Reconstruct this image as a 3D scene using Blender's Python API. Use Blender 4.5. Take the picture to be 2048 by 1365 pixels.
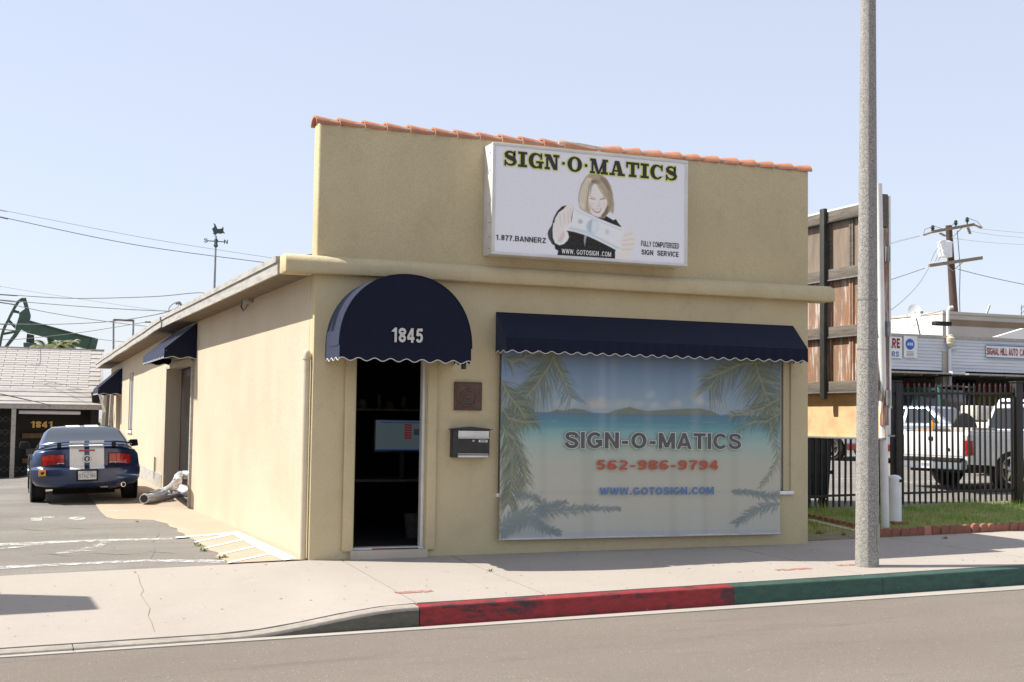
import bpy, bmesh, math, random
import numpy as np
from mathutils import Vector, Matrix

for o in list(bpy.data.objects):
    bpy.data.objects.remove(o, do_unlink=True)
S = bpy.context.scene
COL = S.collection
random.seed(7)
rng = np.random.default_rng(11)
rad = math.radians

# ------------------------------------------------------------------ camera
F_PX, YAW, PITCH, ROLL = 2655.24, rad(-22.025), rad(3.479), rad(0.789)
CAM = np.array([-3.589, -14.929, 1.600])
_cy, _sy, _cp, _sp = math.cos(YAW), math.sin(YAW), math.cos(PITCH), math.sin(PITCH)
_fw = np.array([-_sy * _cp, _cy * _cp, _sp])
_r0 = np.array([_cy, _sy, 0.0])
_u0 = np.cross(_r0, _fw)
_rt = _r0 * math.cos(ROLL) + _u0 * math.sin(ROLL)
_up = -_r0 * math.sin(ROLL) + _u0 * math.cos(ROLL)
cd = bpy.data.cameras.new('camera')
cam = bpy.data.objects.new('camera', cd)
COL.objects.link(cam)
cd.sensor_width = 36.0
cd.lens = F_PX / 2048 * 36.0
cd.clip_start = 0.1
cd.clip_end = 3000
cam.matrix_world = Matrix(((_rt[0], _up[0], -_fw[0], CAM[0]), (_rt[1], _up[1], -_fw[1], CAM[1]),
                           (_rt[2], _up[2], -_fw[2], CAM[2]), (0, 0, 0, 1)))
S.camera = cam

# ------------------------------------------------------------------ light
SUN = Vector((-0.77, 0.295, 1.0)).normalized()          # direction towards the sun
w = bpy.data.worlds.new('World')
S.world = w
w.use_nodes = True
nt = w.node_tree
bg = nt.nodes['Background']
sky = nt.nodes.new('ShaderNodeTexSky')
sky.sky_type = 'NISHITA'
sky.sun_disc = False
sky.sun_elevation = math.asin(SUN.z)
sky.sun_rotation = math.atan2(SUN.x, SUN.y)
sky.altitude = 0
sky.air_density = 1.0
sky.dust_density = 1.0
sky.ozone_density = 1.0
veil = nt.nodes.new('ShaderNodeMix')                     # even milky haze over the whole sky
veil.data_type = 'RGBA'
veil.inputs[0].default_value = 0.60
veil.inputs[7].default_value = (5.0, 5.15, 6.0, 1)
nt.links.new(sky.outputs[0], veil.inputs[6])
nt.links.new(veil.outputs[2], bg.inputs[0])
bg.inputs[1].default_value = 0.10
sl = bpy.data.lights.new('sun', 'SUN')
sun = bpy.data.objects.new('sun', sl)
COL.objects.link(sun)
sl.energy = 4.6
sl.angle = rad(0.55)
sl.color = (1.0, 0.95, 0.87)
sun.rotation_euler = SUN.to_track_quat('Z', 'Y').to_euler()
sun.location = (-20, 8, 30)
S.view_settings.view_transform = 'Standard'
S.view_settings.look = 'None'
S.view_settings.gamma = 1
S.view_settings.use_curve_mapping = False
S.view_settings.exposure = 0.8


# ------------------------------------------------------------------ measuring helpers
def ray(px, py):
    return _fw + _rt * (px - 1024) / F_PX - _up * (py - 682.5) / F_PX


def at(px, py, X=None, Y=None, Z=None, D=None):
    """where the sight line through a measured point meets a plane of the place"""
    d = ray(px, py)
    if X is not None: t = (X - CAM[0]) / d[0]
    elif Y is not None: t = (Y - CAM[1]) / d[1]
    elif Z is not None: t = (Z - CAM[2]) / d[2]
    else: t = D
    return Vector(CAM + t * d)


def lerp(a, b, t): return a + (b - a) * t


def clamp(v, a=0.0, b=1.0): return max(a, min(b, v))


def sstep(a, b, v):
    t = clamp((v - a) / (b - a)); return t * t * (3 - 2 * t)


W_ = 6.72            # shop front width
YK = -3.0            # kerb face


def kerb_top(X):
    hi = -.132 + .022 * X
    lo = -.329 + .0205 * X + .035
    return lerp(lo, hi, sstep(-1.45, .25, X))


def zfront(X):
    if X < 0: return .023 * X
    if X < W_: return .0066 * X
    return .044 + .02 * (X - W_)


def walk(X, Y):
    return lerp(zfront(X), kerb_top(X), clamp(-Y / 2.85, 0, 1.0))


YF = 3.35            # iron fence line (set from its post foot)
_p = at(2035, 1005, Z=.35)
YF = _p.y
XPOST = _p.x


def zlot(X, Y):      # grass and car lot right of the shop
    zs = zfront(X) if X > W_ else .044
    zf = .35 + .02 * (X - XPOST)
    if Y < .9: return zs
    if Y < YF: return lerp(zs, zf, sstep(.3, YF + .6, Y))
    return lerp(lerp(zs, zf, sstep(.3, YF + .6, YF)), zf + .08, clamp((Y - YF) / 2.0)) + .03 * clamp(Y - YF - 1.5, 0, 14)


def zdrive(X, Y):    # driveway left of the shop
    zo = float(np.interp(Y, [0, 11, 17.3, 25.5, 40], [-.055, .01, .0, -.2, -.3]))
    zw = float(np.interp(Y, [0, 8.8, 11, 13, 18, 28], [0, 0, .085, .12, .2, .2]))
    if X >= 0: return zw
    if X > -2.4: return lerp(zw, zo, -X / 2.4)
    return zo + .023 * (X + 2.4)


def gnd(X, Y):
    if Y <= 0: return walk(X, Y)
    return zdrive(X, Y) if X < 3 else zlot(X, Y)


def gr(px, py):
    z = 0
    for _ in range(25):
        p = at(px, py, Z=z); z = lerp(z, gnd(p.x, p.y), .7)
    return p


# ------------------------------------------------------------------ mesh builder
class MB:
    def __init__(self): self.v = []; self.f = []

    def add(self, vs, fs):
        n = len(self.v)
        self.v += [tuple(p) for p in vs]
        self.f += [tuple(i + n for i in q) for q in fs]
        return self

    def box(self, a, b):
        x0, y0, z0 = a; x1, y1, z1 = b
        return self.add([(x0, y0, z0), (x1, y0, z0), (x1, y1, z0), (x0, y1, z0), (x0, y0, z1), (x1, y0, z1), (x1, y1, z1), (x0, y1, z1)],
                        [(3, 2, 1, 0), (4, 5, 6, 7), (0, 1, 5, 4), (1, 2, 6, 5), (2, 3, 7, 6), (3, 0, 4, 7)])

    def hexa(self, p8):
        return self.add(p8, [(3, 2, 1, 0), (4, 5, 6, 7), (0, 1, 5, 4), (1, 2, 6, 5), (2, 3, 7, 6), (3, 0, 4, 7)])

    def prism(self, poly, lo, hi, axis='y'):
        """poly (a,b) extruded along an axis: y -> (a,lo,b); x -> (lo,a,b); z -> (a,b,lo)"""
        m = {'y': lambda a, b, t: (a, t, b), 'x': lambda a, b, t: (t, a, b), 'z': lambda a, b, t: (a, b, t)}[axis]
        n = len(poly)
        vs = [m(a, b, lo) for a, b in poly] + [m(a, b, hi) for a, b in poly]
        fs = [tuple(range(n)), tuple(range(2 * n - 1, n - 1, -1))]
        fs += [((i + 1) % n, i, n + i, n + (i + 1) % n) for i in range(n)]
        return self.add(vs, fs)

    def tube(self, pts, r, n=8, caps=True):
        pts = [Vector(p) for p in pts]
        rs = r if isinstance(r, (list, tuple)) else [r] * len(pts)
        k = len(self.v); fs = []
        prev = None
        for i, p in enumerate(pts):
            d = (pts[min(i + 1, len(pts) - 1)] - pts[max(i - 1, 0)]).normalized()
            a = prev if prev is not None else (Vector((0, 0, 1)) if abs(d.z) < .9 else Vector((1, 0, 0)))
            b = d.cross(a).normalized(); a = b.cross(d).normalized(); prev = a
            for j in range(n):
                t = 2 * math.pi * j / n
                self.v.append(tuple(p + (a * math.cos(t) + b * math.sin(t)) * rs[i]))
        for i in range(len(pts) - 1):
            for j in range(n):
                q = (k + i * n + j, k + i * n + (j + 1) % n, k + (i + 1) * n + (j + 1) % n, k + (i + 1) * n + j)
                fs.append(q)
        if caps:
            fs.append(tuple(k + j for j in reversed(range(n))))
            fs.append(tuple(k + (len(pts) - 1) * n + j for j in range(n)))
        self.f += fs
        return self

    def lathe(self, prof, c=(0, 0, 0), n=20, axis='z'):
        k = len(self.v)
        for (r, h) in prof:
            for j in range(n):
                t = 2 * math.pi * j / n
                x, y = r * math.cos(t), r * math.sin(t)
                p = {'z': (x, y, h), 'x': (h, x, y), 'y': (x, h, y)}[axis]
                self.v.append((p[0] + c[0], p[1] + c[1], p[2] + c[2]))
        for i in range(len(prof) - 1):
            for j in range(n):
                self.f.append((k + i * n + j, k + i * n + (j + 1) % n, k + (i + 1) * n + (j + 1) % n, k + (i + 1) * n + j))
        self.f.append(tuple(k + j for j in reversed(range(n))))
        self.f.append(tuple(k + (len(prof) - 1) * n + j for j in range(n)))
        return self

    def grid(self, P):
        """P[i][j] points"""
        k = len(self.v); ni, nj = len(P), len(P[0])
        for row in P: self.v += [tuple(p) for p in row]
        for i in range(ni - 1):
            for j in range(nj - 1):
                self.f.append((k + i * nj + j, k + i * nj + j + 1, k + (i + 1) * nj + j + 1, k + (i + 1) * nj + j))
        return self

    def slab(self, fn, xs, ys, th):
        """closed slab following z = fn(x,y) with thickness th"""
        k = len(self.v); nx, ny = len(xs), len(ys)
        for dz in (0, -th):
            for y in ys:
                for x in xs: self.v.append((x, y, fn(x, y) + dz))
        o = nx * ny
        for j in range(ny - 1):
            for i in range(nx - 1):
                a = k + j * nx + i
                self.f.append((a, a + 1, a + nx + 1, a + nx))
                self.f.append((o + a + nx, o + a + nx + 1, o + a + 1, o + a))
        bd = [i for i in range(nx)] + [j * nx + nx - 1 for j in range(1, ny)] + [(ny - 1) * nx + i for i in range(nx - 2, -1, -1)] + [j * nx for j in range(ny - 2, 0, -1)]
        for q in range(len(bd)):
            a, b = k + bd[q], k + bd[(q + 1) % len(bd)]
            self.f.append((b, a, a + o, b + o))
        return self

    def build(self, name, m, parent=None, smooth=None, bevel=0, seg=2, local=False, recalc=True):
        me = bpy.data.meshes.new(name)
        me.from_pydata(self.v, [], self.f)
        bm = bmesh.new(); bm.from_mesh(me)
        if recalc: bmesh.ops.recalc_face_normals(bm, faces=bm.faces)
        if bevel:
            es = [e for e in bm.edges if len(e.link_faces) == 2 and e.calc_face_angle(0) > rad(30)]
            bmesh.ops.bevel(bm, geom=es, offset=bevel, segments=seg, affect='EDGES', profile=.5, clamp_overlap=True)
        if smooth is not None or bevel:
            an = rad(smooth if smooth is not None else 35)
            for f in bm.faces: f.smooth = True
            for e in bm.edges:
                if len(e.link_faces) == 2 and e.calc_face_angle(0) > an: e.smooth = False
        bm.to_mesh(me); bm.free()
        return obj(name, me, m, parent, local)


WORLD = {}


def obj(name, me, m, parent=None, local=False):
    o = bpy.data.objects.new(name, me)
    COL.objects.link(o)
    if m is not None and len(me.materials) == 0: me.materials.append(m)
    if parent is not None:
        o.parent = parent
        if not local: o.matrix_parent_inverse = WORLD.get(parent.name, Matrix()).inverted()
    return o


def thing(name, label, cat, loc=(0, 0, 0), rot=(0, 0, 0), group=None):
    o = bpy.data.objects.new(name, None)
    COL.objects.link(o)
    o.empty_display_size = .2
    o.location = loc; o.rotation_euler = rot
    WORLD[o.name] = Matrix.LocRotScale(Vector(loc), __import__('mathutils').Euler(rot), None)
    return tag(o, label, cat, group)


def tag(o, label, cat, group=None):
    o['label'] = label; o['category'] = cat
    if group: o['group'] = group
    return o


def struct(o, kind='structure'):
    o['kind'] = kind; return o


# ------------------------------------------------------------------ materials
def lin(r, g, b):
    return tuple(((c / 255) / 12.92 if c / 255 <= .04045 else ((c / 255 + .055) / 1.055) ** 2.4) for c in (r, g, b))


class NG:
    """small node-graph helper"""
    def __init__(self, name):
        self.m = bpy.data.materials.new(name); self.m.use_nodes = True
        self.t = self.m.node_tree; self.b = self.t.nodes['Principled BSDF']
        self.tc = None

    def n(self, typ, **kw):
        x = self.t.nodes.new(typ)
        for k, v in kw.items(): setattr(x, k, v)
        return x

    def lk(self, a, b): self.t.links.new(a, b)

    def co(self, scale=(1, 1, 1)):
        if self.tc is None: self.tc = self.n('ShaderNodeTexCoord')
        mp = self.n('ShaderNodeMapping'); mp.inputs['Scale'].default_value = scale
        self.lk(self.tc.outputs['Object'], mp.inputs[0]); return mp.outputs[0]

    def noise(self, sc, detail=4, rough=.55, stretch=(1, 1, 1)):
        x = self.n('ShaderNodeTexNoise'); x.inputs['Scale'].default_value = sc
        x.inputs['Detail'].default_value = detail; x.inputs['Roughness'].default_value = rough
        self.lk(self.co(stretch), x.inputs['Vector']); return x.outputs['Fac']

    def voro(self, sc, stretch=(1, 1, 1), out='Color'):
        x = self.n('ShaderNodeTexVoronoi'); x.inputs['Scale'].default_value = sc
        self.lk(self.co(stretch), x.inputs['Vector']); return x.outputs[out]

    def ramp(self, fac, stops):
        x = self.n('ShaderNodeValToRGB'); e = x.color_ramp.elements
        while len(e) < len(stops): e.new(.5)
        for q, (p, c) in zip(e, stops):
            q.position = p; q.color = (c, c, c, 1) if isinstance(c, (int, float)) else (*c, 1)
        self.lk(fac, x.inputs[0]); return x.outputs[0]

    def mix(self, fac, a, b, mode='MIX'):
        x = self.n('ShaderNodeMix', data_type='RGBA', blend_type=mode)
        for s, i in ((fac, 0), (a, 6), (b, 7)):
            if isinstance(s, (int, float)): x.inputs[i].default_value = s
            elif isinstance(s, tuple): x.inputs[i].default_value = (*s, 1)
            else: self.lk(s, x.inputs[i])
        return x.outputs[2]

    def col(self, c):
        if isinstance(c, tuple): self.b.inputs['Base Color'].default_value = (*c, 1)
        else: self.lk(c, self.b.inputs['Base Color'])

    def bump(self, h, st=.3, dist=.01):
        x = self.n('ShaderNodeBump'); x.inputs['Strength'].default_value = st; x.inputs['Distance'].default_value = dist
        self.lk(h, x.inputs['Height']); self.lk(x.outputs[0], self.b.inputs['Normal'])

    def rough(self, v):
        if isinstance(v, (int, float)): self.b.inputs['Roughness'].default_value = v
        else: self.lk(v, self.b.inputs['Roughness'])


def mat(name, c, c2=None, sc=6, rough=.7, metal=0, bump=0, bsc=60, coat=0, spec=.5, st=(1, 1, 1), lo=.35, hi=.65):
    g = NG(name)
    if c2 is None:
        c2 = tuple(x * .86 for x in c)
    g.col(g.mix(g.ramp(g.noise(sc, 5, .6, st), [(lo, 0.), (hi, 1.)]), c, c2))
    g.rough(rough); g.b.inputs['Metallic'].default_value = metal
    g.b.inputs['Coat Weight'].default_value = coat
    g.b.inputs['Coat Roughness'].default_value = .04
    g.b.inputs['Specular IOR Level'].default_value = spec
    if bump: g.bump(g.noise(bsc, 3), bump, .004)
    return g.m


M = {}


def mk_stucco(name, streak, base, dark):
    g = NG(name)
    c = g.mix(g.ramp(g.noise(.9, 6, .62), [(.38, 0.), (.68, 1.)]), base, dark)
    if streak: c = g.mix(g.ramp(g.noise(2.2, 7, .75, (12, 12, .3)), [(.5, 0.), (.74, .42)]), c, (.42, .345, .215))
    else: c = g.mix(g.ramp(g.noise(1.7, 7, .75), [(.52, 0.), (.7, .55)]), c, (.43, .355, .20))
    c = g.mix(g.ramp(g.noise(5, 4, .6), [(.60, 0.), (.8, .35)]), c, (.37, .30, .195))
    c = g.mix(g.ramp(g.noise(70, 5, .75), [(.40, .45), (.56, 0.)]), c, tuple(x * .66 for x in base))
    c = g.mix(g.ramp(g.noise(17, 6, .7), [(.64, 0.), (.76, .5)]), c, tuple(x * 1.12 for x in base))
    g.col(c); g.rough(.92)
    h = g.mix(.5, g.noise(60, 7, .75), g.noise(11, 5, .65))
    g.bump(h, .8, .014)
    M[name] = g.m


def mk_asphalt(name, a, b, speck):
    g = NG(name)
    c = g.mix(g.ramp(g.noise(.55, 5, .6, (.35, 1, 1)), [(.3, 0.), (.7, 1.)]), a, b)
    c = g.mix(g.ramp(g.noise(190, 2, .7), [(.42, 1.), (.55, 0.)]), c, tuple(x * .55 for x in a))
    c = g.mix(g.ramp(g.voro(95), [(.90, 0.), (.96, .8)]), c, speck)
    c = g.mix(g.ramp(g.noise(2.6, 7, .75, (.16, 1, 1)), [(.56, 0.), (.72, .65)]), c, tuple(x * .55 for x in a))
    c = g.mix(g.ramp(g.noise(.32, 5, .6), [(.5, 0.), (.64, .45)]), c, tuple(x * .72 for x in a))
    g.col(c); g.rough(.93); g.bump(g.noise(150, 3, .7), .5, .006)
    M[name] = g.m


def mk_concrete(name, a, b, stain):
    g = NG(name)
    c = g.mix(g.ramp(g.noise(.7, 6, .65), [(.32, 0.), (.68, 1.)]), a, b)
    c = g.mix(g.ramp(g.noise(3.1, 7, .7), [(.58, 0.), (.76, .6)]), c, stain)
    c = g.mix(g.ramp(g.noise(120, 2, .6), [(.4, .35), (.55, 0.)]), c, tuple(x * .6 for x in a))
    g.col(c); g.rough(.9); g.bump(g.noise(110, 4, .7), .3, .004)
    M[name] = g.m


def mk_kerb(name, a, scuff, amt):
    g = NG(name)
    c = g.mix(g.ramp(g.noise(7, 6, .7, (1, 1, 2.2)), [(.4, 0.), (.62, 1.)]), a, tuple(x * .72 for x in a))
    c = g.mix(g.ramp(g.noise(2.6, 7, .75, (.6, 1, 1.6)), [(amt, 0.), (amt + .08, .92)]), c, scuff)
    c = g.mix(g.ramp(g.noise(13, 5, .7), [(.70, 0.), (.74, .8)]), c, (.42, .39, .35))
    g.col(c); g.rough(.75); g.bump(g.noise(40, 5, .7), .35, .006)
    M[name] = g.m


def mk_worn(name, a, thr, sc=9):
    """worn road paint: gaps show what lies under it"""
    g = NG(name)
    g.col(a); g.rough(.8)
    tr = g.n('ShaderNodeBsdfTransparent'); ms = g.n('ShaderNodeMixShader')
    f = g.ramp(g.mix(.5, g.noise(sc, 6, .75), g.noise(60, 3, .7)), [(thr, 0.), (thr + .06, 1.)])
    g.lk(f, ms.inputs[0]); g.lk(g.b.outputs[0], ms.inputs[1]); g.lk(tr.outputs[0], ms.inputs[2])
    out = g.t.nodes['Material Output']; g.lk(ms.outputs[0], out.inputs[0])
    M[name] = g.m


def mk_granite():
    g = NG('aggregate')
    v = g.voro(120)
    c = g.ramp(v, [(.12, (.13, .125, .11)), (.42, (.24, .23, .205)), (.66, (.32, .305, .28)), (.9, (.48, .46, .425))])
    c = g.mix(g.ramp(g.noise(1.5, 4), [(.4, 0.), (.7, .3)]), c, (.28, .27, .25))
    g.col(c); g.rough(.85); g.bump(g.voro(120, out='Distance'), .4, .004)
    M['aggregate'] = g.m


def mk_rust():
    g = NG('rusty_panel')
    n = g.noise(1.6, 7, .7, (2.5, 2.5, .6))
    c = g.ramp(n, [(.34, (.15, .12, .095)), (.46, (.25, .145, .09)), (.56, (.27, .125, .065)), (.66, (.36, .26, .19))])
    c = g.mix(g.ramp(g.noise(4, 7, .75, (3, 3, .35)), [(.50, 0.), (.62, .9)]), c, (.54, .48, .42))
    g.col(c); g.rough(.85); g.bump(g.noise(30, 5, .7), .5, .008)
    M['rusty_panel'] = g.m


def mk_vcol(name, rough):
    g = NG(name)
    a = g.n('ShaderNodeAttribute', attribute_name='print')
    g.col(g.mix(g.ramp(g.noise(30, 4), [(.4, 0.), (.8, .1)]), a.outputs['Color'], (.3, .28, .25)))
    g.rough(rough); g.b.inputs['Specular IOR Level'].default_value = .25
    M[name] = g.m


def mk_glass(name, c, rough=.04):
    g = NG(name); g.col(g.mix(g.noise(2), c, tuple(x * .8 for x in c))); g.rough(rough)
    g.b.inputs['Specular IOR Level'].default_value = .6
    M[name] = g.m


def mk_emit(name, c, s):
    g = NG(name); g.col(tuple(x * .15 for x in c)); g.b.inputs['Emission Color'].default_value = (*c, 1)
    g.b.inputs['Emission Strength'].default_value = s; M[name] = g.m


mk_stucco('stucco', False, (.585, .492, .302), (.52, .435, .262))
mk_stucco('side_stucco', True, (.575, .485, .358), (.52, .432, .31))
mk_asphalt('road_asphalt', (.185, .152, .122), (.232, .195, .160), (.42, .40, .37))
mk_asphalt('lot_asphalt', (.175, .160, .140), (.33, .305, .27), (.46, .44, .41))
mk_concrete('walk_concrete', (.375, .335, .29), (.335, .298, .255), (.30, .262, .22))
mk_concrete('pad_concrete', (.43, .34, .25), (.385, .30, .22), (.33, .255, .18))
mk_concrete('gutter_concrete', (.37, .34, .295), (.32, .295, .255), (.24, .22, .19))
mk_concrete('step_concrete', (.50, .44, .35), (.43, .38, .30), (.33, .29, .22))
mk_kerb('kerb_red', (.27, .020, .022), (.028, .022, .024), .515)
mk_kerb('kerb_green', (.034, .085, .062), (.015, .03, .025), .60)
mk_kerb('kerb_plain', (.33, .295, .25), (.20, .18, .15), .64)
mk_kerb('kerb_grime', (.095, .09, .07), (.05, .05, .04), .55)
mk_worn('worn_paint', (.74, .74, .72), .448)
mk_worn('faint_paint', (.70, .70, .67), .42)
mk_worn('red_spray', (.48, .20, .16), .46, 14)
mk_granite(); mk_rust()
M['rusty_grey'] = mat('weathered_ply', (.24, .185, .135), (.14, .11, .085), 2.2, .85, st=(2.5, 2.5, .5), bump=.4)
mk_vcol('banner_print', .8); mk_vcol('sign_print', .55)
mk_glass('dark_glass', (.02, .024, .028)); mk_glass('car_glass', (.035, .045, .055), .06); mk_glass('pale_glass', (.22, .26, .29), .05)
mk_emit('screen', (.30, .42, .48), .07)
mk_emit('screen_blue', (.06, .16, .42), .12); mk_emit('screen_red', (.45, .05, .05), .10); mk_emit('screen_dark', (.08, .12, .16), .1)
M['navy'] = mat('navy_canvas', (.0045, .0065, .020), (.0065, .009, .026), 40, .85, bump=.25, bsc=400, spec=.25)
M['soffit'] = mat('soffit_boards', (.17, .125, .075), (.12, .09, .055), 6, .85)
M['trim'] = mat('white_trim', (.60, .58, .54), (.5, .48, .44), 14, .7)
M['navy'].node_tree.nodes['Principled BSDF'].inputs['Sheen Weight'].default_value = .35
M['navy'].node_tree.nodes['Principled BSDF'].inputs['Sheen Roughness'].default_value = .35
M['navy'].node_tree.nodes['Principled BSDF'].inputs['Sheen Tint'].default_value = (.55, .65, 1, 1)
M['white'] = mat('white_paint', (.80, .80, .78), (.70, .70, .68), 5, .5)
M['soiled'] = mat('weathered_white', (.40, .38, .345), (.25, .235, .21), 5, .75, st=(3, .5, 3), lo=.45, hi=.75, bump=.2)
M['sign_metal'] = mat('sign_metal', (.70, .69, .66), (.58, .57, .54), 4, .4, metal=.1)
M['tile'] = mat('terracotta', (.44, .19, .105), (.34, .14, .08), 9, .8, bump=.3, lo=.4, hi=.7)
M['mortar'] = mat('mortar', (.55, .47, .36), (.42, .36, .27), 12, .95, bump=.5)
M['roofing'] = mat('roofing', (.22, .21, .20), (.16, .155, .15), 3, .95, bump=.4)
M['black'] = mat('black_metal', (.018, .018, .017), (.03, .029, .027), 14, .5)
M['fence'] = mat('fence_black', (.010, .009, .008), (.022, .016, .012), 9, .55)
M['steel'] = mat('steel', (.55, .54, .52), (.42, .41, .40), 20, .35, metal=.8)
M['wood'] = mat('old_wood', (.145, .062, .036), (.075, .048, .034), 8, .8, st=(1, 1, 6), bump=.4)
M['relief'] = mat('plaque_relief', (.10, .075, .058), (.06, .05, .042), 10, .8, bump=.5)
M['relief_red'] = mat('plaque_red', (.23, .065, .035), (.12, .05, .035), 14, .8)
M['text'] = mat('sign_black', (.022, .022, .022), (.03, .03, .03), 6, .6)
M['yellow'] = mat('outline_yellow', (.78, .80, .14), (.72, .75, .16), 6, .6)
M['text_grey'] = mat('banner_grey', (.085, .085, .08), (.11, .11, .10), 5, .7)
M['text_pale'] = mat('banner_pale', (.60, .60, .58), (.52, .52, .5), 5, .7)
M['text_red'] = mat('banner_red', (.46, .095, .045), (.40, .10, .055), 5, .7)
M['text_blue'] = mat('banner_blue', (.10, .19, .38), (.12, .2, .36), 5, .7)
M['maroon'] = mat('sign_maroon', (.30, .012, .02), (.25, .02, .025), 5, .6)
M['badge'] = mat('badge_blue', (.03, .12, .48), (.03, .10, .4), 5, .5)
M['gold'] = mat('gold_paint', (.70, .42, .09), (.6, .34, .07), 10, .5)
M['beige_pipe'] = mat('beige_pipe', (.60, .52, .38), (.54, .46, .33), 5, .6)
M['duct'] = mat('duct_foil', (.72, .72, .72), (.55, .55, .56), 16, .35, metal=.35)
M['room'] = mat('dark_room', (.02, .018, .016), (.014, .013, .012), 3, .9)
M['room_thing'] = mat('dark_room_thing', (.10, .09, .075), (.05, .045, .04), 8, .8)
M['door_brown'] = mat('dark_red_door', (.028, .009, .008), (.018, .008, .007), 5, .5)
M['shingle'] = mat('shingle', (.43, .405, .37), (.37, .345, .315), 7, .95, bump=.3)
M['band'] = mat('roof_band', (.40, .375, .345), (.345, .32, .295), 3, .9)
M['pump'] = mat('pump_green', (.050, .105, .072), (.035, .075, .055), 1.2, .65, lo=.4, hi=.7)
M['pump_dark'] = mat('pump_dark', (.02, .028, .024), (.03, .035, .03), 2, .7)
M['pump_text'] = mat('pump_lettering', (.45, .50, .46), (.35, .4, .36), 4, .6)
M['verdigris'] = mat('verdigris', (.05, .10, .085), (.03, .06, .05), 9, .6)
M['galv'] = mat('galvanised', (.30, .30, .29), (.22, .22, .21), 12, .5, metal=.5)
M['rust_pipe'] = mat('rust_pipe', (.20, .13, .09), (.12, .09, .07), 9, .8)
M['wire'] = mat('wire_grey', (.13, .13, .13), (.09, .09, .09), 5, .6)
M['wire_pale'] = mat('wire_pale', (.34, .35, .36), (.28, .29, .3), 5, .6)
M['iron'] = mat('sign_iron', (.022, .024, .021), (.06, .05, .04), 6, .7, lo=.5, hi=.8, bump=.4)
M['timber'] = mat('grey_timber', (.17, .145, .115), (.10, .085, .07), 8, .9, st=(4, .4, 4), bump=.4)
M['ply'] = mat('tan_plywood', (.66, .46, .25), (.50, .32, .16), 3.5, .8, lo=.42, hi=.72)
M['brick'] = mat('edging_brick', (.30, .115, .075), (.20, .085, .06), 9, .9, bump=.5)
M['brick_pale'] = mat('edging_brick_pale', (.50, .22, .13), (.40, .18, .11), 9, .9, bump=.5)
M['dirt'] = mat('dirt', (.26, .215, .155), (.17, .145, .105), 4, .95, bump=.6, bsc=40)
M['turf'] = mat('turf', (.17, .21, .05), (.30, .26, .12), 2.2, .95, bump=.6, bsc=40, lo=.42, hi=.62)
M['grass'] = mat('grass', (.22, .36, .05), (.42, .40, .13), 1.3, .75, lo=.42, hi=.66)
M['leaf'] = mat('weed_leaf', (.17, .24, .06), (.26, .27, .10), 8, .7)
M['palm_leaf'] = mat('palm_leaf', (.10, .14, .04), (.17, .17, .06), 3, .6)
M['trunk'] = mat('palm_trunk', (.16, .12, .08), (.10, .08, .06), 8, .9)
M['pole_wood'] = mat('pole_wood', (.085, .050, .038), (.05, .034, .028), 6, .85, st=(6, 6, .4))
M['arm_wood'] = mat('crossarm_wood', (.24, .19, .135), (.15, .12, .09), 6, .85)
M['xfmr'] = mat('transformer_grey', (.62, .65, .68), (.52, .55, .58), 3, .5)
M['siding'] = mat('siding_white', (.66, .68, .71), (.55, .57, .60), 1.4, .6, st=(.4, 1, 2))
M['bld_white'] = mat('building_white', (.82, .80, .76), (.74, .72, .68), 1, .85)
M['bld_tan'] = mat('building_tan', (.55, .51, .44), (.49, .45, .39), 1, .85)
M['bld_brown'] = mat('building_brown', (.26, .19, .125), (.22, .16, .105), 1, .85)
M['bay_wall'] = mat('bay_wall', (.10, .098, .09), (.07, .07, .065), 1.5, .9)
M['bay_red'] = mat('bay_red', (.26, .02, .022), (.2, .02, .02), 2, .8)
M['bay_yellow'] = mat('bay_yellow', (.27, .22, .05), (.2, .17, .04), 2, .8)
M['car_blue'] = mat('car_blue', (.016, .038, .115), (.014, .034, .10), 2, .28, metal=.35, coat=1)
M['car_white'] = mat('car_white', (.78, .79, .80), (.74, .75, .76), 2, .3, coat=.8)
M['car_cream'] = mat('truck_cream', (.74, .70, .60), (.68, .63, .53), 2, .4, coat=.3)
M['car_green'] = mat('car_green', (.012, .105, .062), (.012, .085, .05), 2, .25, metal=.3, coat=1)
M['car_silver'] = mat('car_silver', (.30, .33, .38), (.27, .30, .34), 2, .3, metal=.3, coat=.8)
M['car_maroon'] = mat('car_maroon', (.13, .012, .016), (.1, .012, .014), 2, .35, coat=.6)
M['tyre'] = mat('tyre', (.014, .014, .014), (.022, .021, .02), 12, .85)
M['under'] = mat('underbody', (.010, .010, .010), (.016, .015, .014), 6, .85)
M['chrome'] = mat('chrome', (.72, .72, .72), (.6, .6, .6), 6, .14, metal=1)
M['lamp_red'] = mat('lamp_red', (.42, .010, .012), (.32, .008, .01), 20, .15, coat=1)
M['lamp_clear'] = mat('lamp_clear', (.62, .60, .56), (.5, .48, .45), 20, .2, coat=1)
M['sticker'] = mat('sticker_orange', (.72, .34, .03), (.6, .28, .03), 20, .5)
M['plate'] = mat('number_plate', (.66, .67, .63), (.6, .6, .56), 12, .4)
M['bin'] = mat('bin_black', (.013, .016, .015), (.02, .023, .021), 4, .55)
M['dull_tin'] = mat('dull_tin', (.15, .08, .025), (.08, .045, .02), 9, .7)
M['cardboard'] = mat('cardboard', (.42, .29, .17), (.34, .23, .13), 5, .85)
M['tarp'] = mat('dark_rubber', (.03, .032, .03), (.05, .05, .047), 8, .7)
M['tube'] = mat('tube_white', (.62, .63, .70), (.55, .56, .62), 3, .4)


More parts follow.
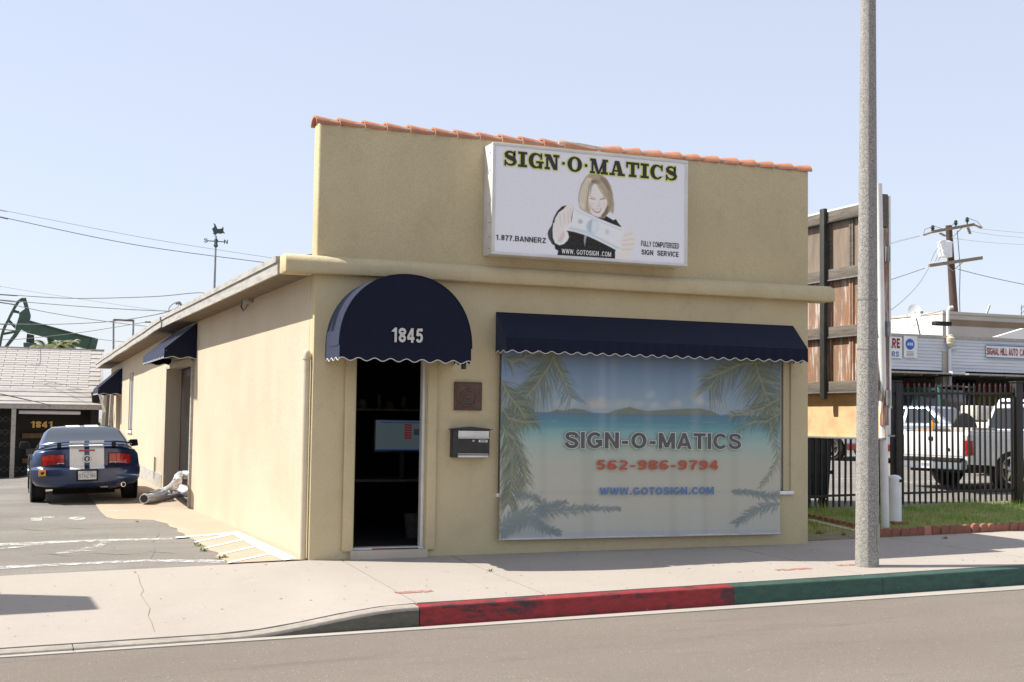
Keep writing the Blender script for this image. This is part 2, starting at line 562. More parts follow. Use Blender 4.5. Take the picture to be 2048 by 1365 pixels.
# ------------------------------------------------------------------ lettering: a bold grotesque drawn stroke by stroke
def _arc(cx, cz, rx, rz, a0, a1, n=14): return [(cx + rx * math.cos(rad(lerp(a0, a1, i / n))), cz + rz * math.sin(rad(lerp(a0, a1, i / n)))) for i in range(n + 1)]


def strokes(ch, t):
    """centre lines of a capital or figure in a cell of height 1; returns (polylines, width)"""
    h = t / 2; T = 1 - h
    if ch in 'OQ0':
        w_ = .80 if ch != '0' else .60; return [_arc(w_ / 2, .5, w_ / 2 - h, .5 - h, 0, 360, 28)], w_
    if ch == 'C': return [_arc(.40, .5, .40 - h, .5 - h, 42, 318, 22)], .74
    if ch == 'G': return [_arc(.40, .5, .40 - h, .5 - h, 42, 330, 22), [(.44, .44), (.78, .44)], [(.78 - h, .5), (.78 - h, .14)]], .80
    if ch == 'S' or ch == '5':
        if ch == 'S': return [[(.62, .70), (.56, .84), (.44, T), (.28, T), (.15, .87), (.11, .74), (.17, .61), (.34, .53), (.52, .45), (.60, .33), (.59, .22), (.50, .12), (.36, h), (.22, .12), (.11, .22), (.08, .32)]], .70
        return [[(.55, T), (.12, T)], [(.15, T), (.12, .5)], [(.10, .50), (.2, .58), (.33, .60), (.45, .52), (.49, .35), (.44, .18), (.30, h), (.16, .13), (.09, .25)]], .60
    if ch == 'U': return [[(h, 1), (h, .36)] + _arc(.34, .36, .34 - h, .36 - h, 180, 360, 12) + [(.68 - h, 1)]], .68
    if ch == 'J': return [[(.42, 1), (.42, .3)] + _arc(.25, .3, .17, .3 - h, 0, -180, 10)], .52
    if ch == 'B': return [[(h, 0), (h, 1)], [(0, T), (.38, T)] + _arc(.38, .75 - h / 2, .24, .25 - h / 2, 90, -90, 10) + [(0, .5)], [(.3, .5), (.42, .5)] + _arc(.42, .25 + h / 2, .23, .25 - h / 2, 90, -90, 10) + [(0, h)]], .74
    if ch == 'P': return [[(h, 0), (h, 1)], [(0, T), (.38, T)] + _arc(.38, .70 - h / 4, .24, .29 - h / 2, 90, -90, 10) + [(0, .42)]], .70
    if ch == 'R': return [[(h, 0), (h, 1)], [(0, T), (.38, T)] + _arc(.38, .72 - h / 4, .23, .27 - h / 2, 90, -90, 10) + [(0, .46)], [(.36, .48), (.62, 0)]], .74
    if ch == 'D': return [[(h, 0), (h, 1)], [(0, T), (.32, T)] + _arc(.32, .5, .32, .5 - h, 90, -90, 14) + [(0, h)]], .74
    if ch == '2': return [_arc(.29, .70, .20, .30 - h, 165, -20, 12) + [(.38, .45), (.14, h + .06)], [(.06, h), (.56, h)]], .60
    if ch == '3': return [_arc(.29, .74, .18, .26 - h, 165, -90, 12), _arc(.29, .27, .21, .27 - h, 90, -165, 12)], .60
    if ch == '6': return [_arc(.30, .31, .30 - h, .31 - h, 0, 360, 20), [(h, .36), (h + .02, .62), (.16, .82), (.32, T), (.46, .90), (.53, .78)]], .60
    if ch == '9': return [_arc(.30, .69, .30 - h, .31 - h, 0, 360, 20), [(.60 - h, .64), (.58 - h, .38), (.44, .18), (.28, h), (.14, .10), (.07, .22)]], .60
    if ch == '8': return [_arc(.30, .745, .22, .255 - h, 0, 360, 18), _arc(.30, .28, .30 - h, .28 - h, 0, 360, 20)], .60
    L = {'A': ([[(.08, 0), (.39, 1)], [(.70, 0), (.39, 1)], [(.18, .28), (.60, .28)]], .78), 'E': ([[(h, 0), (h, 1)], [(0, T), (.60, T)], [(0, .5), (.55, .5)], [(0, h), (.62, h)]], .62),
         'F': ([[(h, 0), (h, 1)], [(0, T), (.58, T)], [(0, .5), (.5, .5)]], .58), 'H': ([[(h, 0), (h, 1)], [(.70 - h, 0), (.70 - h, 1)], [(h, .5), (.6, .5)]], .70),
         'I': ([[(h, 0), (h, 1)]], t), 'K': ([[(h, 0), (h, 1)], [(.1, .40), (.62, 1)], [(.3, .6), (.66, 0)]], .72), 'L': ([[(h, 0), (h, 1)], [(0, h), (.58, h)]], .58),
         'M': ([[(h, 0), (h, 1)], [(.86 - h, 0), (.86 - h, 1)], [(h + .02, .98), (.43, .08)], [(.84 - h, .98), (.43, .08)]], .86), 'N': ([[(h, 0), (h, 1)], [(.72 - h, 0), (.72 - h, 1)], [(h + .01, .94), (.71 - h, .06)]], .72),
         'T': ([[(.33, 0), (.33, 1)], [(0, T), (.66, T)]], .66), 'V': ([[(.08, 1), (.37, 0)], [(.66, 1), (.37, 0)]], .74), 'W': ([[(.07, 1), (.27, .04)], [(.50, .96), (.27, .04)], [(.50, .96), (.73, .04)], [(.93, 1), (.73, .04)]], 1.0),
         'X': ([[(.08, 0), (.62, 1)], [(.08, 1), (.62, 0)]], .70), 'Y': ([[(.35, 0), (.35, .45)], [(.07, 1), (.35, .42)], [(.63, 1), (.35, .42)]], .70), 'Z': ([[(.02, T), (.62, T)], [(.02, h), (.64, h)], [(.58, T - .02), (.08, h + .02)]], .66),
         '1': ([[(.34, 0), (.34, 1)], [(.32, .93), (.10, .72)]], .48), '4': ([[(.42, 0), (.42, 1)], [(.40, .95), (.06, .34)], [(.02, .29), (.60, .29)]], .62), '7': ([[(.03, T), (.56, T)], [(.53, T - .03), (.30, .45), (.24, 0)]], .58),
         '-': ([[(.05, .38), (.37, .38)]], .42), '.': ([[(.05 + h, 0), (.05 + h, t)]], t + .1), ' ': ([], .30)}
    return L[ch]


def stroke_polys(pl, t):
    out = []; n = len(pl)
    if n == 2:
        (xa, za), (xb, zb) = pl; dx, dz = xb - xa, zb - za; q = math.hypot(dx, dz); nx, nz = -dz / q * t / 2, dx / q * t / 2
        if abs(dx) > 1e-6 and abs(dz) > abs(dx) * .35: nx, nz = (t / 2) / abs(dz / q) * .92, 0      # slanted stems end on the base line
        return [[(xa + nx, za + nz), (xb + nx, zb + nz), (xb - nx, zb - nz), (xa - nx, za - nz)]]
    A, B = [], []
    cl_ = math.dist(pl[0], pl[-1]) < 1e-6
    for i in range(n):
        p0 = pl[i - 1] if i else (pl[-2] if cl_ else pl[0]); p1 = pl[i + 1] if i < n - 1 else (pl[1] if cl_ else pl[-1])
        dx, dz = p1[0] - p0[0], p1[1] - p0[1]; q = math.hypot(dx, dz); nx, nz = -dz / q * t / 2, dx / q * t / 2
        A.append((pl[i][0] + nx, pl[i][1] + nz)); B.append((pl[i][0] - nx, pl[i][1] - nz))
    return [[A[i], A[i + 1], B[i + 1], B[i]] for i in range(n - 1)]


def put_text(s, P0, ux, uz, m, parent, bold=.02, name='lettering', local=False, grow=0.0):
    """lettering filling the parallelogram P0, P0+ux, P0+uz"""
    P0, ux, uz = Vector(P0), Vector(ux), Vector(uz)
    H_ = uz.length; ex, ez = ux.normalized(), uz.normalized(); nn = ex.cross(ez)
    t0 = .125 + 2.2 * bold; adv = 0; cells = []
    tt = t0 + 2 * grow / H_
    for ch in s.upper():
        pls, w_ = strokes(ch, t0); quads = []
        for pl in pls:
            if len(pl) == 2 and grow:
                (xa, za), (xb, zb) = pl; q = math.hypot(xb - xa, zb - za); g_ = grow / H_; dx, dz = (xb - xa) / q * g_, (zb - za) / q * g_; pl = [(xa - dx, za - dz), (xb + dx, zb + dz)]
            for qd in stroke_polys(pl, tt): quads.append([(adv + x, z) for x, z in qd])
        if quads: cells.append(quads)
        adv += w_ + .11
    adv -= .11
    big = H_ > .09            # large letters are pieces of their own, small print stays one print
    groups_ = cells if big else [[q for c_ in cells for q in c_]]
    for quads in groups_:
        bb = MB()
        for k, qd in enumerate(quads):
            bb.add([tuple(P0 + ux * (x / adv) + uz * z + nn * (.00012 * (k % 9))) for x, z in qd], [(0, 1, 2, 3)])
        me = bpy.data.meshes.new('letter' if big else name); me.from_pydata(bb.v, [], bb.f)
        o = obj('letter' if big else name, me, m, parent, local)
        if not big: o['kind'] = 'stuff'
    return o


def text_px(s, x0, x1, yb0, yb1, h, Y, m, parent, bold=.02, name='lettering', grow=0.0, flat=True):
    """lettering on the wall plane Y: baseline from (x0,yb0) to (x1,yb1), height h in photograph pixels"""
    a = at(x0, yb0, Y=Y); b = at(x1, yb1, Y=Y); t = at(x0, yb0 - h, Y=Y)
    if flat: z = (a.z + b.z) / 2; a.z = z; b.z = z
    return put_text(s, a, b - a, (0, 0, t.z - at(x0, yb0, Y=Y).z), m, parent, bold, name, grow=grow)
# ================================================================== the ground
def frange(a, b, n): return [a + (b - a) * i / (n - 1) for i in range(n)]


cl = lambda X: clamp(X, -30, 30)
b = MB(); b.add([(-1600, -1600, -1.6), (1600, -1600, -1.6), (1600, 1600, -1.6), (-1600, 1600, -1.6)], [(0, 1, 2, 3)])
struct(b.build('ground', M['dirt']))
zroad = lambda X, Y: -.29 + .0175 * cl(X) + .012 * clamp(-3.4 - Y, 0, 5)
b = MB(); b.slab(zroad, frange(-60, 60, 61), [-45, -30, -20, -14, -10, -8.4, -7, -6, -5, -4.2, -3.4], .3)
struct(b.build('road', M['road_asphalt'], smooth=30))
# gutter pan in lengths
b = MB()
gutter = struct(MB().slab(lambda X, Y: lerp(-.329 + .0205 * cl(X), -.283 + .0175 * cl(X), (-3.0 - Y) / .42) + .002,
                          frange(-40, -2.74, 12), [-3.42, -3.21, -2.995], .25).build('gutter', M['gutter_concrete']))
for (xa, xb) in ((-2.73, .36), (.368, 5.6), (5.608, 40)):
    MB().slab(lambda X, Y: lerp(-.329 + .0205 * cl(X), -.283 + .0175 * cl(X), (-3.0 - Y) / .42) + .002,
              frange(xa, xb, 12), [-3.42, -3.21, -2.995], .25).build('gutter_slab', M['gutter_concrete'], gutter)


def kerb_block(xa, xb, m, name='kerb_block', parent=None, n=14):
    bb = MB(); P = []
    for x in frange(xa, xb, n):
        t = kerb_top(cl(x)) - .010; zb = -.6
        r = .022
        prof = [(YK - .012, zb), (YK - .006, t - r * 1.2), (YK + .004, t - r * .35), (YK + .02, t), (YK + .15, t + .004), (YK + .15, zb)]
        P.append([(x, y, z) for y, z in prof])
    bb.grid(P)
    k = len(P[0]); nn = len(P)
    bb.f.append(tuple(range(k))); bb.f.append(tuple((nn - 1) * k + i for i in reversed(range(k))))
    return bb.build(name, m, parent, smooth=35)


kerb = struct(kerb_block(-40, -2.735, M['kerb_plain'], 'kerb'))
kerb_block(-2.725, .335, M['kerb_plain'], parent=kerb, n=40)
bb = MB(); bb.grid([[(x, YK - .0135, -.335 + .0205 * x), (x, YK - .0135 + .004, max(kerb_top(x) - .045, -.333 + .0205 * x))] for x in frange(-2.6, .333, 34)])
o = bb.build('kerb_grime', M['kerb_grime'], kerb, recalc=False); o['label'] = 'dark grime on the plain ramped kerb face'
o = kerb_block(.345, 3.742, M['kerb_red'], parent=kerb); o['label'] = 'scuffed red painted kerb'
o = kerb_block(3.744, 5.60, M['kerb_green'], parent=kerb); o['label'] = 'dark green painted kerb'
kerb_block(5.606, 8.9, M['kerb_green'], parent=kerb); kerb_block(8.906, 40, M['kerb_green'], parent=kerb)

# pavement slabs
joints = [-40, -8.6, -5.6, .365, 1.70, 5.47, 8.2, 10.9, 14, 18, 24, 40]
side = None
for i in range(len(joints) - 1):
    xa, xb = joints[i] + .008, joints[i + 1] - .008
    ylim = .0 if xb < 7 else .27
    wk = lambda X, Y: (walk(cl(X), Y) if Y <= 0 else zfront(X)) + random.uniform(-.001, .001)
    o = MB().slab(wk, frange(xa, xb, max(5, int((xb - xa) * 3))), [-2.832, -2.3, -1.7, -1.1, -.5, ylim], .2)
    o = o.build('sidewalk' if side is None else 'pavement_slab', M['walk_concrete'], side, smooth=20)
    if side is None: side = struct(o)
# red utility-locator marks and grit on the pavement
for (x, y, dx) in ((815, 1185, .26), (1575, 1140, .30), (1690, 1131, .2)):
    p = gr(x, y); bb = MB()
    bb.slab(lambda X, Y: walk(X, Y) + .005, frange(p.x - dx / 2, p.x + dx, 4), frange(p.y - .06, p.y + .05, 3), .002)
    bb.build('spray_mark', M['red_spray'], side)
bb = MB()
for _ in range(240):
    X = random.uniform(-3.4, 10); Y = random.uniform(-2.8, -.05); s = random.uniform(.004, .014) * random.choice((1, 1, 1.8)); a = random.uniform(0, 3.1)
    z = walk(X, Y) + .004
    bb.add([(X + s * math.cos(a), Y + s * math.sin(a), z), (X - s * .6 * math.sin(a), Y + s * .6 * math.cos(a), z + .003), (X - s * math.cos(a), Y - s * math.sin(a), z), (X + s * .5 * math.sin(a), Y - s * .5 * math.cos(a), z)], [(0, 1, 2, 3)])
struct(bb.build('grit', M['timber'], side), 'stuff')

cr = MB(); pts = [gr(x, y) for x, y in ((276, 1150), (280, 1168), (287, 1182), (281, 1190), (292, 1206), (300, 1218), (296, 1232), (303, 1246), (309, 1264))]; P = []
for i, p in enumerate(pts):
    P.append([(p.x - .0025, p.y, walk(p.x, p.y) + .0045), (p.x + .0025, p.y, walk(p.x, p.y) + .0045)])
cr.grid(P); cr.build('crack', M['dirt'], side)

# driveway, concrete pad along the wall
b = MB(); b.slab(zdrive, frange(-30, 0.3, 70), frange(0.012, 60, 110), .3)
drive = struct(b.build('driveway', M['lot_asphalt'], smooth=25))
pe = [(-.92, .02), (-.88, .4), (-.9, .8), (-.82, 1.3), (-.86, 1.75), (-.82, 2.4), (-.86, 3.5), (-.82, 4.8), (-.85, 6.05), (-.95, 6.42), (-1.2, 6.6), (-1.45, 6.72), (-1.56, 7.2), (-1.55, 8.1), (-1.44, 12.3), (-1.42, 16), (-1.4, 25)]
bb = MB(); P = []
ysp = sorted(set([p[1] for p in pe] + frange(.02, 25, 90)))
for y in ysp:
    xe = float(np.interp(y, [p[1] for p in pe], [p[0] for p in pe])) + .03 * math.sin(y * 7) * (y < 7)
    P.append([(lerp(xe, .05, t), y, zdrive(lerp(xe, .05, t), y) + (.012 if t > 0 else .004)) for t in (0, .03, .3, .6, 1)])
bb.grid(P)
struct(bb.build('concrete_pad', M['pad_concrete'], smooth=30))


def paint(pts, m, name='painted_line', dz=.017, parent=None):
    """flat paint through measured ground points (quad strip left/right)"""
    bb = MB(); q = [gr(*p) for p in pts]; n = len(q) // 2; P = []
    for i in range(n - 1):
        for t in (0, .25, .5, .75):
            a = q[2 * i].lerp(q[2 * i + 2], t); c = q[2 * i + 1].lerp(q[2 * i + 3], t); P.append([(v.x, v.y, gnd(v.x, v.y) + dz) for v in (a, c)])
    P.append([(v.x, v.y, gnd(v.x, v.y) + dz) for v in (q[-2], q[-1])])
    bb.grid(P); return bb.build(name, m, parent or drive)


paint([(474, 1065), (460, 1068), (543, 1096), (520, 1102), (594, 1120), (568, 1124)], M['white'])
for (a, bq) in (((474, 1068), (350, 1078)), ((462, 1071), (388, 1087)), ((487, 1081), (408, 1099)), ((514, 1094), (438, 1112)), ((545, 1109), (456, 1128))):
    w1 = 2.2
    paint([(a[0], a[1] - w1 * .6), (a[0] + 4, a[1] + w1 * .6), (bq[0], bq[1] - w1 * .5), (bq[0] + 3, bq[1] + w1 * .5)], M['white'])
paint([(447, 1121), (452, 1127), (300, 1120), (300, 1124), (150, 1127), (150, 1131), (0, 1134), (0, 1139)], M['worn_paint'], dz=.006)
paint([(345, 1077), (345, 1080), (200, 1080), (200, 1084), (0, 1088), (0, 1093)], M['worn_paint'], dz=.006)
paint([(230, 1078), (230, 1080), (160, 1100), (190, 1103), (112, 1106), (112, 1110)], M['faint_paint'], dz=.008)
paint([(130, 1082), (150, 1082), (60, 1090), (75, 1092), (0, 1098), (0, 1101)], M['faint_paint'], dz=.008)
paint([(62, 1037), (62, 1042), (84, 1036), (84, 1043)], M['worn_paint'], dz=.006)
paint([(80, 1035), (82, 1037), (108, 1034), (108, 1037)], M['worn_paint'], dz=.006)
paint([(135, 1037), (140, 1041), (155, 1034), (155, 1037), (172, 1036), (168, 1040)], M['worn_paint'], dz=.006)
paint([(135, 1038), (140, 1040), (155, 1039), (155, 1042), (172, 1037), (168, 1040)], M['worn_paint'], dz=.008)
paint([(378, 1016), (379, 1018), (215, 1024), (215, 1027)], M['faint_paint'], dz=.017)
for pts in (((60, 1112), (95, 1108), (140, 1113), (190, 1107), (250, 1110), (300, 1104), (352, 1107)), ((205, 1062), (215, 1070), (212, 1083), (228, 1094), (226, 1104), (240, 1117)), ((0, 1062), (40, 1058), (80, 1062), (130, 1056), (180, 1059)), ((300, 1120), (310, 1100), (306, 1085), (318, 1068), (312, 1052))):
    cr = MB(); P = []
    for p in (gr(*q) for q in pts): P.append([(p.x - .006, p.y - .012, zdrive(p.x, p.y) + .005), (p.x + .006, p.y + .012, zdrive(p.x, p.y) + .005)])
    cr.grid(P); cr.build('crack', M['roofing'], drive)
# the paved lot and verge right of the shop
b = MB(); b.slab(lambda X, Y: zlot(X, Y), frange(6.9, 60, 60), frange(YF + .15, 60, 40), .3)
struct(b.build('car_lot', M['lot_asphalt'], smooth=25))
b = MB(); b.slab(lambda X, Y: zlot(X, Y) + random.uniform(-.004, .006), frange(6.73, 24, 70), frange(.275, YF + .15, 22), .3)
struct(b.build('verge', M['turf'], smooth=40))
b = MB(); b.slab(lambda X, Y: zlot(X, Y) + random.uniform(.004, .016), frange(6.75, 8.05, 14), frange(.278, 1.1, 9), .05)
struct(b.build('bare_soil', M['dirt'], smooth=40))
for (x0, x1, y, dz) in ((1780, 2000, 968, .006), (1655, 1800, 960, .006), (1800, 1900, 965, .006)):
    p = gr(x0, y); q = gr(x1, y); bb = MB()
    bb.slab(lambda X, Y: zlot(X, Y) + dz, frange(p.x, q.x, 8), [p.y, p.y + .1], .003); bb.build('painted_line', M['faint_paint'], bpy.data.objects['car_lot'])

# ================================================================== the sign shop
shop = thing('sign_shop', 'long low beige stucco shop with tile-capped parapet, white eave boards', 'building', (0, 0, 0))
X1D, X2D, ZD0, ZD1 = .509, 1.373, .10, 2.42      # street door opening
XW0, XW1, ZW0, ZW1 = 2.30, 6.45, .74, 2.80       # window opening
HP = 5.035
TW = .22
# front wall as pieces around the openings (one mesh)
b = MB()
for (x0, x1, z0, z1) in ((0.0, X1D, -.5, 3.30), (X1D, X2D, ZD1, 3.30), (X1D, X2D, -.5, ZD0), (X2D, XW0, -.5, 3.30), (XW0, XW1, -.5, ZW0), (XW0, XW1, ZW1, 3.30), (XW1, W_, -.5, 3.30)):
    pass


def wall_with_holes(x0, x1, z0, z1, holes, y0, y1):
    xs = sorted({x0, x1, *[h[0] for h in holes], *[h[1] for h in holes]}); zs = sorted({z0, z1, *[h[2] for h in holes], *[h[3] for h in holes]})
    inh = lambda a, c: any(h[0] <= a < h[1] and h[2] <= c < h[3] for h in holes)
    verts = {}; bm = MB()

    def V(x, y, z):
        k = (x, y, z)
        if k not in verts: verts[k] = len(bm.v); bm.v.append(k)
        return verts[k]
    nx, nz = len(xs) - 1, len(zs) - 1
    solid = [[not inh((xs[i] + xs[i + 1]) / 2, (zs[j] + zs[j + 1]) / 2) for j in range(nz)] for i in range(nx)]
    for i in range(nx):
        for j in range(nz):
            if not solid[i][j]: continue
            a, c, d, e = xs[i], xs[i + 1], zs[j], zs[j + 1]
            bm.f.append((V(a, y0, d), V(c, y0, d), V(c, y0, e), V(a, y0, e)))
            bm.f.append((V(a, y1, e), V(c, y1, e), V(c, y1, d), V(a, y1, d)))
            for (di, dj, q) in ((-1, 0, [(a, d), (a, e)]), (1, 0, [(c, e), (c, d)]), (0, -1, [(c, d), (a, d)]), (0, 1, [(a, e), (c, e)])):
                ii, jj = i + di, j + dj
                if not (0 <= ii < nx and 0 <= jj < nz) or not solid[ii][jj]:
                    (p, r), (s, t) = q
                    bm.f.append((V(p, y0, r), V(p, y1, r), V(s, y1, t), V(s, y0, t)))
    return bm


wall_with_holes(0, W_, -.6, 3.30, [(X1D, X2D, ZD0, ZD1), (XW0, XW1, ZW0, ZW1)], 0, TW).build('front_wall', M['stucco'], shop, bevel=.012)
# parapet above the cornice, with softly rounded edges and hand-trowelled sides
b = MB(); b.box((.008, -.006, 3.302), (W_ + .006, TW + .02, HP))
par = b.build('parapet', M['stucco'], shop, bevel=.03, seg=3)
# cornice with returns
prof = [(.0, 3.262), (-.115, 3.262), (-.128, 3.275), (-.13, 3.385), (-.116, 3.42), (-.085, 3.45), (-.04, 3.47), (-.005, 3.478), (.05, 3.478)]
bb = MB(); P = []
for x in (-.375, -.368, -.3, -.06, 1, 2, 3, 4, 5, 6, 6.78, 7.0, 7.055, 7.062):
    e = .02 if x in (-.375, 7.062) else 0
    P.append([(x, (y + e if y < -.06 else y) , z + random.uniform(-.003, .003) - (e if z > 3.42 else -e if z < 3.27 else 0)) for y, z in prof] )
bb.grid(P); k = len(prof); n = len(P)
bb.f.append(tuple(range(k))); bb.f.append(tuple((n - 1) * k + i for i in reversed(range(k))))
bb.build('cornice', M['stucco'], shop, smooth=50)
for (x0, x1) in ((-.37, -.004), (W_ + .01, 7.06)):
    MB().box((x0, .052, 3.262), (x1, TW, 3.474)).build('cornice_return', M['stucco'], shop, bevel=.02)


# barrel tiles along the parapet top
def tile(xa, xb, big_left, name='roof_tile'):
    bb = MB(); P = []
    ra, rb = (.140, .104) if big_left else (.104, .140)
    n = 11
    for t in (0, .5, 1):
        x = lerp(xa, xb, t); r = lerp(ra, rb, t); P.append([(x, .118 + r * 1.12 * math.cos(math.pi * i / (n - 1)), HP - .03 + r * .80 * math.sin(math.pi * i / (n - 1)) + .012 * (t if not big_left else 1 - t)) for i in range(n)])
    Q = [[(p[0], .118 + (p[1] - .118) * .86, HP - .03 + (p[2] - HP + .03) * .82) for p in row] for row in P]
    bb.grid(P); k0 = len(bb.v); bb.grid(Q)
    for i in range(n - 1):
        bb.f.append((i, i + 1, k0 + i + 1, k0 + i)); bb.f.append((2 * n + i + 1, 2 * n + i, k0 + 2 * n + i, k0 + 2 * n + i + 1))
    for (i0) in (0, n - 1):
        for s in range(2):
            bb.f.append((s * n + i0, (s + 1) * n + i0, k0 + (s + 1) * n + i0, k0 + s * n + i0))
    return bb.build(name, M['tile'], par, smooth=50)


tl = [-.03, .25, .55, .82, 1.11, 1.42, 1.70, 1.99, 2.28, 2.55, 2.84, 3.11]
for i in range(len(tl) - 1): tile(tl[i], tl[i + 1] + .05, True)
tile(3.11, 3.66, True)
trr = [3.60, 3.91, 4.18, 4.48, 4.77, 5.04, 5.33, 5.62, 5.89, 6.17, 6.47, 6.76]
for i in range(len(trr) - 1): tile(trr[i] - .04, trr[i + 1], False)
MB().box((.02, .0, HP - .004), (W_ - .02, TW, HP + .03)).build('mortar_bed', M['mortar'], par, bevel=.01)
P = [(3.02, HP), (3.6, HP), (3.62, HP + .035), (3.3, HP + .06), (3.05, HP + .05)]
MB().prism(P, -.008, .02).build('mortar_patch', M['mortar'], par, bevel=.006)

# street door surround
for (x0, x1) in ((.375, X1D - .001), (X2D + .001, 1.50)):
    MB().box((x0, -.045, .085), (x1, .002, 2.44)).build('door_jamb', M['stucco'], shop, bevel=.022, seg=3)
MB().box((.47, -.06, -.3), (1.405, TW, ZD0)).build('door_step', M['step_concrete'], shop, bevel=.01)
MB().box((X1D + .002, .02, ZD0), (X2D - .002, .16, ZD0 + .022)).build('threshold', M['sign_metal'], shop)
MB().box((.75, .005, ZD0), (1.3, .019, ZD0 + .014)).build('threshold_strip', M['kerb_red'], shop)
MB().box((X2D - .04, .03, ZD0 + .022), (X2D - .002, .13, ZD1)).build('door_frame', M['sign_metal'], shop, bevel=.004)
MB().box((X1D + .002, .06, ZD0 + .022), (X1D + .03, .16, ZD1)).build('door_frame', M['room'], shop)
# shop window behind the banner
MB().box((XW0 - .03, -.05, ZW0 - .045), (XW1 + .02, .1, ZW0)).build('window_sill', M['white'], shop, bevel=.006)
for (x0, x1, z0, z1) in ((XW0, XW0 + .06, ZW0, ZW1), (XW1 - .16, XW1 - .1, ZW0, ZW1), (XW0 + .06, XW1 - .16, ZW0, ZW0 + .06), (XW0 + .06, XW1 - .16, ZW1 - .06, ZW1), (4.3, 4.35, ZW0 + .06, ZW1 - .06)):
    MB().box((x0, .07, z0), (x1, .12, z1)).build('window_frame', M['sign_metal'], shop)
MB().box((XW1 - .1, .03, ZW0), (XW1, .14, ZW1)).build('window_reveal', M['stucco'], shop)
for (x0, x1) in ((XW0 + .06, 4.3), (4.35, XW1 - .16)):
    MB().box((x0, .09, ZW0 + .06), (x1, .10, ZW1 - .06)).build('window_pane', M['dark_glass'], shop)

# dark shop floor, ceiling and back walls behind the door
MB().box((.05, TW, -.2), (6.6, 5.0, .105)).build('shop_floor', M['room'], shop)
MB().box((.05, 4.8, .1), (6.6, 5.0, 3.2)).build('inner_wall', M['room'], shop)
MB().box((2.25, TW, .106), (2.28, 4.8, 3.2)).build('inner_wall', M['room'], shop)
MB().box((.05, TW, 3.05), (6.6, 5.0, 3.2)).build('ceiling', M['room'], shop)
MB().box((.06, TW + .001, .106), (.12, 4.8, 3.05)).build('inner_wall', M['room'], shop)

# side walls: near length, then the slightly turned rear length
SB = .0123
YD0, YD1 = 8.95, 12.4
xs_ = lambda y: SB * max(0, y - 9.2)


def side_piece(y0, y1, z0, z1, th=.2, off=0, name='side_wall', m='side_stucco', z0b=None, z1b=None):
    z0b = z0 if z0b is None else z0b; z1b = z1 if z1b is None else z1b
    bb = MB(); a, c = xs_(y0) + off, xs_(y1) + off
    bb.hexa([(a, y0, z0), (a + th, y0, z0), (c + th, y1, z0b), (c, y1, z0b), (a, y0, z1), (a + th, y0, z1), (c + th, y1, z1b), (c, y1, z1b)])
    return bb.build(name, M[m], shop)


side_piece(TW + .001, YD0, -.6, 3.30)
side_piece(YD0 + .001, YD1 - .001, 2.56, 3.30)
side_piece(YD1, 12.9, -.6, 3.28, th=.28); side_piece(12.901, 19.6, -.6, 3.28, z1b=3.18)
side_piece(19.601, 20.7, -.6, 1.25); side_piece(19.601, 20.7, 2.72, 3.17)
side_piece(20.701, 23.0, -.6, 3.17, z1b=3.13)
side_piece(23.001, 24.3, 2.15, 3.13); side_piece(24.301, 26.5, -.6, 3.12, z1b=3.1)
# side door: jambs, dark leaf, raised edges
side_piece(YD0 - .10, YD0 - .003, .0, 2.60, th=.05, off=-.045, name='door_jamb', m='soiled')
side_piece(YD1 + .003, YD1 + .28, .02, 2.60, th=.06, off=-.055, name='door_jamb')
side_piece(YD0 - .002, YD1 + .002, 2.562, 2.66, th=.05, off=-.046, name='door_head')
side_piece(YD0 + .01, YD1 - .01, .0, 2.555, th=.04, off=.245, name='side_door', m='door_brown')
side_piece(YD0 + .25, YD1 - .5, .4, 2.4, th=.03, off=.225, name='door_pane', m='dark_glass')
side_piece(YD1 + .6, 18.2, .1, .42, th=.03, off=-.028, name='skirting_board', m='soiled', z0b=.2, z1b=.5)
side_piece(14.2, 14.28, .3, .75, th=.03, off=-.045, name='cover_strip', m='soiled')
side_piece(19.65, 20.65, 1.26, 2.7, th=.03, off=.06, name='window_pane', m='pale_glass')
side_piece(19.55, 20.75, 1.18, 1.25, th=.14, off=-.04, name='window_sill', m='white')
for y in (19.62, 20.62): side_piece(y, y + .06, 1.26, 2.72, th=.05, off=.03, name='window_frame', m='white')
side_piece(23.05, 24.25, .2, 2.14, th=.04, off=.1, name='rear_door', m='soiled')
MB().box((6.5, TW + .002, -.6), (W_, 26.5, 3.3)).build('side_wall', M['stucco'], shop)
MB().box((.25, 26.3, -.6), (6.5, 26.5, 3.3)).build('rear_wall', M['stucco'], shop)
# low gable roof with boarded eaves
xe = lambda y: -.362 + SB * max(0, y - 9.2)
ze = lambda y: 3.43 - max(0, y - 10.5) * .0145
b = MB()
for (ya, yb) in ((TW + .03, 10.4), (10.4, 26.9)):
    for (xl, xr_, zl, zr) in ((xe, lambda y: 3.36, ze, lambda y: 4.02 + ze(y) - 3.43), (lambda y: 3.36, lambda y: 7.09, lambda y: 4.02 + ze(y) - 3.43, ze)):
        b.hexa([(xl(ya), ya, zl(ya)), (xr_(ya), ya, zr(ya)), (xr_(yb), yb, zr(yb)), (xl(yb), yb, zl(yb)),
                (xl(ya), ya, zl(ya) + .035), (xr_(ya), ya, zr(ya) + .035), (xr_(yb), yb, zr(yb) + .035), (xl(yb), yb, zl(yb) + .035)])
roof = b.build('roof', M['roofing'], shop)


